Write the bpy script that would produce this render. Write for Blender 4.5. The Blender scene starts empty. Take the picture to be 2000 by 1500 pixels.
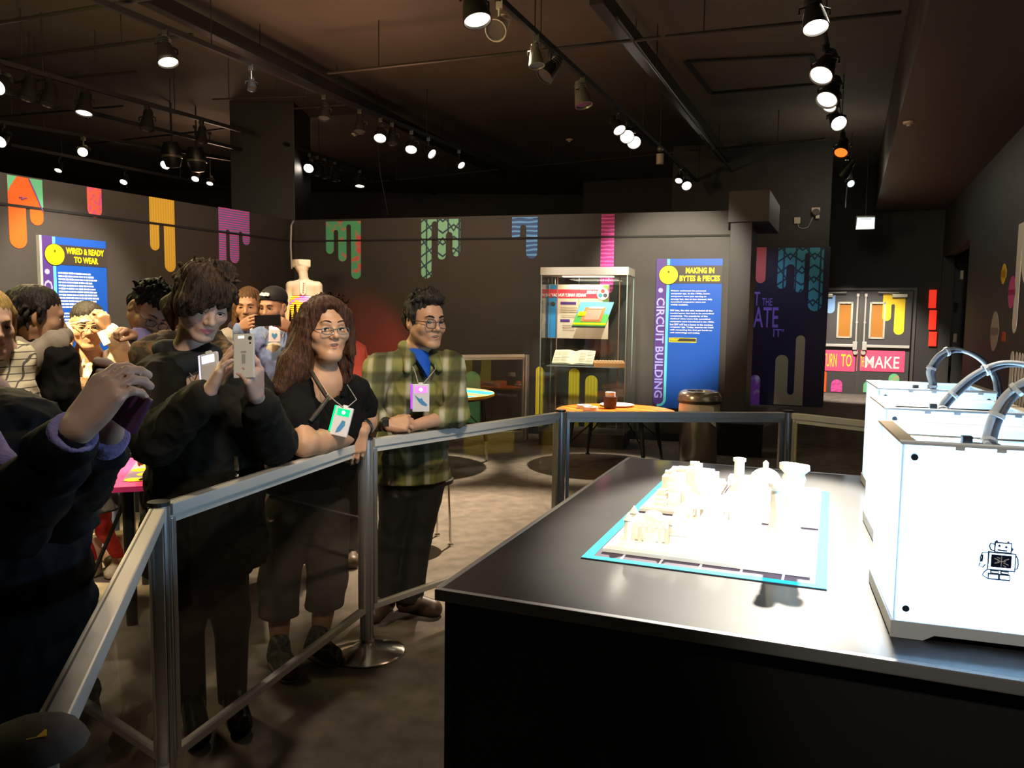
import bpy, bmesh, math, random
import numpy as np
from mathutils import Vector, Matrix, Euler
random.seed(7); np.random.seed(7)
S = bpy.context.scene; COL = S.collection
PI = math.pi
# ------------------------------------------------------------------ camera
F = 1560.0; CAMH = 1.58
PITCH = math.radians(5.09); ROLL = math.radians(0.735)
cam_d = bpy.data.cameras.new('camera'); cam = bpy.data.objects.new('camera', cam_d); COL.objects.link(cam)
cam_d.sensor_fit = 'HORIZONTAL'; cam_d.sensor_width = 36.0; cam_d.lens = 36.0 * F / 2000.0
cam_d.clip_start = 0.05; cam_d.clip_end = 100
RC = Matrix.Rotation(PI / 2 - PITCH, 3, 'X') @ Matrix.Rotation(ROLL, 3, 'Z')
cam.matrix_world = Matrix.Translation((0, 0, CAMH)) @ RC.to_4x4()
S.camera = cam
# ------------------------------------------------------------------ world, exposure
S.view_settings.view_transform = 'Standard'; S.view_settings.look = 'None'
S.view_settings.exposure = 0.0; S.view_settings.gamma = 1.0; S.view_settings.use_curve_mapping = False
W = bpy.data.worlds.new('world'); S.world = W; W.use_nodes = True
W.node_tree.nodes['Background'].inputs[0].default_value = (0.9, 0.72, 0.55, 1)
W.node_tree.nodes['Background'].inputs[1].default_value = 0.018
S.cycles.max_bounces = 8; S.cycles.transparent_max_bounces = 16
S.cycles.sample_clamp_indirect = 6.0; S.cycles.caustics_reflective = False; S.cycles.caustics_refractive = False

def spot(name, loc, target, power, angle, color=(1, .86, .68), blend=.4, radius=.06):
    d = bpy.data.lights.new(name, 'SPOT'); d.energy = power; d.color = color
    d.spot_size = math.radians(angle); d.spot_blend = blend; d.shadow_soft_size = radius
    o = bpy.data.objects.new(name, d); COL.objects.link(o); o.location = loc
    o.rotation_euler = (Vector(target) - Vector(loc)).to_track_quat('-Z', 'Y').to_euler()
    return o
def point(name, loc, power, color, radius=.05):
    d = bpy.data.lights.new(name, 'POINT'); d.energy = power; d.color = color; d.shadow_soft_size = radius
    o = bpy.data.objects.new(name, d); COL.objects.link(o); o.location = loc
    return o
WARM = (1, .84, .62); NEUT = (1, .93, .82); COOL = (.62, .82, 1)
# gallery spots: some follow track lamps, others are fill added without a fixture
spot('light_model', (2.2, 5.8, 3.85), (.80, 2.46, .98), 5200, 15, (1, .93, .80), .3, .07)
spot('light_table_sheen', (2.35, 6.3, 3.85), (.55, 2.3, .95), 90, 40, (1, .88, .70), .6, .3)
spot('light_model_front', (-.2, .3, 4.1), (.62, 2.35, .98), 750, 17, (1, .85, .62), .4, .08)
spot('light_printers', (1.55, 2.2, 3.55), (1.2, 2.1, 1.2), 260, 34, NEUT, .6, .1)  # added fill from above that lifts the printer rims
spot('light_printers_front', (.5, -.2, 3.4), (.95, 1.6, 1.05), 130, 22, NEUT, .6, .1)  # added fill from the camera side for the printer skirts
spot('light_left_edge', (.1, .3, 3.4), (-.75, 1.36, 1.38), 55, 14, NEUT, .7, .1)  # added fill standing in for table bounce on the nearest hand
spot('light_hood', (-1.4, 2.5, 4.0), (-2.1, 3.4, 1.35), 420, 24, WARM, .6, .1)
spot('light_visitors', (.55, .9, 3.6), (-.60, 3.75, 1.30), 480, 27, (1, .84, .62), .7, .18)  # added front fill for the visitors at the rail
spot('light_visitors_back', (-2.2, 6.6, 4.0), (-1.0, 3.4, 1.5), 160, 26, WARM, .7, .15)  # added rim light behind the visitors
spot('light_phone_woman', (.1, .4, 3.5), (-1.02, 2.72, 1.5), 260, 22, WARM, .7, .15)  # added fill to brighten the face of the woman with the phone
spot('light_child', (-2.9, 2.9, 4.0), (-2.45, 4.4, 1.25), 3000, 22, (1, .76, .38), .5, .08)
spot('light_panel_left', (-2.6, 6.6, 3.95), (-4.4, 8.1, 1.8), 1150, 34, (1, .88, .7), .6, .08)
spot('light_panel_right', (1.6, 6.4, 3.95), (1.95, 9.9, 1.9), 1900, 32, (1, .9, .72), .6, .08)
spot('light_case', (.6, 7.2, 3.95), (.95, 9.9, 1.2), 700, 26, NEUT, .6, .08)
spot('light_orange_table', (2.3, 9.3, 3.95), (1.08, 8.34, .5), 2300, 24, WARM, .5, .05)
spot('light_blue_table', (.1, 9.7, 3.9), (-.75, 8.35, .75), 2200, 24, WARM, .5, .05)
spot('light_floor_near', (.1, 7.2, 3.95), (-.2, 5.7, 0), 3600, 44, (1, .80, .58), .7, .05)
spot('light_floor_front', (-.9, 3.3, 4.1), (-.5, 2.6, 0), 150, 60, (1, .80, .58), .8, .1)
spot('light_doors', (5.6, 13.3, 3.9), (7.0, 16.0, .5), 1900, 46, NEUT, .6, .08)
spot('light_purple_wall', (3.6, 11.6, 3.9), (4.3, 14.0, 1.7), 110, 40, (.75, .75, 1), .7, .08)
spot('light_right_wall', (3.0, 5.0, 3.6), (5.2, 8.0, 2.3), 420, 50, (1, .9, .72), .8, .1)
spot('light_right_wall_near', (2.2, 2.9, 3.55), (3.55, 4.0, 1.7), 3600, 34, (1, .9, .75), .5, .1)
spot('light_red_wall', (-1.3, 9.5, .35), (-1.82, 10.95, 1.15), 330, 32, (1, .07, .035), .8, .1)  # red uplight near the floor, added for the wall glow; no fixture
spot('light_left_wall', (-3.6, 6.2, 4.0), (-4.9, 8.0, 2.5), 260, 60, NEUT, .8, .1)
spot('light_mannequin', (-1.9, 8.4, 3.9), (-2.55, 10.2, 1.8), 420, 16, (1, .9, .72), .5, .06)
spot('light_e_f', (-1.4, 3.6, 4.0), (-1.75, 5.7, 1.5), 560, 22, (1, .72, .5), .6, .1)
spot('light_left_table', (-2.3, 5.3, 4.0), (-2.0, 4.2, .7), 700, 26, WARM, .5, .06)
# added point fills that brighten the ceiling; no fixtures hang there
for nm, loc, e, c in (('a', (-3.0, 5.0, 2.9), 160, (1, .76, .42)), ('b', (-1.7, 8.4, 3.1), 75, (1, .50, .32)),
                      ('c', (.4, 4.6, 3.0), 6, (1, .62, .42)), ('d', (5.0, 12.5, 3.6), 22, (1, .9, .7)), ('e', (3.0, 8.2, 3.4), 5, (1, .80, .55)),
                      ('f', (-3.6, 4.2, 3.0), 100, (.95, .90, .30)), ('g', (-5.0, 13.5, 3.4), 40, (1, .62, .42))):
    point('ceiling_fill_' + nm, loc, e, c, .25)
spot('light_drips_left', (-2.2, 7.4, 4.0), (-3.6, 10.3, 2.6), 90, 50, NEUT, .8, .1)  # added wash that lifts the drip decals on the left
spot('light_drips_back', (-.4, 7.8, 4.0), (-.6, 10.7, 2.6), 95, 70, NEUT, .8, .1)  # added wash for the drips on the back partition
# ------------------------------------------------------------------ projecting helpers (pixel of the 2000x1500 frame -> point)
def ray(px, py):
    return (RC @ Vector(((px - 1000) / F, -(py - 750) / F, -1))).normalized()
C0 = Vector((0, 0, CAMH))
def at(px, py, Y):
    d = ray(px, py); return C0 + d * (Y / d.y)
def atz(px, py, z):
    d = ray(px, py); return C0 + d * ((z - CAMH) / d.z)
def atplane(px, py, p, n):
    d = ray(px, py); return C0 + d * ((Vector(p) - C0).dot(n) / d.dot(n))
def scale_at(Y): return F / Y
# ------------------------------------------------------------------ materials
MATS = {}
def mat(name, col=(.5, .5, .5), rough=.5, metal=0.0, emit=None, estr=0.0, spec=.5, noise=0.0, nscale=30, bump=0.0, bscale=60, coat=0):
    if name in MATS: return MATS[name]
    m = bpy.data.materials.new(name); m.use_nodes = True; nt = m.node_tree; b = nt.nodes['Principled BSDF']
    b.inputs['Base Color'].default_value = (*col, 1); b.inputs['Roughness'].default_value = rough
    b.inputs['Metallic'].default_value = metal; b.inputs['Specular IOR Level'].default_value = spec
    b.inputs['Coat Weight'].default_value = coat
    if emit:
        b.inputs['Emission Color'].default_value = (*emit, 1); b.inputs['Emission Strength'].default_value = estr
    if noise or bump:
        tc = nt.nodes.new('ShaderNodeTexCoord')
    if noise:
        n = nt.nodes.new('ShaderNodeTexNoise'); n.inputs['Scale'].default_value = nscale; n.inputs['Detail'].default_value = 4
        nt.links.new(tc.outputs['Object'], n.inputs['Vector'])
        r = nt.nodes.new('ShaderNodeMapRange'); r.inputs['To Min'].default_value = 1 - noise; r.inputs['To Max'].default_value = 1 + noise
        r.inputs['From Min'].default_value = .25; r.inputs['From Max'].default_value = .75
        nt.links.new(n.outputs['Fac'], r.inputs['Value'])
        mx = nt.nodes.new('ShaderNodeVectorMath'); mx.operation = 'SCALE'; mx.inputs[0].default_value = col
        nt.links.new(r.outputs['Result'], mx.inputs['Scale']); nt.links.new(mx.outputs['Vector'], b.inputs['Base Color'])
    if bump:
        n2 = nt.nodes.new('ShaderNodeTexNoise'); n2.inputs['Scale'].default_value = bscale; n2.inputs['Detail'].default_value = 3
        nt.links.new(tc.outputs['Object'], n2.inputs['Vector'])
        bp = nt.nodes.new('ShaderNodeBump'); bp.inputs['Strength'].default_value = bump; bp.inputs['Distance'].default_value = .01
        nt.links.new(n2.outputs['Fac'], bp.inputs['Height']); nt.links.new(bp.outputs['Normal'], b.inputs['Normal'])
    MATS[name] = m; return m
def base_nodes(name, rough=.6):
    m = bpy.data.materials.new(name); m.use_nodes = True; nt = m.node_tree
    b = nt.nodes['Principled BSDF']; b.inputs['Roughness'].default_value = rough
    tc = nt.nodes.new('ShaderNodeTexCoord'); MATS[name] = m
    return m, nt, b, tc
def N(nt, t, **kw):
    n = nt.nodes.new(t)
    for k, v in kw.items():
        if k in n.bl_rna.properties: setattr(n, k, v)
        else: n.inputs[k].default_value = v
    return n
def two_tone(name, make_fac, c1, c2, rough=.6, step=None):
    """material that mixes two colours by a factor socket made from object coordinates"""
    m, nt, b, tc = base_nodes(name, rough)
    fac = make_fac(nt, tc.outputs['Object'])
    if step is not None:
        r = N(nt, 'ShaderNodeMapRange'); r.inputs['From Min'].default_value = step - .06; r.inputs['From Max'].default_value = step + .06
        nt.links.new(fac, r.inputs['Value']); fac = r.outputs['Result']
    mx = N(nt, 'ShaderNodeMix', data_type='RGBA'); mx.inputs['A'].default_value = (*c1, 1); mx.inputs['B'].default_value = (*c2, 1)
    nt.links.new(fac, mx.inputs['Factor']); nt.links.new(mx.outputs['Result'], b.inputs['Base Color'])
    return m
def f_wave(scale, dist=0, dscale=1, direction='Z', wt='BANDS', detail=0):
    def f(nt, vec):
        w = N(nt, 'ShaderNodeTexWave', wave_type=wt); w.inputs['Scale'].default_value = scale; w.inputs['Distortion'].default_value = dist
        w.inputs['Detail Scale'].default_value = dscale; w.inputs['Detail'].default_value = detail
        if wt == 'BANDS': w.bands_direction = direction
        nt.links.new(vec, w.inputs['Vector']); return w.outputs['Fac']
    return f
def f_noise(scale, detail=2):
    def f(nt, vec):
        w = N(nt, 'ShaderNodeTexNoise'); w.inputs['Scale'].default_value = scale; w.inputs['Detail'].default_value = detail
        nt.links.new(vec, w.inputs['Vector']); return w.outputs['Fac']
    return f
def f_cubes(s):
    """line pattern of slanted blocks (three line families, folded)"""
    def f(nt, vec):
        sep = N(nt, 'ShaderNodeSeparateXYZ'); nt.links.new(vec, sep.inputs[0])
        def mth(op, a, b=None):
            n = N(nt, 'ShaderNodeMath', operation=op)
            for i, q in enumerate((a, b)):
                if q is None: continue
                if isinstance(q, (int, float)): n.inputs[i].default_value = q
                else: nt.links.new(q, n.inputs[i])
            return n.outputs[0]
        u = mth('MULTIPLY', sep.outputs[0], s); v = mth('MULTIPLY', sep.outputs[2], s)
        fold = mth('ABSOLUTE', mth('SUBTRACT', mth('FRACT', mth('MULTIPLY', u, .5)), .5))     # zigzag 0..0.5
        a = mth('FRACT', mth('ADD', v, mth('MULTIPLY', fold, 1.4)))
        l1 = mth('LESS_THAN', mth('ABSOLUTE', mth('SUBTRACT', a, .5)), .09)
        b_ = mth('FRACT', mth('MULTIPLY', u, 1.0)); l2 = mth('LESS_THAN', mth('ABSOLUTE', mth('SUBTRACT', b_, .5)), .07)
        c = mth('FRACT', mth('ADD', mth('MULTIPLY', v, .5), mth('MULTIPLY', fold, -1.4)))
        l3 = mth('LESS_THAN', mth('ABSOLUTE', mth('SUBTRACT', c, .5)), .05)
        return mth('MAXIMUM', l1, mth('MAXIMUM', l2, l3))
    return f
def glass_mat(name, tint=(.86, .87, .86), refl=1.0):
    m = bpy.data.materials.new(name); m.use_nodes = True; nt = m.node_tree
    for n in list(nt.nodes): nt.nodes.remove(n)
    o = N(nt, 'ShaderNodeOutputMaterial'); t = N(nt, 'ShaderNodeBsdfTransparent'); t.inputs[0].default_value = (*tint, 1)
    g = N(nt, 'ShaderNodeBsdfGlossy'); g.inputs['Roughness'].default_value = .015; g.inputs['Color'].default_value = (refl, refl, refl, 1)
    fr = N(nt, 'ShaderNodeFresnel'); fr.inputs['IOR'].default_value = 1.52
    ge = N(nt, 'ShaderNodeNewGeometry'); sb = N(nt, 'ShaderNodeMath', operation='SUBTRACT'); sb.inputs[0].default_value = 1.0; nt.links.new(ge.outputs['Backfacing'], sb.inputs[1])
    ml = N(nt, 'ShaderNodeMath', operation='MULTIPLY'); nt.links.new(fr.outputs[0], ml.inputs[0]); nt.links.new(sb.outputs[0], ml.inputs[1])
    mx = N(nt, 'ShaderNodeMixShader'); nt.links.new(ml.outputs[0], mx.inputs[0]); nt.links.new(t.outputs[0], mx.inputs[1]); nt.links.new(g.outputs[0], mx.inputs[2])
    nt.links.new(mx.outputs[0], o.inputs[0]); MATS[name] = m; return m
def emis(name, col, strength):
    return mat(name, col, .4, 0, col, strength)
BLACK = mat('black_paint', (.012, .011, .011), .45)
MATTE = mat('matte_black', (.008, .008, .008), .8)
PLASTIC = mat('black_plastic', (.015, .015, .016), .35)
ALU = mat('anodised_aluminium', (.58, .58, .57), .33, .85)
ALU2 = mat('pale_aluminium', (.60, .57, .52), .45, .15)
CHROME = mat('brushed_steel', (.70, .66, .58), .16, 1.0)
WHITE = mat('white_print', (.8, .8, .8), .5)
GLASS = glass_mat('clear_glass', (.86, .86, .85)); CASEGLASS = glass_mat('case_glass', (.93, .95, .94))
# ------------------------------------------------------------------ mesh building
def tagp(o, label=None, cat=None, group=None, kind=None):
    if label: o['label'] = label
    if cat: o['category'] = cat
    if group: o['group'] = group
    if kind: o['kind'] = kind
    return o
def empty(name, loc=(0, 0, 0), rz=0, label=None, cat=None, group=None):
    o = bpy.data.objects.new(name, None); o.empty_display_size = .1; COL.objects.link(o); o.location = loc; o.rotation_euler = (0, 0, rz)
    return tagp(o, label, cat, group)
def children(o): return [c for c in COL.objects if c.parent == o]
def copy_tree(o, parent=None):
    c = o.copy(); COL.objects.link(c); c.parent = parent
    for ch in children(o):
        if ch is not c: copy_tree(ch, c)
    return c
class MB:
    def __init__(s): s.bm = bmesh.new()
    def box(s, c, size, rot=None, bevel=0.0):
        r = bmesh.ops.create_cube(s.bm, size=1.0); vs = r['verts']
        M = Matrix.Translation(Vector(c)) @ ((rot.to_4x4() if rot is not None else Matrix.Identity(4))) @ Matrix.Diagonal((*size, 1))
        bmesh.ops.transform(s.bm, matrix=M, verts=vs)
        if bevel:
            es = list({e for v in vs for e in v.link_edges})
            bmesh.ops.bevel(s.bm, geom=es, offset=bevel, segments=2, affect='EDGES', profile=.7)
        return s
    def bar(s, a, b, w, h=None, up=(0, 0, 1), bevel=0):
        a = Vector(a); b = Vector(b); d = b - a; L = d.length; z = d.normalized(); up = Vector(up)
        if abs(z.dot(up)) > .98: up = Vector((0, 1, 0))
        x = up.cross(z).normalized(); y = z.cross(x)
        return s.box((a + b) / 2, (w, h or w, L), Matrix((x, y, z)).transposed(), bevel)
    def cyl(s, a, b, r1, r2=None, n=16, cap=True):
        a = Vector(a); b = Vector(b); d = b - a
        if d.length < 1e-6: return s
        q = d.to_track_quat('Z', 'Y').to_matrix().to_4x4()
        bmesh.ops.create_cone(s.bm, cap_ends=cap, segments=n, radius1=r1, radius2=r1 if r2 is None else r2, depth=d.length,
                              matrix=Matrix.Translation((a + b) / 2) @ q)
        return s
    def tube(s, pts, r, n=8, closed=False):
        pts = [Vector(p) for p in pts]; rr = r if hasattr(r, '__len__') else [r] * len(pts); rings = []; prev = None
        for i, p in enumerate(pts):
            if closed: t = pts[(i + 1) % len(pts)] - pts[i - 1]
            else: t = pts[min(i + 1, len(pts) - 1)] - pts[max(i - 1, 0)]
            t.normalize()
            if prev is None:
                u = t.orthogonal().normalized()
            else:
                u = (prev - t * prev.dot(t)); u = u.normalized() if u.length > 1e-6 else t.orthogonal().normalized()
            prev = u; v = t.cross(u)
            rings.append([s.bm.verts.new(p + (u * math.cos(2 * PI * k / n) + v * math.sin(2 * PI * k / n)) * rr[i]) for k in range(n)])
        m = len(rings)
        for i in range(m if closed else m - 1):
            A = rings[i]; B = rings[(i + 1) % m]
            for k in range(n): s.bm.faces.new((A[k], A[(k + 1) % n], B[(k + 1) % n], B[k]))
        if not closed:
            s.bm.faces.new(rings[0][::-1]); s.bm.faces.new(rings[-1])
        return s
    def lathe(s, prof, c=(0, 0, 0), n=32, rot=None, caps=True):
        c = Vector(c); rings = []
        for (r, z) in prof:
            ring = []
            for k in range(n):
                p = Vector((r * math.cos(2 * PI * k / n), r * math.sin(2 * PI * k / n), z))
                if rot is not None: p = rot @ p
                ring.append(s.bm.verts.new(c + p))
            rings.append(ring)
        for A, B in zip(rings[:-1], rings[1:]):
            for k in range(n): s.bm.faces.new((A[k], A[(k + 1) % n], B[(k + 1) % n], B[k]))
        if not caps: return s
        if prof[0][0] > 1e-5: s.bm.faces.new(rings[0][::-1])
        if prof[-1][0] > 1e-5: s.bm.faces.new(rings[-1])
        return s
    def sphere(s, c, r, n=16, scale=(1, 1, 1), rot=None):
        M = Matrix.Translation(Vector(c)) @ (rot.to_4x4() if rot is not None else Matrix.Identity(4)) @ Matrix.Diagonal((r * scale[0], r * scale[1], r * scale[2], 1))
        bmesh.ops.create_uvsphere(s.bm, u_segments=n, v_segments=max(6, n // 2), radius=1, matrix=M); return s
    def poly(s, pts, thick, n):
        """flat outline extruded by thick along n"""
        n = Vector(n).normalized() * thick; a = [s.bm.verts.new(Vector(p)) for p in pts]; b = [s.bm.verts.new(Vector(p) + n) for p in pts]
        s.bm.faces.new(a); s.bm.faces.new(b[::-1]); k = len(pts)
        for i in range(k): s.bm.faces.new((a[i], b[i], b[(i + 1) % k], a[(i + 1) % k]))
        return s
    def build(s, name, m, parent=None, smooth=False, label=None, loc=None, rot=None):
        bmesh.ops.remove_doubles(s.bm, verts=s.bm.verts, dist=1e-6)
        bmesh.ops.recalc_face_normals(s.bm, faces=s.bm.faces)
        me = bpy.data.meshes.new(name); s.bm.to_mesh(me); s.bm.free()
        o = bpy.data.objects.new(name, me); COL.objects.link(o)
        for q in (m if isinstance(m, (list, tuple)) else [m]): me.materials.append(q)
        if smooth: smooth_by_angle(me, 40)
        if parent: o.parent = parent
        if label: o['label'] = label
        if loc is not None: o.location = loc
        if rot is not None: o.rotation_euler = rot
        return o
def smooth_by_angle(me, deg):
    me.polygons.foreach_set('use_smooth', [True] * len(me.polygons))
    try: me.set_sharp_from_angle(angle=math.radians(deg))
    except Exception: pass
def text_obj(name, body, size, m, parent, M, xs=1.0, bold=0.0, align='LEFT', ext=.0006, spacing=1.0, line=1.0):
    """flat lettering; M: local 4x4 frame (x = reading direction, y = up, z = out of the surface)"""
    c = bpy.data.curves.new(name, 'FONT'); c.body = body; c.size = size; c.offset = bold; c.align_x = align; c.extrude = ext
    c.resolution_u = 2; c.space_character = spacing; c.space_line = line
    t = bpy.data.objects.new(name + '_c', c); COL.objects.link(t)
    bpy.context.view_layer.update(); dg = bpy.context.evaluated_depsgraph_get()
    me = bpy.data.meshes.new_from_object(t.evaluated_get(dg)); bpy.data.objects.remove(t); bpy.data.curves.remove(c)
    me.transform(M @ Matrix.Diagonal((xs, 1, 1, 1))); me.materials.clear(); me.materials.append(m)
    o = bpy.data.objects.new(name, me); COL.objects.link(o); o.parent = parent
    return o
# ================================================================== SETTING
HC = 4.6
def struct(mb, name, m, **kw):
    o = mb.build(name, m, **kw); o['kind'] = 'structure'; return o
def f_floor():
    m, nt, b, tc = base_nodes('carpet_tiles', .92)
    mp = N(nt, 'ShaderNodeMapping'); mp.inputs['Rotation'].default_value = (0, 0, math.radians(-22.6)); nt.links.new(tc.outputs['Object'], mp.inputs['Vector'])
    br = N(nt, 'ShaderNodeTexBrick'); br.inputs['Scale'].default_value = 1.0
    br.inputs['Brick Width'].default_value = 1.0; br.inputs['Row Height'].default_value = .25; br.inputs['Mortar Size'].default_value = .0015
    br.inputs['Color1'].default_value = (.143, .122, .100, 1); br.inputs['Color2'].default_value = (.160, .137, .112, 1); br.inputs['Mortar'].default_value = (.142, .122, .10, 1)
    nt.links.new(mp.outputs[0], br.inputs['Vector'])
    n = N(nt, 'ShaderNodeTexNoise'); n.inputs['Scale'].default_value = 9; n.inputs['Detail'].default_value = 6; nt.links.new(mp.outputs[0], n.inputs['Vector'])
    r = N(nt, 'ShaderNodeMapRange'); r.inputs['From Min'].default_value = .3; r.inputs['From Max'].default_value = .7; r.inputs['To Min'].default_value = .75; r.inputs['To Max'].default_value = 1.25
    nt.links.new(n.outputs['Fac'], r.inputs['Value'])
    v = N(nt, 'ShaderNodeVectorMath', operation='SCALE'); nt.links.new(br.outputs['Color'], v.inputs[0]); nt.links.new(r.outputs[0], v.inputs['Scale'])
    nt.links.new(v.outputs[0], b.inputs['Base Color'])
    n2 = N(nt, 'ShaderNodeTexNoise'); n2.inputs['Scale'].default_value = 260; nt.links.new(tc.outputs['Object'], n2.inputs['Vector'])
    bp = N(nt, 'ShaderNodeBump'); bp.inputs['Strength'].default_value = .5; bp.inputs['Distance'].default_value = .004
    nt.links.new(n2.outputs['Fac'], bp.inputs['Height']); nt.links.new(bp.outputs[0], b.inputs['Normal'])
    b.inputs['Specular IOR Level'].default_value = .2
    return m
CHAR = mat('charcoal_paint', (.036, .031, .026), .62, noise=.12, nscale=3, bump=.08, bscale=180)
CHAR_D = mat('dark_wall_paint', (.024, .020, .018), .6, noise=.15, nscale=2)
CEIL = mat('dark_ceiling_paint', (.085, .070, .052), .8, noise=.18, nscale=1.2, bump=.1, bscale=40)
PILLAR = mat('pillar_paint', (.014, .012, .011), .5)
struct(MB().box((0, 9, -.05), (36, 34, .1)), 'floor', f_floor())
struct(MB().box((0, 9, HC + .05), (36, 34, .1)), 'ceiling', CEIL)

class Frame:
    def __init__(s, p0, p1):
        s.p = Vector((p0[0], p0[1], 0)); s.q = Vector((p1[0], p1[1], 0)); s.u = (s.q - s.p).normalized(); s.L = (s.q - s.p).length
        s.n = Vector((s.u.y, -s.u.x, 0)); s.rz = math.atan2(s.u.y, s.u.x)
    def uv(s, px, py, off=0.0):
        w = atplane(px, py, s.p + s.n * off, s.n) - s.p; return (w.dot(s.u), w.z)
    def world(s, u, v, out=0.0): return s.p + s.u * u + s.n * out + Vector((0, 0, v))
WTXT = Matrix(((1, 0, 0, 0), (0, 0, -1, 0), (0, 1, 0, 0), (0, 0, 0, 1)))
def wtxt(u, v, out=.0, rot=0.0):
    return Matrix.Translation((u, -out, v)) @ WTXT @ Matrix.Rotation(rot, 4, 'Z')

lw0 = Vector((-4.88, 7.62)); corner = Vector((-3.1, 11.4)); rw_end = Vector((2.618, 9.766))
ldir = (corner - lw0).normalized()
LW = Frame(lw0 - ldir * 4.2, corner); BW = Frame(corner, rw_end)
PH = 2.84
def partition(fr, name, u0=0.0, u1=None):
    u1 = fr.L if u1 is None else u1
    w = MB().box(((u0 + u1) / 2, .06, 1.265), (u1 - u0, .12, 2.53)).box(((u0 + u1) / 2, .07, 2.54), (u1 - u0, .1, .03)).box(((u0 + u1) / 2, .06, 2.6975), (u1 - u0, .12, .285))
    o = struct(w, name, CHAR, loc=fr.p, rot=(0, 0, fr.rz)); return o
partition(LW, 'wall_left'); partition(BW, 'wall_back')
tr = struct(MB().box((LW.L / 2, -.004, 2.545), (LW.L, .012, .026)), 'groove_shade_1', MATTE, loc=LW.p, rot=(0, 0, LW.rz))  # black strip in front of the wall groove, imitating its shade
tr = struct(MB().box((BW.L / 2, -.004, 2.545), (BW.L, .012, .024)), 'groove_shade_2', MATTE, loc=BW.p, rot=(0, 0, BW.rz))  # same shade strip over the groove of the back partition
struct(MB().box((LW.L / 2, -.008, .05), (LW.L, .016, .1)), 'baseboard_left', MATTE, loc=LW.p, rot=(0, 0, LW.rz))
struct(MB().box((BW.L / 2, -.008, .05), (BW.L, .016, .1)), 'baseboard_back', MATTE, loc=BW.p, rot=(0, 0, BW.rz))
# column behind the partitions
struct(MB().box((-3.70, 12.42, HC / 2), (.94, .95, HC), bevel=.01), 'column', PILLAR)
# pillar that ends the back partition, with the dropped beam behind it
rd = Vector((.384, .923, 0)); rp = Vector((.923, -.384, 0))
pc = Vector((rw_end.x, rw_end.y, 0)) + rp * .17
pm = Matrix((rp, rd, Vector((0, 0, 1)))).transposed()
struct(MB().box(pc + rd * .1 - rp * .03 + Vector((0, 0, 1.34)), (.25, .55, 2.68), pm, .004), 'pillar', PILLAR)
bc = pc + rp * .05 + rd * .55
struct(MB().box(bc + Vector((0, 0, 2.86)), (.46, 1.5, .36), pm, .004), 'beam', CHAR)
# purple graphic wall beyond the pillar
PW = Frame((4.0, 14.35), (5.42, 13.90))
struct(MB().box((PW.L / 2 - .6, .1, HC / 2), (PW.L + 1.2, .2, HC)), 'wall_graphic', CHAR_D, loc=PW.p, rot=(0, 0, PW.rz))
# wall with the double doors
dc = Vector((.434 * 16.4, 16.4, 0)); DW = Frame((dc - rp * 6.0)[:2], (dc + rp * 3.2)[:2]); DU = 6.0
DOORW, DOORH = .95, 2.13
w = MB().box(((DU - DOORW - .05) / 2, .1, HC / 2), (DU - DOORW - .05, .2, HC)).box((DU + DOORW + .05 + (DW.L - DU - DOORW - .05) / 2, .1, HC / 2), (DW.L - DU - DOORW - .05, .2, HC)).box((DU, .1, (HC + DOORH + .05) / 2), (2 * DOORW + .1, .2, HC - DOORH - .05))
struct(w, 'wall_doors', CHAR_D, loc=DW.p, rot=(0, 0, DW.rz))
# the dark hall behind the partitions
struct(MB().box((-5, 20.9, HC / 2), (26, .2, HC)), 'wall_far', CHAR_D)
struct(MB().box((-15, 9, HC / 2), (.2, 24, HC)), 'wall_far_left', CHAR_D)
# right wall, opening and soffit
r0 = Vector((5.2, 8.1, 0)); rdn = rd
RWF = Frame((r0 + rd * 9.3)[:2], (r0 - rd * 9.6)[:2])
def ru(Y): return (16.68 - Y) / .923          # distance along the right wall from its far end
uo0, uo1 = ru(15.75), ru(12.36)
w = MB().box((uo0 / 2, .1, HC / 2), (uo0, .2, HC)).box(((uo1 + RWF.L) / 2, .1, HC / 2), (RWF.L - uo1, .2, HC)).box(((uo0 + uo1) / 2, .1, (HC + 2.79) / 2), (uo1 - uo0, .2, HC - 2.79))
struct(w, 'wall_right', CHAR, loc=RWF.p, rot=(0, 0, RWF.rz))
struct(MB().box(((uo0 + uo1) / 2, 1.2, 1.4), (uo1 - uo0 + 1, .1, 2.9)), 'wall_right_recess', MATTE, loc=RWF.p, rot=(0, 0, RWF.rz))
s0 = Vector((2.67, 5.33, 0)); sa = s0 - rd * 5.2; sb = s0 + rd * 12.1
wd = 2.6
struct(MB().poly([sa + Vector((0, 0, 3.69)), sb + Vector((0, 0, 3.69)), sb + Vector((0, 0, HC)), sa + Vector((0, 0, HC))], wd, rp), 'soffit', mat('soffit_paint', (.045, .035, .030), .5, noise=.15, nscale=2))
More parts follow.
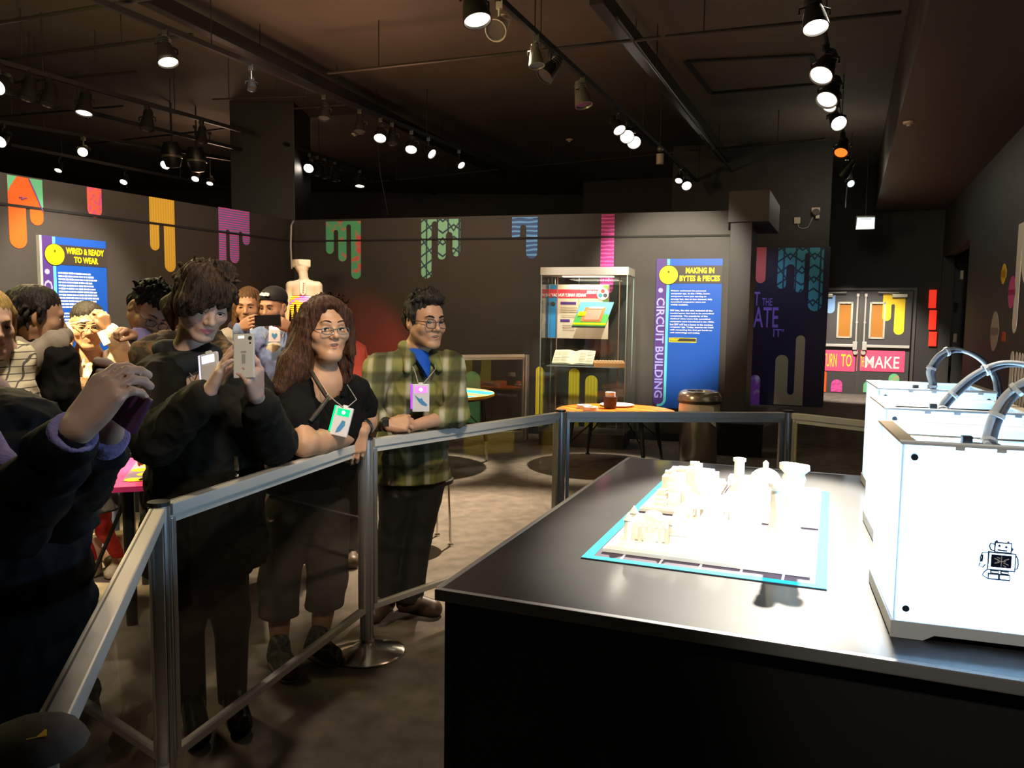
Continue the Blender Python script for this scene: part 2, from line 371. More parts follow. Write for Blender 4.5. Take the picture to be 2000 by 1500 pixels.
# ------------------------------------------------------------------ double doors
DOORM = mat('dark_door_paint', (.06, .054, .05), .4)
FRAMEM = mat('door_frame_paint', (.07, .06, .052), .4)
fr_ = MB()
fr_.box((DU - DOORW - .025, .03, DOORH / 2), (.05, .16, DOORH)).box((DU + DOORW + .025, .03, DOORH / 2), (.05, .16, DOORH)).box((DU, .03, DOORH + .025), (2 * DOORW + .1, .16, .05)).box((DU, .03, DOORH / 2), (.05, .10, DOORH))
struct(fr_, 'trim_3', FRAMEM, loc=DW.p, rot=(0, 0, DW.rz))
LITE = mat('amber_door_pane', (.42, .17, .03), .25); DSTEEL = mat('door_steel', (.62, .57, .50), .28, .35); STRIPF = mat('pale_metal_frame', (.62, .58, .46), .35, .5)
PINK = mat('hot_pink_vinyl', (.82, .075, .17), .5); YEL = mat('yellow_vinyl', (.95, .62, .01), .5); CREAM = mat('cream_vinyl', (.85, .80, .68), .5)
def door(n, sgn):
    root = empty('door_%d' % n, DW.p, DW.rz); root['kind'] = 'structure'
    c = DU + sgn * DOORW / 2; iw = DOORW - .05
    wx = c - sgn * (.17); wz = 1.52
    m = MB().box((wx - .14 - (iw / 2 + (wx - .14 - c)) / 2, .03, DOORH / 2), ((iw / 2 + (wx - .14 - c)), .05, DOORH))
    m.box((wx + .14 + (iw / 2 - (wx + .14 - c)) / 2, .03, DOORH / 2), (iw / 2 - (wx + .14 - c), .05, DOORH))
    m.box((wx, .03, (wz - .36) / 2), (.28, .05, wz - .36)).box((wx, .03, (DOORH + wz + .36) / 2), (.28, .05, DOORH - wz - .36))
    m.build('leaf', DOORM, root)
    f = MB()
    for dx in (-.13, .13): f.box((wx + dx, -.002, wz), (.035, .03, .74))
    for dz in (-.355, .355): f.box((wx, -.002, wz + dz), (.28, .03, .035))
    f.build('window_frame', STRIPF, root); MB().box((wx, .03, wz), (.27, .012, .72)).build('pane', LITE, root)
    hx = DU + sgn * .075
    MB().cyl((hx, -.045, .98), (hx, -.045, 2.02), .019, n=10).box((hx, -.03, 2.03), (.05, .07, .06)).box((hx, -.03, 1.48), (.045, .06, .03)).build('vertical_rod', DSTEEL, root, smooth=True)
    MB().box((c + sgn * .02, -.055, 1.0), (iw - .06, .05, .055), bevel=.008).box((DU + sgn * .09, -.05, 1.0), (.085, .085, .17), bevel=.01).build('push_bar', DSTEEL, root)
    MB().cyl((DU + sgn * .075, -.06, .86), (DU + sgn * .075, .0, .86), .045, n=14).build('knob', STRIPF, root, smooth=True)
    ax = c + sgn * .22
    MB().box((ax, -.03, 2.02), (.28, .07, .07), bevel=.01).bar((ax - .02, -.07, 2.075), (ax - sgn * .4, -.09, 2.09), .02, .012).build('closer', STRIPF, root)
    return root
door(1, -1); door(2, 1)
# ------------------------------------------------------------------ wall graphics
def arc(cu, cv, r, a0, a1, n=10): return [(cu + r * math.cos(a0 + (a1 - a0) * i / n), cv + r * math.sin(a0 + (a1 - a0) * i / n)) for i in range(n + 1)]
def drip_outline(v_top, fingers, gaps, up=False):
    """fingers: (u0, u1, v_end); gaps: v where the gap is rounded off. Pure (u, v) coordinates"""
    s = -1 if up else 1
    P = [(fingers[0][0], v_top)]
    for i, (a, b, e) in enumerate(fingers):
        r = (b - a) / 2
        pts = arc((a + b) / 2, 0, r, PI, 2 * PI)
        P += [(p[0], e + s * r + s * p[1]) for p in pts]
        if i < len(gaps):
            g0, g1 = b, fingers[i + 1][0]; r2 = (g1 - g0) / 2
            P += [(p[0], gaps[i] - s * r2 + s * p[1]) for p in arc((g0 + g1) / 2, 0, r2, PI, 0)]
    P.append((fingers[-1][1], v_top))
    return P
def drip(fr, top, fingers, gaps, m, label, up=False, group='dripping paint decals', bottom=None, name='drip_decal', parent=None, thick=.004, out=.0015):
    """pixel spec -> decal lying on the wall frame fr"""
    fu = []
    for (a, b, y) in fingers:
        ua, _ = fr.uv(a, (y + top) / 2); ub, _ = fr.uv(b, (y + top) / 2); _, v = fr.uv((a + b) / 2, y); fu.append((ua, ub, v))
    gv = [fr.uv((fingers[i][1] + fingers[i + 1][0]) / 2, g)[1] for i, g in enumerate(gaps)]
    vt = fr.uv((fingers[0][0] + fingers[-1][1]) / 2, top)[1]
    u0 = fu[0][0]; P = drip_outline(vt, fu, gv, up)
    mb = MB().poly([(p[0] - u0, -out, p[1] - vt) for p in P], thick, (0, -1, 0))
    o = mb.build(name, m, parent); o.location = fr.p + fr.u * u0 + Vector((0, 0, vt)); o.rotation_euler = (0, 0, fr.rz)
    tagp(o, label, 'wall decal', group); return o, (u0, vt, fu)
def dots(name, c1, c2, sc=14, st=.6): return two_tone(name, f_noise(sc, 1), c1, c2, .55, st)
M_OR = mat('orange_vinyl', (.78, .095, .003), .5); M_GRN = mat('green_vinyl', (.10, .42, .22), .5); M_PUR = mat('purple_vinyl', (.16, .06, .30), .5)
M_D2 = dots('red_pink_spots', (.85, .14, .08), (.72, .08, .30), 22, .55)
M_D3 = two_tone('yellow_ribs', f_wave(9, 0, 1, 'X'), (.92, .60, .07), (.80, .50, .05), .55, .5)
M_D4 = two_tone('arc_stripes', f_wave(11, 1.2, 1.0, 'Z', 'RINGS'), (.12, .20, .62), (.80, .12, .42), .55, .5)
M_D5 = dots('green_red_camouflage', (.10, .48, .24), (.85, .10, .12), 7, .60)
M_D6 = two_tone('green_block_lines', f_cubes(6.5), (.26, .66, .42), (.015, .06, .10), .55)
M_D7 = two_tone('blue_wavy_stripes', f_wave(5.2, 2.2, 1.2, 'Z'), (.15, .48, .95), (.03, .12, .38), .55, .35)
M_D8 = two_tone('pink_striped', f_wave(6.5, 1.0, 2, 'Z'), (.92, .12, .50), (.45, .03, .24), .55, .3)
M_TEAL = two_tone('teal_block_lines', f_cubes(5.0), (.06, .36, .52), (.01, .04, .08), .55)
M_BEI = mat('beige_vinyl', (.42, .36, .20), .55); M_BLUE = mat('light_blue_vinyl', (.25, .45, .80), .5); M_YR = two_tone('yellow_ribs_low', f_wave(8, 0, 1, 'X'), (.92, .75, .05), (.75, .58, .03), .55, .5)
M_PW = dots('purple_white_blotches', (.34, .10, .62), (.75, .70, .85), 5, .62); M_RPK = mat('coral_vinyl', (.80, .16, .16), .5)
M_G2 = dots('green_red_blotches', (.16, .50, .22), (.80, .16, .14), 4, .62); M_PK2 = dots('pink_scribbled', (.75, .08, .34), (.55, .05, .22), 16, .55)
o, (u0, vt, fu) = drip(LW, 347, [(16, 50, 485), (57, 83, 440)], [403], M_OR, 'orange dripping paint decal with green corners, high on the left wall')
wid = fu[1][1] - u0
MB().poly([(wid * .62, -.006, 0), (wid, -.006, 0), (wid, -.006, -.30), (wid * .82, -.006, -.16)], .002, (0, -1, 0)).build('green_corner', M_GRN, o)
MB().poly([(0, -.006, 0), (wid * .26, -.006, 0), (wid * .08, -.006, -.10), (0, -.006, -.16)], .002, (0, -1, 0)).build('green_corner', M_GRN, o)
MB().tube([(wid * .60, -.0095, -.005), (wid * .78, -.0095, -.14), (wid * .99, -.0095, -.31)], .006, 6).build('purple_outline', M_PUR, o)
MB().tube([(wid * .3, -.013, -.20), (wid * .38, -.013, -.19), (wid * .36, -.013, -.215), (wid * .46, -.013, -.20), (wid * .52, -.013, -.195)], .006, 6).build('scribble', M_PUR, o)
drip(LW, 367, [(170, 198, 425)], [], M_D2, 'short red decal with pink spots, single finger on the left wall')
drip(LW, 388, [(292, 310, 489), (320, 341, 531)], [438], M_D3, 'yellow ribbed dripping decal with two fingers on the left wall')
drip(LW, 409, [(427, 441, 522), (448, 466, 514), (473, 487, 479)], [448, 452], M_D4, 'blue and pink arc-striped dripping decal below the dark column')
drip(BW, 432, [(637, 652, 496), (661, 677, 511), (686, 705, 545)], [449, 438], M_D5, 'dark green decal with red camouflage blotches on the back wall')
drip(BW, 428, [(823, 843, 544), (855, 871, 507), (884, 899, 501)], [432, 453], M_D6, 'pale green decal with dark block lines on the back wall')
drip(BW, 424, [(1000, 1016, 468), (1028, 1050, 505)], [439], M_D7, 'blue wavy-striped dripping decal on the back wall')
drip(BW, 419, [(1173, 1199, 575)], [], M_D8, 'pink striped band running down behind the glass display case')
drip(BW, 862, [(1046, 1060, 716)], [], M_YR, 'narrow yellow stripe rising at the left edge of the display case', up=True, group='rising paint decals')
drip(BW, 864, [(1110, 1131, 719), (1142, 1166, 733)], [836], M_YR, 'yellow two-fingered decal rising from the floor behind the display case', up=True, group='rising paint decals')
drip(BW, 850, [(906, 938, 725)], [], M_GRN, 'green rounded decal rising behind the blue round table', up=True, group='rising paint decals')
# purple graphic panel
u0_, v0_ = PW.uv(1462, 484); u1_, _ = PW.uv(1607, 484); vb_ = PW.uv(1530, 791)[1]
gp = empty('graphic_panel', PW.p, PW.rz, 'dark purple graphic panel with purple words on the wall beyond the pillar', 'wall graphic')
MB().box(((u0_ + u1_) / 2, -.0045, (v0_ + vb_) / 2), (u1_ - u0_ + .25, .006, v0_ - vb_)).build('board', mat('midnight_vinyl', (.010, .006, .035), .5), gp)
LILAC = mat('violet_lettering', (.30, .16, .85), .5)
def word(px0, px1, py0, py1, body, fr=PW, parent=gp, m=LILAC, name='lettering', out=.0085, bold=.012):
    a = fr.uv(px0, py1); b = fr.uv(px1, py0); h = b[1] - a[1]; wdt = b[0] - a[0]
    t = text_obj(name, body, h / .70, m, parent, Matrix.Identity(4), bold=bold * h)
    xs = [v.co.x for v in t.data.vertices]; ys = [v.co.y for v in t.data.vertices]
    sx = wdt / (max(xs) - min(xs)); sy = h / (max(ys) - min(ys))
    t.data.transform(wtxt(a[0], a[1], out) @ Matrix.Diagonal((sx, sy, 1, 1)) @ Matrix.Translation((-min(xs), -min(ys), 0)))
    return t
word(1472, 1485, 570, 597, 'T'); word(1488, 1509, 582, 597, 'THE'); word(1471, 1521, 600, 639, 'ATE'); word(1510, 1526, 643, 658, 'IT')
word(1526.5, 1531.5, 643, 648, '"')
drip(PW, 483, [(1477, 1496, 553)], [], M_RPK, 'coral finger-shaped decal at the left of the purple panel', thick=.004, out=.0095)
drip(PW, 484, [(1519, 1536, 564), (1552, 1571, 571), (1580, 1607, 608)], [516, 494], M_TEAL, 'teal three-fingered decal with block lines on the purple panel', thick=.004, out=.0095)
drip(PW, 791, [(1513, 1538, 693), (1552, 1570, 655)], [771], M_BEI, 'beige U-shaped decal rising on the purple panel', up=True, group='rising paint decals', thick=.004, out=.0095)
drip(PW, 790, [(1464, 1484, 732)], [], M_PW, 'purple and white blotched decal rising beside the pillar', up=True, group='rising paint decals', thick=.004, out=.0095)
# door graphics (vinyl on the leaves: they swing with them)
def on_door(n): return bpy.data.objects['door_%d' % n]
def door_decal(n, top, fingers, gaps, m, up=False):
    o, _ = drip(DW, top, fingers, gaps, m, None, up=up)
    for k in ('label', 'category', 'group'):
        if k in o: del o[k]
    p = on_door(n); o.location = p.matrix_world.inverted() @ o.location if False else (Matrix.Rotation(-DW.rz, 3, 'Z') @ (Vector(o.location) - DW.p)); o.rotation_euler = (0, 0, 0); o.parent = p
    return o
bpy.context.view_layer.update()
door_decal(1, 577, [(1612, 1631, 612)], [], M_BLUE)
door_decal(2, 574, [(1724, 1741, 627), (1747, 1767, 654)], [594], YEL)
door_decal(1, 765, [(1606, 1614, 725)], [], M_OR, True); door_decal(1, 765, [(1623, 1645, 741)], [], M_PK2, True)
for a, b, t in ((1686, 1704, 745), (1709, 1727, 742), (1735, 1756, 730)): door_decal(2, 766, [(a, b, t)], [], M_G2, True)
def door_sign(n, px0, px1, py0, py1):
    a = DW.uv(px0, py1); b = DW.uv(px1, py0)
    MB().box(((a[0] + b[0]) / 2, -.004, (a[1] + b[1]) / 2), (b[0] - a[0], .008, b[1] - a[1])).build('sign_band', PINK, on_door(n))
door_sign(1, 1590, 1671, 685, 723); door_sign(2, 1672, 1768, 686, 724)
word(1594, 1606, 691, 716, 'RE', DW, on_door(1), YEL, 'sign_lettering', .0085); word(1607, 1635, 691, 716, 'TURN', DW, on_door(1), YEL, 'sign_lettering', .0085); word(1642, 1664, 692, 716, 'TO', DW, on_door(1), YEL, 'sign_lettering', .0085)
word(1689, 1757, 697, 718, 'MAKE', DW, on_door(2), CREAM, 'sign_lettering', .0085)
t = word(1680, 1688, 696, 716, 'THE', DW, on_door(2), YEL, 'sign_lettering', .0085)
# right wall decals
def rdrip(*a, **k): return drip(RWF, *a, **k)
def pill(px0, px1, py0, py1, m, label):
    a = RWF.uv(px0, (py0 + py1) / 2); b = RWF.uv(px1, (py0 + py1) / 2); v0 = RWF.uv((px0 + px1) / 2, py0)[1]; v1 = RWF.uv((px0 + px1) / 2, py1)[1]
    wdt = b[0] - a[0]; r = wdt / 2
    P = arc(r, -r, r, 0, PI) + arc(r, (v1 - v0) + r, r, PI, 2 * PI)
    o = MB().poly([(p[0], -.0015, p[1]) for p in P], .004, (0, -1, 0)).build('wall_decal', m); o.location = RWF.p + RWF.u * a[0] + Vector((0, 0, v0)); o.rotation_euler = (0, 0, RWF.rz)
    tagp(o, label, 'wall decal', 'rounded decals on the right wall')
pill(1956, 1966, 515, 555, YEL, 'small yellow oval decal on the right wall'); pill(1970, 1984, 539, 603, mat('magenta_vinyl', (.72, .06, .30), .5), 'pink oval decal on the right wall')
pill(1935, 1951, 608, 687, mat('pale_grey_vinyl', (.42, .36, .30), .5), 'long grey oval decal on the right wall'); pill(1957, 1964, 647, 668, M_OR, 'tiny orange oval decal on the right wall')
rdrip(430, [(1984, 1993, 652), (1996, 2030, 560)], [500], CREAM, 'large cream dripping decal at the right edge of the right wall')
a0 = RWF.uv(1968, 790)[0]; v_t = RWF.uv(1975, 685)[1]; v_b = .55
P = []; x = 0
fing = [(.0, .16), (.22, .29), (.34, .41), (.46, .53), (.58, .65), (.70, .77), (.82, .89)]
pts = drip_outline(0, [(a * 1.3, b * 1.3, v_t - v_b) for a, b in fing], [.08] * 6, True)
o = MB().poly([(p[0], -.0015, p[1]) for p in pts], .004, (0, -1, 0)).build('drip_decal', CREAM); o.location = RWF.p + RWF.u * a0 + Vector((0, 0, v_b)); o.rotation_euler = (0, 0, RWF.rz)
tagp(o, 'cream comb-like striped decal on the right wall behind the printers', 'wall decal', 'rising paint decals')
ua = ru(4.75)
o = MB().poly([(p[0], -.0015, p[1]) for p in drip_outline(0, [(0, .22, .95), (.42, .60, .62)], [.22], True)], .004, (0, -1, 0)).build('drip_decal', M_YR); o.location = RWF.p + RWF.u * (ua - .3) + Vector((0, 0, .12)); o.rotation_euler = (0, 0, RWF.rz)
tagp(o, 'yellow U-shaped decal low on the right wall beside the table', 'wall decal', 'rising paint decals')
# small sockets on the right wall
for (x, y, w_, h_, lb) in ((1881, 537, 9, 20, 'small beige control box beside the dark opening on the right wall'), (1868, 660, 8, 14, 'small switch plate low beside the dark opening')):
    a = RWF.uv(x, y)
    o = MB().box((a[0], -.02, a[1]), (.10, .04, .14), bevel=.006).build('switch_box', mat('beige_plastic', (.28, .24, .18), .5), None, loc=RWF.p, rot=(0, 0, RWF.rz)); tagp(o, lb, 'switch')
# red lit panel in the far opening
rp_ = empty('red_light_panel', (0, 0, 0), 0, 'tall glowing red panel in three segments on the far right wall', 'light panel')
RED = emis('red_glow', (1, .03, .01), .75)
fa = Frame((dc + rp * 1.25 + rd * -.04)[:2], (dc + rp * 1.9 + rd * -.04)[:2])
for y0, y1 in ((566, 602), (606, 644), (648, 676)):
    a = fa.uv(1813, y1); b = fa.uv(1830, y0)
    MB().box((0, 0, 0), (b[0] - a[0], .03, b[1] - a[1]), bevel=.01).build('segment', RED, rp_, loc=fa.world((a[0] + b[0]) / 2, (a[1] + b[1]) / 2), rot=(0, 0, fa.rz))
# ================================================================== CEILING GEAR
TZ = 3.98
TRACKM = mat('track_black', (.010, .009, .009), .5); PIPEM = mat('dark_pipe', (.026, .021, .017), .45, .2)
def track(name, pa, pb, z, label, r=.022, m=TRACKM, hang=True, square=True, group=None, cat='track'):
    a = atz(*pa, z); b = atz(*pb, z); L = (b - a).length; d = (b - a).normalized()
    root = empty(name, a, 0, label, cat, group)
    mb = MB()
    if square: mb.bar((0, 0, 0), b - a, r * 1.8, r * 2.2)
    else: mb.cyl((0, 0, 0), b - a, r, n=10)
    mb.build('rail' if square else 'tube', m, root)
    if hang:
        k = max(2, int(L / 3.2))
        for i in range(k):
            p = d * (L * (i + .35) / k)
            MB().cyl(p + Vector((0, 0, r * .5)), p + Vector((0, 0, HC - a.z - p.z)), .006, n=6).build('hanger', m, root)
    return a, b
TR = []
TR.append(track('lighting_track', (150, -16), (985, 327), TZ, 'black lighting track running from the top left past the dark column'))
TR.append(track('lighting_track', (-30, 112), (470, 255), TZ, 'black lighting track across the left side of the ceiling'))
TR.append(track('lighting_track', (-40, 232), (540, 326), TZ, 'lowest black lighting track over the left partition'))
TR.append(track('lighting_track', (905, -66), (1400, 389), TZ, 'lighting track over the middle of the hall'))
TR.append(track('lighting_track', (1592, -30), (1668, 372), TZ, 'lighting track beside the soffit on the right'))
track('ceiling_beam', (278, -10), (985, 342), 4.3, 'wide black beam next to the long lighting track', .06, TRACKM, True, cat='beam')
track('ceiling_pipe', (-60, 162), (470, 292), 3.9, 'black pipe below the left lighting track', .02, TRACKM, True, cat='pipe')
TR.append(track('lighting_track', (555, 281), (850, 379), TZ, 'short lighting track right of the dark column'))
TR.append(track('lighting_track', (20, 283), (470, 372), TZ, 'faint far lighting track close above the left partition'))
track('ceiling_beam', (1165, -10), (1468, 372), 4.35, 'wide dark beam leading towards the pillar', .07, PIPEM, True, cat='beam')
PIPES = [((1205, 36), (1446, 357), 'shiny conduit running towards the pillar', .018), ((640, 143), (1290, 73), 'long crosswise pipe over the middle of the ceiling', .017),
         ((1300, 72), (1760, 24), 'crosswise pipe running into the soffit', .017), ((-20, 48), (330, -10), 'crosswise pipe in the top left corner', .018),
         ((-20, 120), (376, 68), 'crosswise pipe ending at the first spotlight', .018), ((30, 161), (268, 140), 'short crosswise pipe with a free end', .016),
         ((-20, 229), (240, 207), 'thin crosswise pipe left of the dark column', .013), ((575, 212), (700, 203), 'thin crosswise pipe right of the dark column', .013),
         ((678, 361), (975, 331), 'reddish crosswise pipe over the back partition', .014), ((1020, 326), (1345, 296), 'faint crosswise pipe above the display case', .012),
         ((1340, 296), (1612, 271), 'crosswise pipe between pillar and soffit', .016), ((118, 287), (450, 250), 'crosswise pipe carrying the dark speakers', .014),
         ((415, 194), (602, 188), 'thin crosswise pipe in front of the column head', .010)]
for a, b, lb, r in PIPES: track('ceiling_pipe', a, b, 4.12, lb, r, PIPEM, True, False, cat='pipe')
# flat access hatch outlines on the ceiling
hm = MB()
pts = [atz(1340, 120, HC - .012), atz(1585, 108, HC - .012), atz(1600, 165, HC - .012), atz(1390, 183, HC - .012)]
for i in range(4): hm.bar(pts[i], pts[(i + 1) % 4], .06, .02)
tagp(hm.build('ceiling_hatch', MATTE), 'dark rectangular hatch outline on the ceiling', 'hatch')
LENS = emis('lamp_glow', (1, .90, .74), 14); LENS_D = emis('lamp_glow_dim', (1, .88, .68), 3.0); LENS_O = emis('lamp_glow_orange', (1, .18, .02), 1.6); LENS_B = emis('lamp_glow_blue', (.6, .85, 1), 2.2)
LENS_OFF = mat('dark_lens', (.05, .05, .05), .2); HOUS = mat('lamp_housing', (.012, .011, .010), .42); HOUSW = mat('pale_lamp_housing', (.62, .52, .42), .45); HOUSG = mat('grey_lamp_housing', (.22, .20, .16), .35, .5)
def snap(p):
    best = None
    for a, b in TR:
        d = (b - a).normalized(); t = max(.05, min((b - a).length - .05, (p - a).dot(d))); q = a + d * t; e = (Vector((q.x, q.y, 0)) - Vector((p.x, p.y, 0))).length
        if best is None or e < best[0]: best = (e, q)
    return best
def spotlight(px, py, face, lens, size, label, housing=HOUS, style='can'):
    """face: direction (x, y, z) that the lens looks"""
    p = atz(px, py, TZ - .2); e, q = snap(p)
    if e < .8: p = Vector((q.x, q.y, TZ - .2)); top = TZ - .02
    else: top = HC
    # keep the lens where the photograph shows it
    root = empty('track_spotlight', p, 0, label, 'spotlight', 'ceiling spotlights')
    f = Vector(face).normalized(); s = size
    MB().box((0, 0, top - p.z - .02), (.05, .05, .06), bevel=.006).cyl((0, 0, s * .3), (0, 0, top - p.z - .02), .011, n=8).build('stem', housing, root)
    q3 = f.to_track_quat('Z', 'Y').to_matrix()
    side = q3 @ Vector((1, 0, 0))
    MB().tube([side * s * .62 , side * s * .62 + Vector((0, 0, s * .25)), Vector((0, 0, s * .42)), -side * s * .62 + Vector((0, 0, s * .25)), -side * s * .62], s * .05, 6).build('yoke', housing, root, smooth=True)
    body = MB().lathe([(.001, -s * .95), (s * .26, -s * .9), (s * .30, -s * .5), (s * .42, -s * .1), (s * .52, s * .45), (s * .54, s * .62), (s * .49, s * .62), (s * .46, s * .5)], (0, 0, 0), 20, q3)
    for k in range(3): body.lathe([(s * .33, -s * (.72 - .14 * k)), (s * .36, -s * (.70 - .14 * k)), (s * .33, -s * (.68 - .14 * k))], (0, 0, 0), 20, q3)
    body.build('housing', housing, root, smooth=True)
    MB().cyl(f * s * .50, f * s * .53, s * .47, n=20).build('lens', lens, root)
    return root
tocam = lambda x, y: (-x * .2, -y * .25, -.6)
DOWN = (0, -.25, -1); CAMD = (0, -1, -.75)
SP = [(385, 92, (.3, -.25, -1), LENS_D, .17, 'black spotlight with a lit lens nearest the top left, in front of the dark column', HOUS),
 (10, 160, CAMD, LENS, .17, 'glaring spotlight at the left picture edge, upper one', HOUS), (10, 268, CAMD, LENS, .17, 'glaring spotlight at the left picture edge, lower one', HOUS),
 (56, 176, DOWN, LENS_OFF, .16, 'unlit black spotlight nearest the left edge', HOUS), (112, 184, DOWN, LENS_OFF, .17, 'unlit black spotlight, second from the left edge', HOUS),
 (176, 203, DOWN, LENS_D, .17, 'black spotlight with dimly lit lens on the left track', HOUS), (293, 236, DOWN, LENS_OFF, .16, 'unlit black spotlight left of the dark column', HOUS),
 (155, 296, (.3, -1, -.6), LENS, .13, 'bright spotlight below the left track, silver housing', HOUSG), (297, 325, CAMD, LENS, .14, 'bright spotlight under the dark speakers', HOUS),
 (210, 353, (0, -.8, -1), LENS, .12, 'low bright spotlight over the yellow decal', HOUS), (63, 332, (0, -.6, -1), LENS_D, .11, 'dim spotlight over the orange decal', HOUS),
 (383, 344, (0, -.8, -1), LENS, .12, 'bright spotlight left of the column foot', HOUS), (411, 353, (0, -.6, -1), LENS_D, .11, 'small dim spotlight touching the column', HOUS),
 (416, 262, DOWN, LENS_OFF, .14, 'unlit spotlight against the column edge', HOUS),
 (615, 323, CAMD, LENS, .15, 'bright spotlight just right of the dark column', HOUS), (640, 327, DOWN, LENS_OFF, .17, 'unlit black spotlight, first after the column', HOUS), (663, 331, DOWN, LENS_OFF, .18, 'unlit black spotlight, second after the column', HOUS),
 (684, 337, DOWN, LENS_OFF, .18, 'unlit black spotlight, third after the column', HOUS), (735, 352, DOWN, LENS_D, .16, 'dim spotlight at the end of the lowest track', HOUS),
 (588, 152, (.2, -.4, -1), LENS_OFF, .09, 'unlit spotlight where the long pipe meets the track', HOUS), (692, 212, DOWN, LENS_OFF, .13, 'unlit clamp spotlight right of the column', HOUS), (750, 240, DOWN, LENS_OFF, .14, 'unlit spotlight before the bright pair of the long track', HOUS),
 (787, 256, (0, -.7, -1), LENS, .15, 'bright spotlight, first of the pair on the long track', HOUS), (816, 264, DOWN, LENS_OFF, .14, 'unlit spotlight between the bright pair', HOUS), (848, 279, (0, -.7, -1), LENS, .15, 'bright spotlight, second of the pair on the long track', HOUS),
 (889, 291, (.7, -.5, -.6), LENS_D, .14, 'tilted spotlight after the bright pair', HOUS), (949, 314, (.5, -.5, -.6), LENS_D, .12, 'farthest small spotlight of the long track', HOUS),
 (948, 8, (.2, -.25, -1), LENS_D, .20, 'large black spotlight at the top edge of the picture', HOUS), (1021, 45, (-.3, -.9, -.7), LENS_OFF, .16, 'pale unlit spotlight near the top edge', HOUSW),
 (1108, 132, (-.6, -.4, -.8), LENS_OFF, .16, 'unlit dark spotlight under the long crosswise pipe', HOUS), (1006, 200, (.2, -.2, -1), LENS_OFF, .17, 'grey cylinder spotlight hanging alone', HOUSG),
 (1215, 92, (.1, -.2, -1), LENS_OFF, .13, 'small unlit spotlight at the crossing of two pipes', HOUSG),
 (1229, 243, (.3, -.6, -.8), LENS_D, .15, 'half hidden spotlight, first of the bright trio', HOUS), (1250, 258, CAMD, LENS, .17, 'bright spotlight in the middle of the trio', HOUS), (1270, 269, CAMD, LENS, .17, 'bright spotlight, last of the trio', HOUS),
 (1356, 346, (-.3, -.6, -.8), LENS_D, .12, 'small spotlight left of the bright one above the blue sign', HOUS), (1376, 356, CAMD, LENS, .16, 'bright spotlight above the blue sign', HOUS),
 (1590, -8, (0, -.4, -1), LENS, .18, 'bright spotlight cut by the top edge, nearest on the right track', HOUS),
 (1630, 128, (-.5, -.5, -.9), LENS_D, .20, 'big round spotlight on the right track, upper one', HOUS), (1634, 178, (-.5, -.5, -.9), LENS_D, .20, 'big round spotlight on the right track, lower one', HOUS), (1644, 196, (-.6, -.5, -.7), LENS_D, .15, 'slim tilted spotlight on the right track', HOUS),
 (1642, 233, CAMD, LENS, .17, 'bright spotlight on the right track', HOUS), (1648, 288, (-.4, -.6, -.9), LENS_O, .17, 'orange glowing spotlight on the right track', HOUS), (1655, 330, (-.3, .4, -.6), LENS_OFF, .18, 'unlit spotlight second from the far end of the right track', HOUS),
 (1661, 356, (0, -.9, -.5), LENS_B, .12, 'small bluish spotlight at the far end of the right track', HOUS)]
for sp in SP: spotlight(*sp)
# dark round speakers and small hanging things
def hung(name, px, py, z, label, cat, build):
    p = atz(px, py, z); root = empty(name, p, 0, label, cat); build(root, p); return root
def mk_speaker(root, p):
    for k, (dx, dz) in enumerate(((0, 0),)):
        MB().lathe([(.001, -.20), (.10, -.18), (.14, -.05), (.14, .08), (.10, .18), (.001, .20)], (dx, 0, dz), 20, Matrix.Rotation(.2, 3, 'X')).build('cabinet', HOUS, root, smooth=True)
        MB().lathe([(.12, -.06), (.145, -.05), (.145, -.02), (.12, -.01)], (0, 0, 0), 20, caps=False).build('rim', HOUSG, root, smooth=True)
    MB().cyl((0, 0, .15), (0, 0, HC - p.z), .012, n=8).build('stem', HOUS, root)
hung('hanging_speaker', 336, 302, 3.85, 'left one of two dark rounded speakers under the ceiling', 'speaker', mk_speaker)
hung('hanging_speaker', 384, 311, 3.82, 'right one of two dark rounded speakers under the ceiling', 'speaker', mk_speaker)
def mk_sensor(root, p):
    MB().cyl((0, 0, -.09), (0, 0, .05), .05, n=14).build('body', HOUSW, root, smooth=True); MB().sphere((0, 0, .12), .045).build('cap', HOUSG, root, smooth=True); MB().cyl((0, 0, .15), (0, 0, HC - p.z), .008, n=6).build('stem', HOUS, root)
hung('ceiling_sensor', 1289, 308, 3.75, 'small pale cylinder hanging beside the bright trio of lamps', 'sensor', mk_sensor)
for x, y, lb in ((693, 261, 'flat white disc on the ceiling above the back partition'), (1112, 272, 'tiny white sprinkler on the ceiling over the display case'), (1775, 238, 'tiny sprinkler on the soffit')):
    z = HC if x < 1500 else 3.69
    p = atz(x, y, z); o = MB().lathe([(.06, 0), (.055, -.02), (.02, -.03), (.02, -.045), (.001, -.045)], (0, 0, 0), 16).build('ceiling_sprinkler', HOUSW, None, True, loc=p); tagp(o, lb, 'sprinkler')
# cables hanging from the ceiling
a = at(735, 250, 11.2); b = at(742, 335, 11.2); c = at(758, 420, 11.2)
top = Vector((a.x, a.y, HC))
tagp(MB().tube([top, a, b, c], .006, 6).build('hanging_cable', MATTE), 'thin dark cable hanging from the ceiling onto the back partition', 'cable')
pA = at(573, 432, 11.1); pB = at(569, 440, 11.0); pC = at(568, 480, 11.0); pD = at(570, 525, 10.95)
tagp(MB().tube([pA, pB, pC, pD], .012, 6).build('wall_cable', mat('white_cable', (.45, .42, .38), .5)), 'whitish cable running down the corner of the two partitions', 'cable')
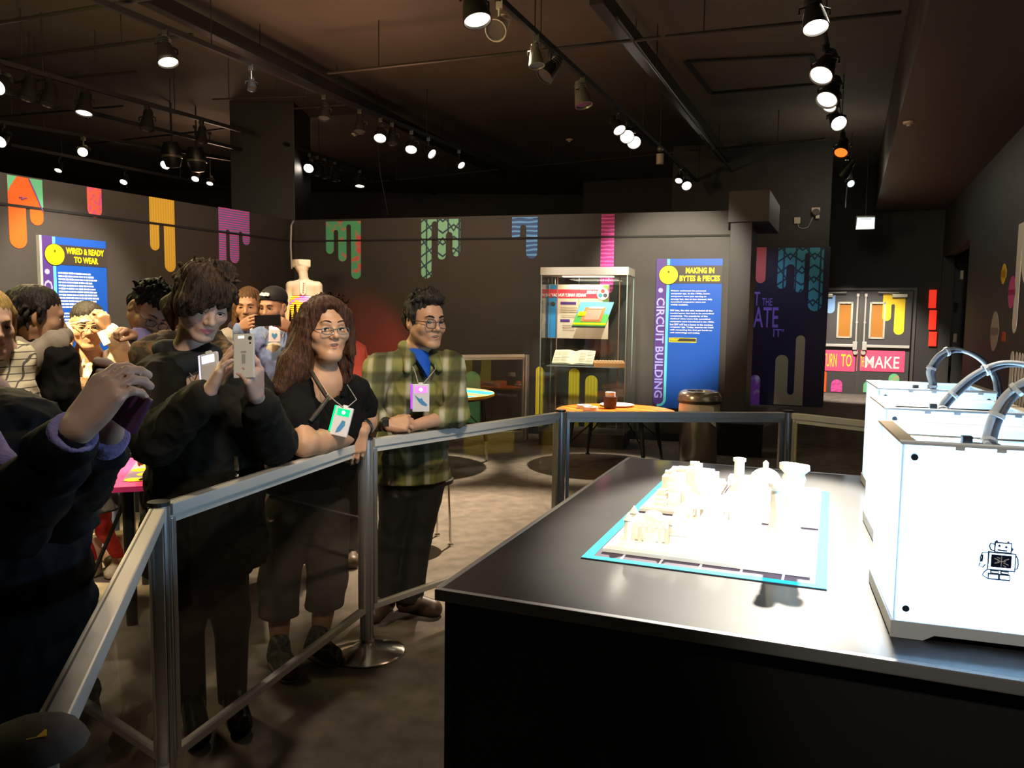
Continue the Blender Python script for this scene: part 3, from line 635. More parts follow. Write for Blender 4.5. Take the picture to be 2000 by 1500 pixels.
# exit sign, security lamp, junction box
ez = at(1690, 435, 14.6)
ex = empty('exit_sign', ez, math.radians(-12), 'brightly lit white exit sign hanging near the doors', 'sign')
MB().box((0, 0, 0), (.32, .06, .24), bevel=.012).build('case', mat('sign_case', (.6, .6, .58), .4), ex)
MB().box((0, -.032, -.01), (.29, .006, .19)).build('face', emis('sign_glow', (.86, .97, 1), 2.6), ex); MB().box((0, -.036, .062), (.2, .003, .012)).build('dark_line', MATTE, ex)
MB().cyl((0, 0, .12), (0, 0, HC - ez.z), .01, n=8).build('stem', HOUS, ex)
gw = lambda px, py, o: PW.world(*PW.uv(px, py), o)
sc = empty('security_lamp', gw(1593, 414, .0), PW.rz, 'pale twin-headed lamp on the wall above the purple panel', 'lamp')
MB().box((0, -.03, .03), (.14, .06, .08), bevel=.01).build('housing', HOUSW, sc); MB().lathe([(.001, 0), (.05, .0), (.06, .05), (.001, .05)], (.0, -.08, -.03), 16, Matrix.Rotation(1.2, 3, 'X')).build('head', HOUSG, sc, True); MB().box((.03, -.07, -.09), (.06, .05, .06)).build('bracket', HOUSW, sc)
o = MB().box((0, -.02, 0), (.10, .04, .11), bevel=.006).build('junction_box', HOUSW, None, loc=gw(1557, 431, .002), rot=(0, 0, PW.rz)); tagp(o, 'small pale junction box left of the twin-headed lamp', 'junction box')
pts = [gw(1558, 436, .02), gw(1560, 444, .02), gw(1568, 447, .02), gw(1578, 444, .02), gw(1583, 434, .02), gw(1588, 424, .02)]
tagp(MB().tube(pts, .006, 6).build('lamp_cable', HOUSW), 'looping cable from the junction box to the twin-headed lamp', 'cable')
cz = at(1651, 405, 14.0); tagp(MB().tube([at(1655, 362, 13.2), at(1652, 385, 13.6), cz], .008, 6).build('dangling_wire', HOUSG), 'short cord dangling below the right track', 'cord')

# ================================================================== BARRIERS
GROOVE = mat('rail_groove_shadow_gap', (.10, .09, .07), .6)
def barrier_post(p, h, label, group='barrier posts', lean=0, base=True):
    root = empty('barrier_post', (p.x, p.y, 0), 0, label, 'post', group)
    prof = MB().cyl((0, 0, .03), (0, 0, h), .027, n=18)
    for k in range(8):
        a = k * PI / 4 + .2; prof.box((.027 * math.cos(a), .027 * math.sin(a), h / 2 + .02), (.008, .008, h - .05), Matrix.Rotation(a, 3, 'Z'))
    prof.build('pole', ALU, root, smooth=True)
    MB().cyl((0, 0, h), (0, 0, h + .012), .032, n=20).build('cap', PLASTIC, root)
    if base:
        MB().lathe([(.175, 0), (.175, .008), (.165, .014), (.06, .042), (.034, .055), (.034, .07)], (0, 0, 0), 48).build('base', CHROME, root, smooth=True)
    return root
def barrier_panel(p, q, label, h=1.0, zb=.20, rail_m=ALU2, inset=.034, group='glass barrier panels', rw=.044):
    p = Vector((p.x, p.y, 0)); q = Vector((q.x, q.y, 0)); d = (q - p).normalized(); a = p + d * inset; b = q - d * inset; L = (b - a).length
    root = empty('glass_barrier', a, math.atan2(d.y, d.x), label, 'barrier', group)
    MB().box((L / 2, 0, h - .018), (L, rw, .036), bevel=.004).box((L / 2, 0, h - .046), (L, .022, .03)).build('top_rail', rail_m, root)
    MB().box((L / 2, .012, h + .0002), (L - .01, .004, .0012)).build('rail_groove', GROOVE, root)
    MB().box((L / 2, 0, zb + .012), (L, .03, .026), bevel=.003).build('bottom_rail', rail_m, root)
    for x in (.011, L - .011): MB().box((x, 0, (h + zb) / 2 - .01), (.02, .03, h - zb - .07), bevel=.003).build('stile', ALU, root)
    MB().box((L / 2, 0, (h + zb) / 2 - .02), (L - .04, .005, h - zb - .08)).build('glass_pane', GLASS, root)
    return root
RAILZ = 1.0
B0 = atz(62, 1480, RAILZ); B1 = atz(310, 987, RAILZ); B2 = atz(715, 858, RAILZ); B3 = atz(1095, 804, RAILZ); B4 = atz(1540, 805, RAILZ)
d45 = (atz(1705, 823, RAILZ) - B4); d45.z = 0; B5 = B4 + d45.normalized() * 1.37
for p, lb in ((B0, 'barrier post at the bottom left corner under the dark cap'), (B1, 'aluminium barrier post in front of the woman with the phone'), (B2, 'aluminium barrier post with round steel base between the two leaning visitors'),
              (B3, 'aluminium barrier post behind the far left corner of the black table'), (B4, 'aluminium barrier post beyond the black table'), (B5, 'barrier post hidden behind the printers')):
    barrier_post(p, RAILZ, lb)
for p, q, lb in ((B0, B1, 'nearest glass barrier panel with sloping rail at bottom left'), (B1, B2, 'glass barrier panel in front of the two women'), (B2, B3, 'glass barrier panel the plaid-shirted man leans on'),
                 (B3, B4, 'glass barrier panel behind the black table'), (B4, B5, 'glass barrier panel running behind the printers')):
    barrier_panel(p, q, lb)
# cloth and paper tag on the nearest post
ct = empty('cap_cover', (B0.x, B0.y, RAILZ + .012), .5, 'crumpled dark cap with a yellow patch on the nearest post', 'cap')
MB().lathe([(.001, .035), (.03, .034), (.055, .022), (.068, .004), (.064, .0), (.001, .0)], (0, 0, 0), 14).build('cloth', mat('brown_cloth', (.055, .04, .03), .8, noise=.3, nscale=40), ct, True)
MB().box((.008, -.03, .031), (.022, .012, .003), Matrix.Rotation(.25, 3, 'X')).build('yellow_patch', YEL, ct)
# far barrier in front of the partitions
FA = atz(60, 700, 1.08); FB = atz(1029, 692, 1.08); nF = 4
fp = [FA + (FB - FA) * i / nF for i in range(nF + 1)]
for i, p in enumerate(fp): barrier_post(p, 1.08, ['far barrier post at the left wall', 'far barrier post behind the child in the cream shirt', 'far barrier post below the mannequin', 'far barrier post hidden behind the plaid-shirted man', 'far barrier post left of the glass display case'][i], base=False, group='posts of the far barrier')
for i in range(nF): barrier_panel(fp[i], fp[i + 1], ['far glass barrier panel at the left wall', 'far glass barrier panel behind the photographing visitors', 'far glass barrier panel behind the black-topped woman', 'far glass barrier panel left of the display case'][i], 1.08, .12, mat('cream_rail', (.75, .68, .56), .45), group='far barrier panels')

# ================================================================== BLACK TABLE, MAT, MODEL
HT = .947
TFL = atz(850, 1150, HT); TBL = atz(1228, 893, HT)
td = (TBL - TFL); TLEN = td.length; td.normalize(); tx = Vector((td.y, -td.x, 0)); TW = 1.62
trz = math.atan2(tx.y, tx.x)
tb = empty('display_table', (TFL.x, TFL.y, 0), trz, 'large black display table carrying the printers and the white model', 'table')
TOPM = mat('black_laminate', (.021, .019, .0165), .5, noise=.25, nscale=5, spec=.08, coat=.40)
MB().box((TW / 2, TLEN / 2, HT - .012), (TW - .016, TLEN - .016, .024)).build('tabletop', TOPM, tb)
TOPM.node_tree.nodes['Principled BSDF'].inputs['Coat Roughness'].default_value = .10
EDGE = mat('grey_edge_band', (.20, .19, .18), .4)
for nm, c, s in (('front', (TW / 2, .004, HT - .0125), (TW, .016, .027)), ('back', (TW / 2, TLEN - .004, HT - .0125), (TW, .016, .027)), ('left', (.004, TLEN / 2, HT - .0125), (.016, TLEN - .02, .027)), ('right', (TW - .004, TLEN / 2, HT - .0125), (.016, TLEN - .02, .027))):
    MB().box(c, s, bevel=.003).build('edge_band', EDGE, tb)
mb = MB()
for (c, s) in (((TW / 2, .03, (HT - .026) / 2), (TW - .03, .02, HT - .026)), ((.03, TLEN / 2, (HT - .026) / 2), (.02, TLEN - .03, HT - .026)), ((TW / 2, TLEN - .03, (HT - .026) / 2), (TW - .03, .02, HT - .026)), ((TW - .03, TLEN / 2, (HT - .026) / 2), (.02, TLEN - .03, HT - .026))): mb.box(c, s)
mb.build('skirt', mat('black_skirt', (.008, .008, .008), .75, bump=.15, bscale=8), tb)
def tl(px, py, z=HT):                        # pixel -> table-local x, y
    v = atz(px, py, z) - Vector((TFL.x, TFL.y, 0)); return v.dot(tx), v.dot(td)
def tw(x, y, z): return Vector((TFL.x, TFL.y, 0)) + tx * x + td * y + Vector((0, 0, z))
mfl = tl(1140, 1088); mfr = tl(1612, 1157); mbl = tl(1300, 932); mbr = tl(1622, 965)
mx0, mx1 = (mfl[0] + mbl[0]) / 2, (mfr[0] + mbr[0]) / 2; my0, my1 = (mfl[1] + mfr[1]) / 2, (mbl[1] + mbr[1]) / 2
MWD, MLN = mx1 - mx0, my1 - my0
mo = tw(mx0, my0, HT + .0005)
mt = empty('base_mat', mo, trz, 'rectangular mat with bright cyan border under the white model', 'mat')
MB().box((MWD / 2, MLN / 2, .001), (MWD, MLN, .002)).build('sheet', mat('plum_sheet', (.07, .05, .075), .6, spec=.1), mt)
CY = mat('cyan_tape', (.012, .30, .36), .6, spec=.05); bw = .026
for c, s in (((MWD / 2, bw / 2, .0025), (MWD, bw, .0012)), ((MWD / 2, MLN - bw / 2, .0025), (MWD, bw, .0012)), ((bw / 2, MLN / 2, .0025), (bw, MLN - 2 * bw, .0012)), ((MWD - bw / 2, MLN / 2, .0025), (bw, MLN - 2 * bw, .0012))):
    MB().box(c, s).build('border_strip', CY, mt)
for k in range(1, 6): MB().box((MWD * k / 6, MLN / 2, .0024), (.006, MLN - 2 * bw, .0008)).build('grid_line', mat('pale_line', (.5, .48, .5), .5), mt)
PR = mat('white_printed_plastic', (.84, .80, .72), .55)
ZB = HT + .0040
def model(name, label, cx, cy, build, rz=0, z=ZB, m=PR, smooth=False):
    o = build(MB()).build(name, m, None, smooth, loc=tw(mx0 + cx, my0 + cy, z), rot=(0, 0, trz + rz)); tagp(o, label, 'scale model', 'white printed city model'); return o
SL = .016
def slab(label, x0, x1, y0, y1, h=SL):
    model('printed_terrain', label, (x0 + x1) / 2, (y0 + y1) / 2, lambda b: b.box((0, 0, h / 2), (x1 - x0, y1 - y0, h), bevel=.003).box((0, 0, h * .3), (x1 - x0 + .012, y1 - y0 + .012, h * .6)))
slab('front white base plate of the model, nearest the camera', .045, MWD - .045, .075, .36)
slab('white base plate at the back left of the mat', .035, .235, .55, MLN - .04)
slab('white base plate in the middle of the mat', .15, .40, .385, .53)
slab('white base plate at the back right of the mat', .262, MWD - .035, .56, MLN - .03)
ZS = ZB + SL
def castle(b):
    b.box((0, 0, .02), (.12, .085, .04)); b.box((0, .01, .045), (.10, .06, .02))
    for i in range(7): b.box((-.054 + .018 * i, -.044, .022), (.009, .008, .034)); b.box((-.054 + .018 * i, -.04, .046), (.010, .010, .012))
    for x in (-.06, .06):
        for y in (-.042, .042): b.cyl((x, y, 0), (x, y, .055), .012, .011, 10); b.cyl((x, y, .055), (x, y, .075), .014, .001, 10)
    b.sphere((0, .01, .055), .024, 14, (1.2, 1, .8)); b.box((0, -.05, .012), (.03, .02, .024)); return b
def cliff(seed, w, d, h, steps=7):
    def f(b):
        rnd = random.Random(seed)
        for i in range(26):
            t = rnd.random(); x = (rnd.random() - .5) * w; y = (rnd.random() - .5) * d; k = 1 - (abs(x) / w + abs(y) / d); hh = h * max(.12, k) * (.6 + .5 * rnd.random())
            b.box((x, y, hh / 2), (w * (.1 + .16 * rnd.random()), d * (.1 + .16 * rnd.random()), hh), Matrix.Rotation(rnd.random() * .4 - .2, 3, 'Z'), .002)
        return b
    return f
def twist_tower(h, r):
    def f(b):
        n = 28; m_ = 18; rings = []
        for i in range(m_ + 1):
            t = i / m_; z = h * t; w_ = r * (1.0 - .30 * math.sin(t * PI * 1.05) + .05 * math.sin(t * 40))
            if t > .93: w_ = r * 1.22
            if .88 < t <= .93: w_ = r * .80
            tw_ = t * 1.7; ring = []
            for k in range(n):
                a = 2 * PI * k / n; e = 1 + .28 * math.cos(2 * (a + tw_)); ring.append(b.bm.verts.new((w_ * e * math.cos(a), w_ * e * math.sin(a), z)))
            rings.append(ring)
        for A, B in zip(rings[:-1], rings[1:]):
            for k in range(n): b.bm.faces.new((A[k], A[(k + 1) % n], B[(k + 1) % n], B[k]))
        b.bm.faces.new(rings[0][::-1]); b.bm.faces.new(rings[-1]); return b
    return f
def mloc(px, py): x, y = tl(px, py, ZS); return x - mx0, y - my0
x, y = mloc(1274, 1050); model('model_castle', 'white castle-like model with corner turrets at the front left', x, y, castle, .05, ZS)
x, y = mloc(1514, 1082); model('model_tower', 'tall white twisted tower model nearest the camera', x, y, twist_tower(.190, .024), 0, ZS, smooth=True)
model('model_tower', 'tall white twisted tower model behind its twin', x + .035, y + .075, twist_tower(.225, .026), 1.2, ZS, smooth=True)
def pyr(b): b.cyl((0, 0, 0), (0, 0, .080), .052, .001, 4); b.box((0, 0, .006), (.10, .10, .012)); return b
x, y = mloc(1388, 1008); model('model_pyramid', 'white pyramid model in the middle of the mat', x, y, pyr, .35, ZB + .0165)
def dome(b):
    b.cyl((0, 0, 0), (0, 0, .03), .058, n=24); b.sphere((0, 0, .03), .055, 20, (1, 1, .85)); b.cyl((0, 0, .07), (0, 0, .095), .010, n=10); b.cyl((0, 0, .095), (0, 0, .105), .011, .001, 10)
    for k in range(10): a = 2 * PI * k / 10; b.cyl((.062 * math.cos(a), .062 * math.sin(a), 0), (.062 * math.cos(a), .062 * math.sin(a), .034), .005, n=6)
    return b
model('model_dome', 'white domed model at the back of the mat', .38, .98, dome, 0, ZS, smooth=True)
model('model_cliff', 'heap-shaped white model at the back left', .135, .90, cliff(3, .18, .30, .11), 0, ZS)
model('model_cliff', 'lower heap-shaped white model left of the pyramid', .135, .66, cliff(9, .15, .13, .07), 0, ZS)
def drum(b): b.cyl((0, 0, 0), (0, 0, .085), .019, .018, 18); b.cyl((0, 0, .085), (0, 0, .096), .023, n=18); b.box((0, 0, .015), (.07, .07, .03)); return b
model('model_drum_tower', 'small round white tower model behind the pyramid', .285, 1.03, drum, 0, ZS, smooth=True)
def temple(b):
    b.box((0, 0, .006), (.15, .09, .012)); b.box((0, 0, .048), (.14, .08, .012))
    for i in range(7):
        for y_ in (-.034, .034): b.cyl((-.06 + .02 * i, y_, .012), (-.06 + .02 * i, y_, .044), .0055, n=8)
    b.poly([(-.07, -.04, .054), (.07, -.04, .054), (0, -.04, .08)], .08, (0, 1, 0)); b.box((0, 0, .028), (.10, .04, .032)); return b
model('model_temple', 'white columned temple model in the centre', .27, .455, temple, .1, ZS)
def arena(b): b.lathe([(.045, 0), (.062, 0), (.068, .04), (.064, .042), (.05, .02), (.045, .012), (.045, 0)], (0, 0, 0), 30, caps=False); return b
model('model_arena', 'oval white arena model at the back right', .47, .80, arena, 0, ZS, smooth=True)
def block(b):
    for i in range(4): b.box((0, 0, .012 + .022 * i), (.09 - .014 * i, .07 - .01 * i, .024))
    return b
model('model_stepped_block', 'stepped white block model on the right half', .35, .67, block, .1, ZS)
model('model_stepped_block', 'small stepped white block model on the front plate', .30, .24, block, .0, ZS)
model('model_house', 'little white arched house model right of the castle', .225, .17, lambda b: b.box((0, 0, .014), (.05, .04, .028)).poly([(-.028, -.022, .028), (.028, -.022, .028), (0, -.022, .046)], .044, (0, 1, 0)), .05, ZS)

# ================================================================== PRINTERS
def trans_mat(name, col=(.82, .90, 1.0)):
    m = bpy.data.materials.new(name); m.use_nodes = True; nt = m.node_tree; b = nt.nodes['Principled BSDF']; o = nt.nodes['Material Output']
    b.inputs['Base Color'].default_value = (*col, 1); b.inputs['Roughness'].default_value = .35
    t = N(nt, 'ShaderNodeBsdfTranslucent'); t.inputs[0].default_value = (*col, 1)
    mx = N(nt, 'ShaderNodeMixShader'); mx.inputs[0].default_value = .62
    nt.links.new(b.outputs[0], mx.inputs[1]); nt.links.new(t.outputs[0], mx.inputs[2])
    tr = N(nt, 'ShaderNodeBsdfTransparent'); ge = N(nt, 'ShaderNodeNewGeometry'); m2 = N(nt, 'ShaderNodeMixShader')      # light leaves the thin sheet on its far side
    nt.links.new(ge.outputs['Backfacing'], m2.inputs[0]); nt.links.new(mx.outputs[0], m2.inputs[1]); nt.links.new(tr.outputs[0], m2.inputs[2]); nt.links.new(m2.outputs[0], o.inputs[0]); MATS[name] = m; return m
FROST = trans_mat('frosted_white_panel'); PALE = mat('pale_grey_plastic', (.74, .75, .76), .4); BOLT = mat('dark_bolt', (.03, .04, .06), .35); TAN = mat('tan_panel_edge', (.42, .33, .22), .5)
PWD, PDP, PHT = .357, .342, .388
def robot(root):
    """the small robot emblem printed on the panel (outline strokes)"""
    M = mat('dark_emblem_ink', (.01, .02, .06), .4); y = -.0052; cx, cz = .176, .176
    k = .078 / 300.0     # emblem drawn on a grid of 300 units
    P = lambda u, v: (cx + (u - 130) * k, y, cz + (150 - v) * k)
    mb = MB()
    def line(pts, r=7.0): mb.tube([P(*p) for p in pts], r * k, 5)
    def rect(a, b, c, d, r=7.0): line([(a, b), (c, b), (c, d), (a, d), (a, b - r)], r)
    rect(100, 20, 205, 92); line([(112, 20), (108, 4)]); line([(180, 20), (186, 6)]); line([(118, 74), (178, 78)])
    for u, v in ((128, 44), (172, 50)): mb.cyl((P(u, v)[0], y - .0006, P(u, v)[2]), (P(u, v)[0], y + .0006, P(u, v)[2]), 9 * k, n=12)
    line([(100, 36), (72, 30), (64, 52), (74, 78), (100, 84)], 6); line([(205, 50), (216, 62), (206, 78)], 6)
    rect(62, 96, 236, 226); a = P(80, 112); b = P(212, 206); mb.box(((a[0] + b[0]) / 2, y, (a[2] + b[2]) / 2), (b[0] - a[0], .0012, a[2] - b[2]))
    line([(62, 100), (22, 104), (10, 140), (14, 176)], 5); line([(24, 120), (22, 172)], 7); line([(10, 180), (4, 206), (30, 214), (46, 190)], 5); line([(236, 104), (250, 130), (256, 172), (250, 204), (232, 210)], 5)
    for u in (84, 150): rect(u, 232, u + 48, 252); rect(u - 14, 258, u + 58, 296)
    line([(62, 226), (40, 250), (30, 274), (68, 296)], 5)
    mb.build('robot_emblem', M, root, label='dark line emblem of a robot')
    w_ = MB()
    for (u, v, u2, v2) in ((146, 122, 146, 196), (100, 140, 130, 150), (162, 150, 194, 136), (102, 176, 134, 166), (160, 168, 192, 182), (120, 158, 174, 158), (118, 130, 136, 138), (160, 186, 176, 196)):
        w_.tube([(P(u, v)[0], y - .0012, P(u, v)[2]), (P(u2, v2)[0], y - .0012, P(u2, v2)[2])], 4 * k, 5)
    w_.build('emblem_star', WHITE, root)
def printer(px, py, label, cable, lampw):
    p = atz(px, py, HT); rz = math.radians(-17.5)
    root = empty('desktop_printer', (p.x, p.y, HT + .0005), rz, label, 'printer', 'row of white desktop printers')
    t = .006; z0, z1 = .030, PHT
    def panel(name, c, s): return MB().box(c, s, bevel=.0015).build(name, FROST, root)
    panel('side_panel', (PWD / 2, 0 + t / 2, (z0 + z1) / 2), (PWD, t, z1 - z0))
    panel('side_panel', (PWD / 2, PDP - t / 2, (z0 + z1) / 2), (PWD, t, z1 - z0))
    panel('back_panel', (PWD - t / 2, PDP / 2, (z0 + z1) / 2), (t, PDP - 2 * t, z1 - z0))
    m = MB(); x = t / 2
    for c, s in (((x, .03, (z0 + z1) / 2), (t, .055, z1 - z0)), ((x, PDP - .03, (z0 + z1) / 2), (t, .055, z1 - z0)), ((x, PDP / 2, z0 + .03), (t, PDP - .12, .06)), ((x, PDP / 2, z1 - .03), (t, PDP - .12, .06))): m.box(c, s)
    m.build('front_panel', FROST, root)
    MB().box((PWD / 2, PDP / 2, .036), (PWD - .014, PDP - .014, .010)).build('floor_plate', PALE, root)
    # skirt with a notch and feet
    k = MB().poly([(-.004, -.003, .034), (-.004, -.003, .0), (.055, -.003, 0), (.075, -.003, .012), (PWD - .075, -.003, .012), (PWD - .055, -.003, 0), (PWD + .004, -.003, 0), (PWD + .004, -.003, .034)], .008, (0, 1, 0))
    k.poly([(-.004, PDP - .005, .034), (-.004, PDP - .005, .0), (.055, PDP - .005, 0), (.075, PDP - .005, .012), (PWD - .075, PDP - .005, .012), (PWD - .055, PDP - .005, 0), (PWD + .004, PDP - .005, 0), (PWD + .004, PDP - .005, .034)], .008, (0, 1, 0))
    k.box((0, PDP / 2, .018), (.008, PDP - .006, .03)).box((PWD, PDP / 2, .018), (.008, PDP - .006, .03))
    k.build('base_skirt', PALE, root)
    # top rim
    for c, s in (((PWD / 2, .010, z1 + .002), (PWD + .006, .024, .006)), ((PWD / 2, PDP - .010, z1 + .002), (PWD + .006, .024, .006))): MB().box(c, s, bevel=.0015).build('rim_bar', PALE, root)
    for c in ((.012, PDP / 2, z1 + .0022), (PWD - .012, PDP / 2, z1 + .0022)): MB().box(c, (.03, PDP - .04, .006), bevel=.0015).build('rim_bar', TAN, root, label='tan rim bar')
    for y_, z_ in ((.055, z1 - .022), (.085, z1 - .03), (PDP - .055, z1 - .022)): MB().cyl((.01, y_, z_), (PWD - .01, y_, z_), .004, n=8).build('guide_rod', CHROME, root, True)
    for x_ in (.04, PWD - .04): MB().cyl((x_, .012, z1 - .035), (x_, PDP - .012, z1 - .035), .004, n=8).build('guide_rod', CHROME, root, True)
    hx, hy = .165, .075
    h = MB().box((hx, hy, z1 - .03), (.05, .05, .055), bevel=.004).build('print_head', PLASTIC, root)
    MB().box((hx - .045, hy - .03, z1 - .004), (.018, .02, .04), bevel=.002).build('cooling_fan', PLASTIC, h)
    for x_ in (.022, PWD - .022):
        for z_ in (z0 + .03, z1 - .025): MB().cyl((x_, -.0025, z_), (x_, .001, z_), .0065, n=14).build('bolt', BOLT, root)
    for x_ in (.10, .17, .25, .31): MB().box((x_, -.0012, z1 - .004), (.016, .002, .006)).build('panel_clip', PALE, root)
    robot(root)
    R = Matrix.Rotation(rz, 3, 'Z').inverted()
    L = [R @ (c - Vector((p.x, p.y, HT + .0005))) for c in cable]
    # smooth the cable
    def cr(pts, n=8):
        out = []
        for i in range(len(pts) - 1):
            a = pts[max(i - 1, 0)]; b = pts[i]; c = pts[i + 1]; d = pts[min(i + 2, len(pts) - 1)]
            for k in range(n):
                u = k / n; out.append(.5 * ((2 * b) + (c - a) * u + (2 * a - 5 * b + 4 * c - d) * u * u + (3 * b - a - 3 * c + d) * u ** 3))
        return out + [pts[-1]]
    st = [Vector((hx, hy, z1 - .005))] + L
    MB().tube(cr(st), .0075, 10).build('white_feed_tube', mat('pale_tube', (.62, .64, .66), .35), root, True)
    MB().tube([q + Vector((.013, .004, -.004)) for q in cr(st)], .008, 10).build('cable_sleeve', mat('grey_sleeve', (.10, .10, .11), .45), root, True)
    for i in (7, 17, 27):
        c = cr(st)
        if i < len(c) - 1: MB().tube([c[i] + Vector((.006, .002, -.002)) - (c[i + 1] - c[i]).normalized() * .004, c[i] + Vector((.006, .002, -.002)) + (c[i + 1] - c[i]).normalized() * .004], .0165, 10).build('cable_tie', PALE, root)
    # the machine's own LED strips
    d = bpy.data.lights.new('printer_led', 'POINT'); d.energy = lampw; d.color = (.38, .70, 1); d.shadow_soft_size = .06
    for (lx, ly, lz) in ((.09, .14, .20), (.22, .16, .15)):
        lo = bpy.data.objects.new('printer_led', d); COL.objects.link(lo); lo.parent = root; lo.location = (lx, ly, lz)
    return root
Yc = 1.62
printer(1742, 1243, 'nearest white glowing printer with the robot emblem on its side', [at(1925, 860, 1.60), at(1938, 815, 1.60), at(1965, 772, 1.60), at(2010, 742, 1.58), at(2070, 740, 1.56)], 10.5)
printer(1716, 1076, 'middle white glowing printer of the row', [at(1835, 800, 2.2), at(1852, 775, 2.2), at(1900, 733, 2.2), at(1960, 709, 2.19), at(2030, 722, 2.17), at(2080, 770, 2.15)], 9.5)
printer(1705, 977, 'farthest white glowing printer of the row', [at(1818, 750, 2.75), at(1814, 722, 2.75), at(1835, 692, 2.75), at(1868, 682, 2.75), at(1912, 700, 2.74), at(1940, 735, 2.73), at(1947, 775, 2.72)], 9)
# ================================================================== INFO PANELS
BLUEP = mat('royal_blue_print', (.005, .075, .42), .4); PURP = mat('deep_purple_print', (.065, .025, .18), .45); CYANP = mat('cyan_print', (.10, .62, .72), .45)
YELP = mat('bright_yellow_print', (.95, .78, .0), .45); LILP = mat('periwinkle_print', (.33, .33, .85), .45); WHP = mat('white_lettering', (.85, .85, .85), .5); BLKP = mat('dark_title_band', (.035, .028, .022), .45)
def info_panel(fr, u0, u1, vt, vb, label, title, paras, thick=.03, side=None, blur=False):
    w = u1 - u0; h = vt - vb; root = empty('exhibit_sign', fr.world(u0, vb, .004), fr.rz, label, 'sign')
    # board with a rounded lower left corner
    r = .13 * w
    out = [(0, h)] + [(0, r)] + arc(r, r, r, PI, 1.5 * PI, 8)[1:] + [(w, 0), (w, h)]
    MB().poly([(x, 0, z) for x, z in out], thick, (0, -1, 0)).build('board', BLUEP, root)
    y = -thick - .0015
    st = [(0.002, h - .002), (.002, r)] + arc(r, r, r - .002, PI, 1.44 * PI, 8)[1:] + [(.155 * w, .05 * w), (.17 * w, .10 * w), (.17 * w, h - .002)]
    MB().poly([(x, y + .0015, z) for x, z in st], .0015, (0, -1, 0)).build('purple_strip', PURP, root)
    cy = [(.185 * w, h - .002), (.185 * w, .14 * w)] + [(.185 * w - .10 * w + .10 * w * math.cos(a), .14 * w - .10 * w * math.sin(a)) for a in [PI * k / 16 for k in range(1, 10)]]
    mb = MB()
    pts = [Vector((x, y, z)) for x, z in cy]
    cw = .020 * w
    L = []; Rr = []
    for i, p in enumerate(pts):
        t = (pts[min(i + 1, len(pts) - 1)] - pts[max(i - 1, 0)]).normalized(); nn = Vector((t.z, 0, -t.x)); L.append(p + nn * cw); Rr.append(p - nn * cw)
    for i in range(len(pts) - 1): mb.poly([L[i], L[i + 1], Rr[i + 1], Rr[i]], .0014, (0, -1, 0))
    mb.build('cyan_stripe', CYANP, root)
    MB().box((.585 * w + .0, y - .0005, h - .243 * w), (.83 * w, .003, .275 * w)).build('title_band', BLKP, root)
    e = MB().cyl((.19 * w, y - .002, h - .248 * w), (.19 * w, y - .005, h - .248 * w), .152 * w, n=40).build('emblem_ring', BLKP, root)
    e = MB().cyl((.19 * w, y - .0055, h - .248 * w), (.19 * w, y - .0065, h - .248 * w), .142 * w, n=40).build('emblem_disc', YELP, root)
    c = Vector((.19 * w, y - .0075, h - .205 * w))
    b = MB().box(c, (.030 * w, .002, .016 * w)).cyl(c + Vector((0, .001, .010 * w)), c + Vector((0, -.001, .010 * w)), .014 * w, n=12).box(c - Vector((0, 0, .016 * w)), (.056 * w, .002, .006 * w))
    for dx in (-.01, .01): b.box(c - Vector((dx * w, 0, .055 * w)), (.004 * w, .002, .06 * w))
    for a_ in (.25, .7, 1.2, PI - 1.2, PI - .7, PI - .25): b.bar(c + Vector((math.cos(a_), 0, math.sin(a_))) * .028 * w, c + Vector((math.cos(a_), 0, math.sin(a_))) * .055 * w, .004 * w, .002, up=(0, 1, 0))
    b.build('emblem_figure', mat('olive_ink', (.10, .08, .0), .5), e)
    MB().cyl((.075 * w, y, h - .486 * w), (.075 * w, y - .001, h - .486 * w), .036 * w, n=24).build('dot', LILP, root)
    def fit(body, x0, x1, z0, z1, m, name, bold=.02, rot=0):
        t = text_obj(name, body, .1, m, root, Matrix.Identity(4), bold=bold * .1)
        xs = [v.co.x for v in t.data.vertices]; ys = [v.co.y for v in t.data.vertices]
        tx_, ty_ = max(xs) - min(xs), max(ys) - min(ys)
        if rot: sx, sy = (z1 - z0) / tx_, (x1 - x0) / ty_
        else: sx, sy = (x1 - x0) / tx_, (z1 - z0) / ty_
        M = Matrix.Diagonal((sx, sy, 1, 1)) @ Matrix.Translation((-min(xs), -min(ys), 0))
        if rot: M = wtxt(x0, z1, -y + .0035, -PI / 2) @ M
        else: M = wtxt(x0, z0, -y + .0035) @ M
        t.data.transform(M); return t
    for (body, x0, x1, z0, z1) in title: fit(body, x0 * w, x1 * w, h - z1 * w, h - z0 * w, YELP, 'title_lettering', .035)
    z0_, z1_ = .16 * w, h - .60 * w; zm = z0_ + (z1_ - z0_) * .535
    fit('BUILDING', .018 * w, .145 * w, z0_, zm - .035 * w, LILP, 'side_lettering', .018, rot=1); fit('CIRCUIT', .018 * w, .145 * w, zm + .02 * w, z1_, LILP, 'side_lettering', .018, rot=1)
    z = .495
    rnd = random.Random(5)
    for para in paras:
        for ln, wd_ in para:
            if ln is None:
                mb = MB(); x = .235 * w; end = (.235 + wd_) * w
                while x < end - .01 * w:
                    q = min(w * (.02 + .07 * rnd.random()), end - x); mb.box((x + q / 2, y - .0004, h - z * w), (q, .0008, w * (.020 + .006 * rnd.random()))); x += q + w * .009
                mb.build('text_line', WHP, root)
            else:
                t = fit(ln, .235 * w, (.235 + wd_) * w, h - (z + .014) * w, h - (z - .014) * w, WHP, 'text_line', .02)
            z += .0432
        z += .045
    zb = h - (z - .01) * w
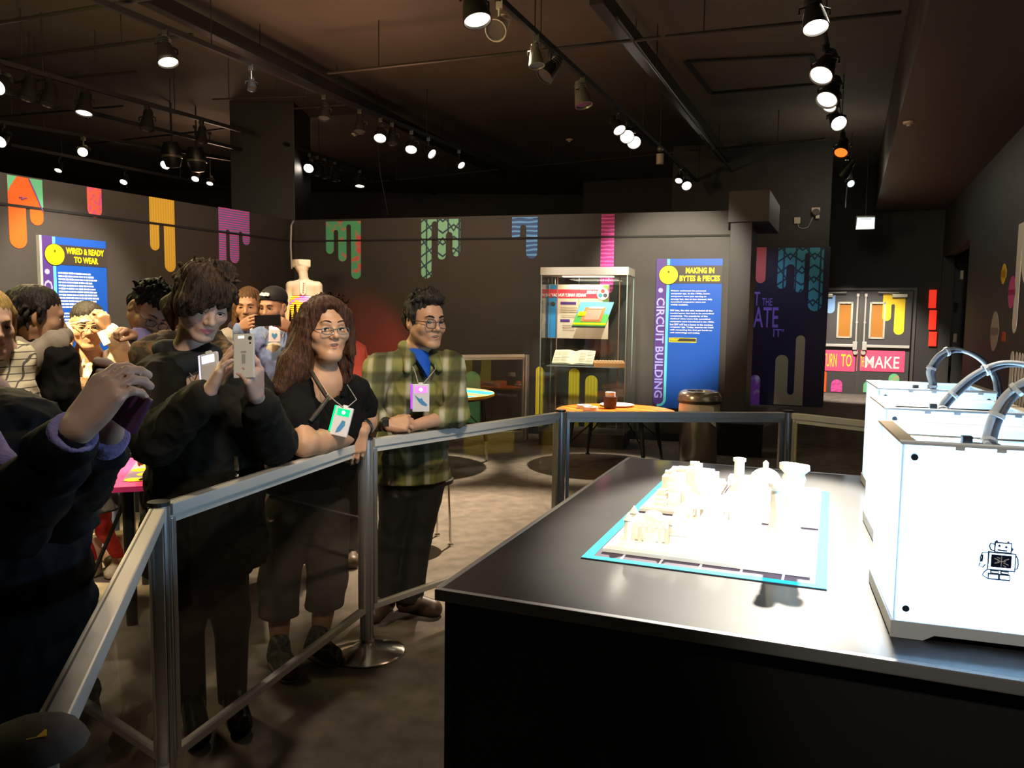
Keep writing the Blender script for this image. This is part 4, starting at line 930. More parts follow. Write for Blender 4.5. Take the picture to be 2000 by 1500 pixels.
    MB().box((.435 * w, y - .0004, zb - .035 * w), (.42 * w, .0012, .07 * w)).build('credit_frame', YELP, root); MB().box((.437 * w, y - .0014, zb - .032 * w), (.408 * w, .0012, .05 * w)).build('credit_box', BLKP, root)
    MB().box((.31 * w, y - .0024, zb - .022 * w), (.14 * w, .0008, .011 * w)).box((.30 * w, y - .0024, zb - .040 * w), (.12 * w, .0008, .011 * w)).build('credit_line', YELP, root)
    if side: MB().box((-.012, -.02, h / 2), (.024, .05, h)).build('edge_cap', side, root)
    return root
a = BW.uv(1285, 507); b = BW.uv(1412, 504.5); cbt = BW.uv(1340, 798)[1]; aL = BW.uv(1268, 760)[0]
info_panel(BW, (a[0] + aL) / 2 + .02, min(b[0], BW.L - .02), (a[1] + b[1]) / 2, cbt, 'tall blue sign beside the pillar with a yellow title about bytes and pieces',
   [('MAKING IN', .45, .88, .135, .225), ('BYTES & PIECES', .36, .97, .255, .345)],
   [[('Makers embraced the personal', .53), ('computer age. In the 1970s, home', .59), ('computers were just starting to', .54), ('emerge but, due to low demand, fully', .63), ('assembled computers were not', .53), ('widely available.', .27)],
    [('DIY kits, like this one, included all the', .64), ('needed parts, but had to be assembled', .66), ('completely. The popularity of kits', .57), ('declined when more fully assembled', .61), ('computers were introduced in the 1980s,', .67), ('but DIY still has a home in the modern', .65), ('computer age. Today, anyone can build', .66), ('with computing kits that get hands-on', .64), ('with technology and coding.', .46)]])
a = LW.uv(69, 461); b = LW.uv(202, 470); cbt = a[1] - 1.96
info_panel(LW, a[0] + .03, b[0], (a[1] + b[1]) / 2, cbt, 'tall blue sign on the left wall with a blurred yellow title about things to wear',
   [('WIRED & READY', .36, .96, .135, .225), ('TO WEAR', .48, .86, .255, .345)],
   [[(None, q) for q in (.50, .56, .60, .52, .56, .57, .60, .60, .62, .58, .61, .55)], [(None, .5)] * 3], side=mat('sign_edge', (.45, .42, .38), .5))

# ================================================================== DISPLAY CASE
FLc = atz(1052, 869, 0); cu = BW.u; cn = -BW.n; CW, CD, CH = 1.02, .56, 2.125
case = empty('display_case', (FLc.x, FLc.y, 0), BW.rz, 'tall glass display case with grey top standing before the back wall', 'display case')
MB().box((CW / 2, CD / 2, .085), (CW, CD, .17), bevel=.004).build('plinth', mat('plinth_grey', (.05, .048, .045), .5), case)
MB().box((CW / 2, CD / 2, CH - .05), (CW + .02, CD + .02, .09), bevel=.004).build('top_cover', mat('grey_metal_cover', (.42, .40, .36), .4, .3), case)
lampz = CH - .102
MB().box((CW / 2, CD / 2, lampz), (CW * .6, .12, .012)).build('case_light', emis('case_lamp_glow', (1, .88, .68), 1.5), case)
for nm, c, s in (('front', (CW / 2, .006, CH / 2 + .04), (CW - .004, .008, CH - .27)), ('back', (CW / 2, CD - .006, CH / 2 + .04), (CW - .004, .008, CH - .27)), ('l', (.006, CD / 2, CH / 2 + .04), (.008, CD - .02, CH - .27)), ('r', (CW - .006, CD / 2, CH / 2 + .04), (.008, CD - .02, CH - .27))):
    MB().box(c, s).build('glass_pane', CASEGLASS, case)
GEDGE = mat('green_glass_edge', (.20, .27, .24), .3)
for x in (.002, CW - .002):
    for y in (.002, CD - .002): MB().box((x, y, CH / 2 + .04), (.011, .011, CH - .26)).build('glass_edge', GEDGE, case)
for x in (.12, CW - .14): MB().box((x, CD * .62, CH / 2 + .04), (.010, .010, CH - .27)).build('shelf_upright', mat('copper_upright', (.40, .24, .16), .4, .5), case)
SHZ = .955
MB().box((CW / 2 - .01, CD * .46, SHZ), (CW - .16, CD * .72, .010)).build('glass_shelf', mat('shelf_glass', (.25, .30, .32), .1), case)
d = bpy.data.lights.new('case_lamp', 'AREA'); d.energy = 16; d.size = .6; d.color = (1, .88, .68)
lo = bpy.data.objects.new('case_lamp', d); COL.objects.link(lo); lo.parent = case; lo.location = (CW / 2, CD / 2, lampz - .02)
def cw(x, y, z): return Vector((FLc.x, FLc.y, 0)) + cu * x + cn * y + Vector((0, 0, z))
# open book on the shelf
bk = empty('open_book', cw(.36, .16, SHZ + .0055), BW.rz, 'open book with cream pages on the shelf of the display case', 'book')
PAGE = mat('cream_page', (.80, .70, .50), .7); INK = mat('page_ink', (.32, .26, .18), .7)
tilt = Matrix.Rotation(math.radians(38), 3, 'X')
for sg in (-1, 1):
    mb = MB(); rows = []
    for i in range(9):
        t = i / 8; x = sg * t * .25; z = .028 * math.sin(min(1, t * 2.2) * PI / 2) * (1 - .5 * t) + .004
        rows.append((x, z))
    vs = []
    for (x, z) in rows:
        vs.append([mb.bm.verts.new(tilt @ Vector((x, y_, zz))) for (y_, zz) in ((-.0, z), (.24, z), (.24, -.006), (0, -.006))])
    for A, B in zip(vs[:-1], vs[1:]):
        for k in range(4): mb.bm.faces.new((A[k], B[k], B[(k + 1) % 4], A[(k + 1) % 4]))
    mb.bm.faces.new(vs[0]); mb.bm.faces.new(vs[-1][::-1])
    pg = mb.build('page_block', PAGE, bk); pg.location = (0, 0, .012)
    ln = MB()
    for r_ in range(7):
        for (x0, x1) in ((.07, .15), (.16, .235)):
            if r_ == 3 and x0 > .1: continue
            ln.box(tilt @ Vector((sg * (x0 + x1) / 2, .03 + r_ * .028, .0315 - .045 * ((x0 + x1) / 2 - .08))), (x1 - x0, .004, .0015), tilt)
    ln.build('printed_lines', INK, pg)
# circuit board kit
ki = empty('circuit_kit', cw(.80, .18, SHZ + .0055), BW.rz + .25, 'tan circuit board kit box on the right of the case shelf', 'circuit board')
MB().box((0, 0, .03), (.36, .20, .055), Matrix.Rotation(.12, 3, 'X'), .004).build('box', mat('tan_board', (.55, .28, .10), .55), ki)
mb = MB()
for i in range(9): mb.box((-.14 + .035 * i, -.01, .062), (.018, .10, .012), Matrix.Rotation(.12, 3, 'X'))
mb.build('components', mat('pale_components', (.62, .45, .30), .5), ki)
# poster reflected in the case glass, built as a standing board
def case_uv(px, py, y):
    p0 = cw(0, y, 0); w_ = atplane(px, py, p0, BW.n) - p0; return w_.dot(cu), w_.z
yb = CD - .05
pa = case_uv(1071, 660, yb); pb = case_uv(1190, 556, yb)
po = empty('poster_reflection', cw(pa[0], yb, pa[1]), BW.rz, 'reflection of a cream poster with red banner and mirrored lettering, built inside the case', 'poster')
pw_, ph_ = pb[0] - pa[0], pb[1] - pa[1]
MB().box((pw_ / 2, 0, ph_ / 2), (pw_, .008, ph_)).build('sheet', mat('poster_cream', (.62, .52, .40), .6), po)
MB().box((pw_ / 2, -.006, ph_ * .83), (pw_ * .99, .003, ph_ * .16)).build('red_banner', mat('poster_red', (.62, .03, .06), .5), po)
MB().box((pw_ * .075, -.006, ph_ * .40), (pw_ * .13, .003, ph_ * .78)).box((pw_ * .08, -.006, ph_ * .955), (pw_ * .12, .003, ph_ * .08)).build('blue_band', mat('poster_blue', (.02, .22, .52), .5), po)
MB().box((pw_ * .95, -.006, ph_ * .80), (pw_ * .09, .0025, ph_ * .38)).build('green_band', mat('poster_green', (.13, .20, .04), .5), po)
ec = Vector((pw_ * .90, -.010, ph_ * .83))
e = MB().cyl(ec, ec + Vector((0, -.003, 0)), ph_ * .11, n=24).build('round_badge', WHP, po)
for k, col in enumerate((('badge_red', (.5, .05, .03)), ('badge_teal', (.03, .25, .30)), ('badge_dark', (.05, .06, .08)))):
    a_ = PI / 2 + k * 2 * PI / 3; MB().cyl(ec + Vector((math.cos(a_) * .035, -.0035, math.sin(a_) * .035)), ec + Vector((math.cos(a_) * .035, -.005, math.sin(a_) * .035)), .028, n=6).build('badge_mark', mat(*col), e)
for z_, w0, w1 in ((.655, .20, .46), (.33, .20, .36)): MB().box((pw_ * (w0 + w1) / 2, -.006, ph_ * z_), (pw_ * (w1 - w0), .003, ph_ * .05)).build('violet_heading', PURP, po)
mb = MB()
for z_ in (.57, .53, .49, .42, .39, .24, .21, .18, .15): mb.box((pw_ * .34, -.0055, ph_ * z_), (pw_ * (.27 if z_ > .3 else .20), .002, ph_ * .010))
mb.build('text_line', INK, po)
MB().sphere((pw_ * .075, -.008, ph_ * .64), .03, 12, (1, .15, 1)).build('portrait', BLKP, po)
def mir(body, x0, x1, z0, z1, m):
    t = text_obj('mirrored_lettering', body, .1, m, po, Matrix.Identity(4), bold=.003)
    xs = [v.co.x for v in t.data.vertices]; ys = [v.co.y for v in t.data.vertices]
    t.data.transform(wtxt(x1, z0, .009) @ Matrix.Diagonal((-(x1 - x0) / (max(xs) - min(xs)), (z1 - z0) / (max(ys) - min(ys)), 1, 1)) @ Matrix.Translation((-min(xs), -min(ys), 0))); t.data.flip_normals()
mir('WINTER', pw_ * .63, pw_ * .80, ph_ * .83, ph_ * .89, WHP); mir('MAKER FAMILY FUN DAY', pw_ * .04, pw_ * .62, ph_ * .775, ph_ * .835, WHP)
# slanted colourful picture board
pa = case_uv(1118, 636, .30); pb = case_uv(1183, 590, .30)
co = empty('comic_board', cw(pa[0], .30, pa[1]), BW.rz, 'slanted colourful board with an orange frame and blue sky in the case', 'picture board')
sh = .10; w_, h_ = pb[0] - pa[0], pb[1] - pa[1]
def quad(name, m, x0, x1, z0, z1, y=-.0, parent=co): return MB().poly([(x0 * w_ + sh * z0, y, z0 * h_), (x1 * w_ + sh * z0, y, z0 * h_), (x1 * w_ + sh * z1, y, z1 * h_), (x0 * w_ + sh * z1, y, z1 * h_)], .004, (0, -1, 0)).build(name, m, parent)
quad('backing', mat('board_back', (.03, .03, .03), .5), -.01, 1.01, -.08, 1.0, .006); quad('sky', mat('board_sky', (.15, .50, .80), .5), 0, 1, .5, 1); quad('meadow', mat('board_green', (.10, .55, .12), .5), 0, 1, .0, .5)
quad('orange_frame', mat('board_orange', (.85, .28, .08), .5), .2, .82, .18, .78, -.005); quad('pink_picture', mat('board_pink', (.80, .38, .30), .5), .28, .74, .26, .68, -.010); quad('yellow_band', YELP, .0, 1, .05, .13, -.005); quad('yellow_scroll', YELP, .05, .28, .42, .60, -.010); quad('cream_title', CREAM, .32, .76, .72, .80, -.010)
for x in (.05, .95): MB().cyl((x * w_ + .05, .012, h_ * .8), (x * w_ + .05, .012, 2.02 - pa[1] - .0), .002, n=5).build('hanging_wire', CHROME, co)
for x in (pw_ * .1, pw_ * .9): MB().cyl((x, 0, ph_), (x, 0, CH - .1 - (po.location.z)), .002, n=5).build('hanging_wire', CHROME, po)

# ================================================================== TABLES, BIN, BOXES
LEGM = mat('black_leg', (.012, .012, .012), .4)
def pattern_top(name, cols, bands):
    m, nt, b, tc = base_nodes(name, .35)
    w = N(nt, 'ShaderNodeTexWave', wave_type='BANDS'); w.bands_direction = 'DIAGONAL'; w.inputs['Scale'].default_value = bands; w.inputs['Distortion'].default_value = 3.5; w.inputs['Detail'].default_value = 1
    nt.links.new(tc.outputs['Object'], w.inputs['Vector']); r = N(nt, 'ShaderNodeValToRGB'); r.color_ramp.interpolation = 'CONSTANT'
    while len(r.color_ramp.elements) < len(cols): r.color_ramp.elements.new(.5)
    for i, c in enumerate(cols): r.color_ramp.elements[i].position = i / len(cols); r.color_ramp.elements[i].color = (*c, 1)
    nt.links.new(w.outputs['Fac'], r.inputs['Fac']); nt.links.new(r.outputs['Color'], b.inputs['Base Color']); return m
def round_table(c, R, h, m, rimm, label, lowm=LEGM, splay=.10, a0=.4):
    root = empty('round_table', (c.x, c.y, 0), 0, label, 'table')
    MB().cyl((0, 0, h - .026), (0, 0, h), R, n=56).build('tabletop', m, root); MB().lathe([(R - .001, h - .03), (R + .004, h - .026), (R + .004, h - .002), (R - .001, h + .0)], (0, 0, 0), 56, caps=False).build('rim', rimm, root)
    MB().lathe([(R * .86, h - .06), (R * .88, h - .06), (R * .88, h - .027), (R * .86, h - .027)], (0, 0, 0), 48, caps=False).build('apron', LEGM, root)
    for k in range(4):
        a = a0 + k * PI / 2; p = Vector((math.cos(a), math.sin(a), 0)); t = p * R * .80 + Vector((0, 0, h - .03)); f = p * (R * .80 + splay)
        mid = f + (t - f) * .30
        lg = MB().cyl(mid, t, .022, .026, 10).build('leg', LEGM, root); MB().cyl(f + Vector((0, 0, .012)), mid, .013, .016, 10).cyl(f, f + Vector((0, 0, .014)), .024, n=12).build('leg_foot', lowm, lg)
        MB().bar(f + (t - f) * .45, p * R * .25 + Vector((0, 0, h - .03)), .012).build('brace', LEGM, root)
    return root
OC = atz(1202, 801, .57); OC.z = 0; OR_ = .62
round_table(OC, OR_, .57, pattern_top('orange_print_top', [(.85, .17, .01), (.75, .06, .01), (.90, .48, .01), (.82, .13, .01)], 1.1), YEL, 'low round table with orange and yellow printed top in front of the display case')
Pz = Vector((0, 0, .5705))
pl = atz(1205, 793, .57); o = MB().lathe([(.001, .004), (.17, .004), (.185, .012), (.19, .020), (.186, .021), (.165, .0), (.001, .0)], (0, 0, 0), 36).build('white_plate', WHITE, None, True, loc=(pl.x, pl.y, .5705)); tagp(o, 'white round plate on the orange table', 'plate')
cp = atz(1182, 797, .57); cpr = empty('cup', (cp.x + .05, cp.y - .02, .5755), 0, 'dark brown cup with white lid standing by the plate', 'cup')
MB().lathe([(.001, 0), (.065, 0), (.072, .06), (.074, .12), (.001, .12)], (0, 0, 0), 20).build('body', mat('brown_cup', (.028, .012, .010), .5), cpr, True); MB().lathe([(.001, .1205), (.055, .1205), (.055, .17), (.001, .17)], (0, 0, 0), 20).build('lid', WHITE, cpr, True)
for x, y, lb in ((1150, 796, 'white tape ring on the orange table, left of its twin'), (1163, 800, 'white tape ring on the orange table, nearest the cup')):
    p = atz(x, y, .57); o = MB().lathe([(.035, 0), (.075, 0), (.075, .04), (.035, .04), (.035, 0)], (0, 0, 0), 24, caps=False).build('tape_roll', WHITE, None, True, loc=(p.x - .06, p.y - .10, .571)); tagp(o, lb, 'tape')
BC = at(868, 766, 8.35); round_table(Vector((BC.x - .08, BC.y, 0)), .60, BC.z - .0, pattern_top('blue_print_top', [(.02, .42, .80), (.02, .30, .65), (.92, .70, .03), (.55, .25, .15)], 1.0), YEL, 'round table with blue and yellow printed top behind the plaid-shirted man', CHROME, .06, .15)
sp_ = atz(828, 940, .45); st = empty('stool', (sp_.x, sp_.y + .1, 0), 0, 'low stool with thin chrome legs behind the plaid-shirted man', 'stool')
MB().cyl((0, 0, .425), (0, 0, .45), .19, n=30).build('seat', LEGM, st)
for k in range(4): a = .0 + k * PI / 2 - .35; MB().cyl((.17 * math.cos(a), .17 * math.sin(a), .425), (.19 * math.cos(a), .19 * math.sin(a), .01), .008, n=8).cyl((.19 * math.cos(a), .19 * math.sin(a), 0), (.19 * math.cos(a), .19 * math.sin(a), .012), .02, n=12).build('leg', CHROME, st)
# square activity table on the left
TLh = .72
def tpt(px, py): return atz(px, py, TLh)
ta = tpt(200, 953); tb_ = ta + Vector((.60, .20, 0)); tdir = (tb_ - ta).normalized(); tn = Vector((-tdir.y, tdir.x, 0)); tl_ = (tb_ - ta).length
lt = empty('activity_table', (ta.x, ta.y, 0), math.atan2(tdir.y, tdir.x), 'low pink-edged activity table with a yellow-dotted game print on the left', 'table')
TD = .82
MB().box((tl_ / 2, TD / 2, TLh - .014), (tl_, TD, .028), bevel=.003).build('tabletop', mat('pink_tabletop', (.78, .05, .22), .4), lt)
sheet = MB().box((tl_ / 2 + .02, TD / 2 + .04, TLh + .0012), (tl_ - .10, TD - .17, .002)).build('game_sheet', mat('violet_grey_sheet', (.22, .15, .24), .45), lt)
mb_y = []
for r_ in range(5):
    for k in range(7):
        x = .12 + k * (tl_ - .2) / 6.6 + (.04 if r_ % 2 else 0); y = .15 + r_ * .13
        MB().cyl((0, 0, 0), (0, 0, .0015), .045, n=12).build('yellow_token', YELP, sheet, loc=(x, y, TLh + .0024))
for x in (.1, tl_ - .12):
    for y in (.09, TD - .1): MB().cyl((x, y, 0), (x, y, TLh - .028), .026, .030, 12).build('leg', LEGM, lt)
for x in (.1, tl_ - .12): MB().bar((x, .09, TLh - .05), (x - .25, .3, .1), .014).build('brace', LEGM, lt)
p = tpt(222, 893); o = MB().lathe([(.001, .003), (.075, .003), (.09, .014), (.086, .016), (.07, .0), (.001, .0)], (0, 0, 0), 28).build('white_plate', WHITE, None, True, loc=(p.x, p.y, TLh + .0045)); tagp(o, 'white plate on the pink activity table', 'plate')
p = tpt(296, 896); o = MB().box((0, 0, .006), (.16, .07, .012), bevel=.002).build('white_strip', WHITE, None, loc=(p.x, p.y, TLh + .0045), rot=(0, 0, .1)); tagp(o, 'white flat box under the hand on the activity table', 'box')
# dark counter with yellow boxes behind the child
kx = at(262, 800, 6.1); cz_ = kx.z
ctr = empty('side_counter', (kx.x - .05, kx.y + .2, 0), .2, 'dark counter behind the bending visitor', 'counter')
MB().box((0, 0, cz_ - .02), (.62, .5, .04)).build('counter_top', mat('counter_top', (.05, .045, .04), .5), ctr); MB().box((0, 0, (cz_ - .04) / 2), (.56, .44, cz_ - .04)).build('body', MATTE, ctr)
o = empty('yellow_tester', (kx.x, kx.y - .0, cz_ + .001), .1, 'small yellow device with white top on the dark counter', 'device')
MB().box((0, 0, .05), (.13, .08, .10), bevel=.008).build('body', mat('yellow_device', (.9, .6, .0), .4, 0, (1, .7, 0), .3), o); MB().box((0, 0, .12), (.15, .09, .035), bevel=.006).build('top', WHITE, o); MB().box((0, -.042, .05), (.13, .004, .012)).build('dark_strip', BLKP, o)
kb = at(212, 729, 7.2)
bs = empty('plinth_box', (kb.x + .05, kb.y + .15, 0), .25, 'dark plinth behind the child carrying yellow boxes', 'plinth'); MB().box((0, 0, kb.z / 2), (.34, .3, kb.z), bevel=.004).build('body', MATTE, bs)
for k, lb in enumerate(('lower yellow box on the dark plinth', 'upper yellow box on the dark plinth')):
    o = MB().box((0, 0, .02), (.24, .16, .04), bevel=.004).build('yellow_box', YEL, None, loc=(kb.x + .05, kb.y + .12, kb.z + .0005 + k * .052), rot=(0, 0, .25 + .08 * k)); tagp(o, lb, 'box', 'yellow boxes on the plinth')
    if k: MB().box((0, 0, -.006), (.2, .13, .011)).build('dark_spacer', BLKP, o)
# litter bin
bn = atz(1362, 907, 0); bi = empty('litter_bin', (bn.x, bn.y, 0), 0, 'brushed steel litter bin with domed ring lid and white liner', 'bin')
BH = .66
BINM = mat('satin_steel', (.46, .42, .38), .26, .75)
MB().lathe([(.001, 0), (.195, 0), (.20, .02), (.20, BH)], (0, 0, 0), 40).build('drum', BINM, bi, True)
MB().lathe([(.203, BH - .12), (.215, BH - .10), (.212, BH - .02), (.203, BH)], (0, 0, 0), 30, caps=False).poly([(-.06, -.206, BH - .02), (.10, -.20, BH - .02), (.13, -.198, BH - .23), (.02, -.216, BH - .15)], .008, (0, -1, 0)).build('bin_liner', mat('liner_white', (.80, .74, .68), .45), bi, True)
MB().lathe([(.214, BH), (.228, BH + .012), (.228, BH + .03), (.214, BH + .035)], (0, 0, 0), 40, caps=False).build('lid_ring', PLASTIC, bi, True)
MB().lathe([(.222, BH + .03), (.222, BH + .075), (.20, BH + .115), (.17, BH + .13), (.13, BH + .125), (.12, BH + .06)], (0, 0, 0), 40, caps=False).build('lid', BINM, bi, True)
# black plinth by the bin
bp_ = atz(1432, 893, 0); o = empty('low_plinth', (bp_.x + .12, bp_.y + .25, 0), BW.rz, 'low black plinth beside the steel bin at the foot of the pillar', 'plinth')
MB().box((0, 0, .18), (.52, .4, .36), bevel=.004).build('body', MATTE, o); MB().box((0, 0, .366), (.54, .42, .012)).build('top', BLACK, o)
# ================================================================== SMOOTH SOLIDS (distance fields meshed with surface nets)
def A3(v): return np.array((v[0], v[1], v[2]), float)
class Solid:
    def __init__(s): s.pr = []; s.planes = []; s.disp = None; s.damp = 0
    def cone(s, a, b, ra, rb, k=.02, op='u'):
        a, b = A3(a), A3(b); r = max(ra, rb); s.pr.append(('c', (a, b, ra, rb), k, op, np.minimum(a, b) - r, np.maximum(a, b) + r)); return s
    def chain(s, pts, rs, k=.02, op='u'):
        for i in range(len(pts) - 1): s.cone(pts[i], pts[i + 1], rs[i], rs[i + 1], k, op)
        return s
    def ell(s, c, r, R=None, k=.02, op='u'):
        c = A3(c); r = np.array(r, float); Rm = np.eye(3) if R is None else np.array(R, float); e = np.sqrt(((Rm * r[None, :]) ** 2).sum(1))
        s.pr.append(('e', (c, r, Rm), k, op, c - e, c + e)); return s
    def econe(s, a, b, ra, rb, lat, flat, k=.03, op='u'):
        """tapered limb with an oval section: lat = wide axis, flat = depth / width"""
        a, b = A3(a), A3(b); r = max(ra, rb); s.pr.append(('f', (a, b, ra, rb, A3(lat), flat), k, op, np.minimum(a, b) - r, np.maximum(a, b) + r)); return s
    def box(s, c, h, R=None, rd=.01, k=.01, op='u'):
        c = A3(c); h = np.array(h, float); Rm = np.eye(3) if R is None else np.array(R, float); e = (np.abs(Rm) * h[None, :]).sum(1)
        s.pr.append(('b', (c, h, Rm, rd), k, op, c - e, c + e)); return s
    def cut(s, p, n, k=.004): s.planes.append((A3(p), A3(n) / np.linalg.norm(A3(n)), k)); return s
    def bounds(s):
        L = [q[4] for q in s.pr if q[3] == 'u']; H = [q[5] for q in s.pr if q[3] == 'u']
        return np.min(L, 0), np.max(H, 0)
    @staticmethod
    def prim(t, q, P):
        if t == 'c':
            a, b, ra, rb = q; ab = b - a; L2 = float(ab @ ab) + 1e-12; h = np.clip(((P - a) @ ab) / L2, 0, 1)
            return np.linalg.norm(P - a - h[:, None] * ab, axis=1) - (ra + (rb - ra) * h)
        if t == 'f':
            a, b, ra, rb, lat, fl = q; ab = b - a; L = np.linalg.norm(ab) + 1e-9; z = ab / L; x = lat - z * (lat @ z); x /= np.linalg.norm(x); y = np.cross(z, x)
            v = P - a; vz = v @ z; h = np.clip(vz / L, 0, 1); dz = vz - h * L
            return (np.sqrt((v @ x) ** 2 + ((v @ y) / fl) ** 2 + (dz / fl) ** 2) - (ra + (rb - ra) * h)) * fl
        if t == 'e':
            c, r, R = q; v = (P - c) @ R; k0 = np.linalg.norm(v / r, axis=1); k1 = np.linalg.norm(v / r ** 2, axis=1) + 1e-9
            return np.where(k0 < 1e-4, -r.min(), k0 * (k0 - 1) / k1)
        c, h, R, rd = q; v = np.abs((P - c) @ R) - (h - rd)
        return np.linalg.norm(np.maximum(v, 0), axis=1) + np.minimum(v.max(1), 0) - rd
    def ev(s, P, cull=None):
        """P: (n, 3) points, or (blocks, m, 3) with cull: far primitives are skipped block by block"""
        if cull is None: P = P[None]
        B, m, _ = P.shape; D = np.full((B, m), 9.0); bl, bh = P.min(1), P.max(1)
        for t, q, k, op, lo, hi in s.pr:
            if cull is None: ix = slice(None); nbk = B
            else:
                ix = np.where(np.all((bh > lo - cull - k) & (bl < hi + cull + k), 1))[0]; nbk = len(ix)
                if nbk == 0: continue
            d0 = D[ix]; d = s.prim(t, q, P[ix].reshape(-1, 3)).reshape(nbk, m)
            if op == 'u': h = np.clip(.5 + .5 * (d0 - d) / k, 0, 1); D[ix] = d0 + (d - d0) * h - k * h * (1 - h)
            else: h = np.clip(.5 - .5 * (d0 + d) / k, 0, 1); D[ix] = d0 + (-d - d0) * h + k * h * (1 - h)
        D = D.reshape(-1); P = P.reshape(-1, 3)
        if s.disp is not None: D = D - s.disp(P)
        for p, n, k in s.planes: D = np.maximum(D, (P - p) @ n)
        return D
    def mesh(s, h, lo=None, hi=None):
        l, u = s.bounds(); pad = 2.5 * h + s.damp
        l = l - pad if lo is None else np.maximum(l - pad, lo); u = u + pad if hi is None else np.minimum(u + pad, hi)
        nb = 8; nbk = np.maximum(1, np.ceil((u - l) / h / nb).astype(int)); g = [np.arange(n) for n in nbk]
        BI = np.stack(np.meshgrid(*g, indexing='ij'), -1).reshape(-1, 3); ctr = l + (BI * nb + (nb - 1) / 2) * h
        dc = s.ev(ctr); act = np.abs(dc) < (nb * h * .87 * 1.6 + .012 + s.damp)
        D = np.repeat(np.repeat(np.repeat(np.where(dc < 0, -1., 1.).reshape(nbk), nb, 0), nb, 1), nb, 2)
        o = np.stack(np.meshgrid(*[np.arange(nb)] * 3, indexing='ij'), -1).reshape(-1, 3)
        G = (BI[act][:, None, :] * nb + o[None]).reshape(-1, 3)
        if len(G): D[G[:, 0], G[:, 1], G[:, 2]] = s.ev((l + G * h).reshape(-1, nb ** 3, 3), nb * h * 1.5 + .02 + s.damp)
        return nets(D, l, h)
def nets(D, lo, h):
    S = D < 0; n = np.array(D.shape) - 1; c = np.zeros(n, np.int8)
    for i in (0, 1):
        for j in (0, 1):
            for k in (0, 1): c += S[i:n[0] + i, j:n[1] + j, k:n[2] + k]
    M = (c > 0) & (c < 8); idx = np.full(n, -1, np.int64); C = np.argwhere(M); idx[M] = np.arange(len(C))
    acc = np.zeros((len(C), 3)); cnt = np.zeros(len(C))
    for ax in range(3):
        o1, o2 = [x for x in range(3) if x != ax]
        for p in (0, 1):
            for q in (0, 1):
                a = np.zeros(3, int); a[o1] = p; a[o2] = q; b = a.copy(); b[ax] = 1
                va = D[tuple((C + a).T)]; vb = D[tuple((C + b).T)]; x = (va < 0) != (vb < 0)
                t = np.where(x, va / np.where(np.abs(va - vb) < 1e-12, 1, va - vb), 0); pos = a + t[:, None] * (b - a); acc[x] += pos[x]; cnt[x] += 1
    V = lo + h * (C + acc / cnt[:, None]); Q = []
    for ax in range(3):
        o1, o2 = (ax + 1) % 3, (ax + 2) % 3
        sl0 = [slice(None)] * 3; sl1 = [slice(None)] * 3; sl0[ax] = slice(0, -1); sl1[ax] = slice(1, None)
        E = np.argwhere(S[tuple(sl0)] != S[tuple(sl1)]); E = E[(E[:, o1] > 0) & (E[:, o2] > 0) & (E[:, o1] < n[o1]) & (E[:, o2] < n[o2])]
        e1 = np.zeros(3, int); e1[o1] = 1; e2 = np.zeros(3, int); e2[o2] = 1
        q = np.stack([idx[tuple((E - e1 - e2).T)], idx[tuple((E - e2).T)], idx[tuple(E.T)], idx[tuple((E - e1).T)]], 1)
        ins = S[tuple(E.T)]; q[~ins] = q[~ins][:, ::-1]; Q.append(q)
    Q = np.concatenate(Q); Q = Q[(Q >= 0).all(1)]
    return V, Q
def np_mesh(name, V, Q, mats, parent=None, matidx=None, smooth=True):
    me = bpy.data.meshes.new(name); me.vertices.add(len(V)); me.loops.add(len(Q) * 4); me.polygons.add(len(Q))
    me.vertices.foreach_set('co', V.astype(np.float32).ravel()); me.loops.foreach_set('vertex_index', Q.astype(np.int32).ravel())
    me.polygons.foreach_set('loop_start', np.arange(0, len(Q) * 4, 4, dtype=np.int32))
    if smooth: me.polygons.foreach_set('use_smooth', np.ones(len(Q), bool))
    for m in (mats if isinstance(mats, (list, tuple)) else [mats]): me.materials.append(m)
    if matidx is not None: me.polygons.foreach_set('material_index', matidx.astype(np.int32))
    me.update(calc_edges=True)
    o = bpy.data.objects.new(name, me); COL.objects.link(o)
    if parent: o.parent = parent
    return o
def to_local(V, root):
    M = np.array(root.matrix_basis.inverted()); return V @ M[:3, :3].T + M[:3, 3]
def solid_obj(name, s, h, m, root, fidx=None):
    V, Q = s.mesh(h); mi = None
    if fidx is not None: mi = fidx(V[Q].mean(1))
    return np_mesh(name, to_local(V, root), Q, m, root, mi)
def wob(P, f, seed=0.0):
    x, y, z = P[:, 0] * f, P[:, 1] * f, P[:, 2] * f
    return (np.sin(x * 1.0 + 1.7 * np.sin(y * .9 + seed) + seed) + np.sin(y * 1.1 + 1.5 * np.sin(z * 1.2 + seed * 2) + 1.3) + np.sin(z * .95 + 1.6 * np.sin(x * 1.05 - seed) + 2.1)) / 3
def folds(amp, f=40, seed=0.0, zf=.55):
    def d(P):
        R_ = P.copy(); R_[:, 2] *= zf; a = np.abs(wob(R_, f, seed)); b = np.abs(wob(R_ + .3, f * 2.0, seed + 3))
        return amp * (.75 - 2.2 * np.minimum(a, .5)) + amp * .45 * (.7 - 2 * np.minimum(b, .5))
    return d
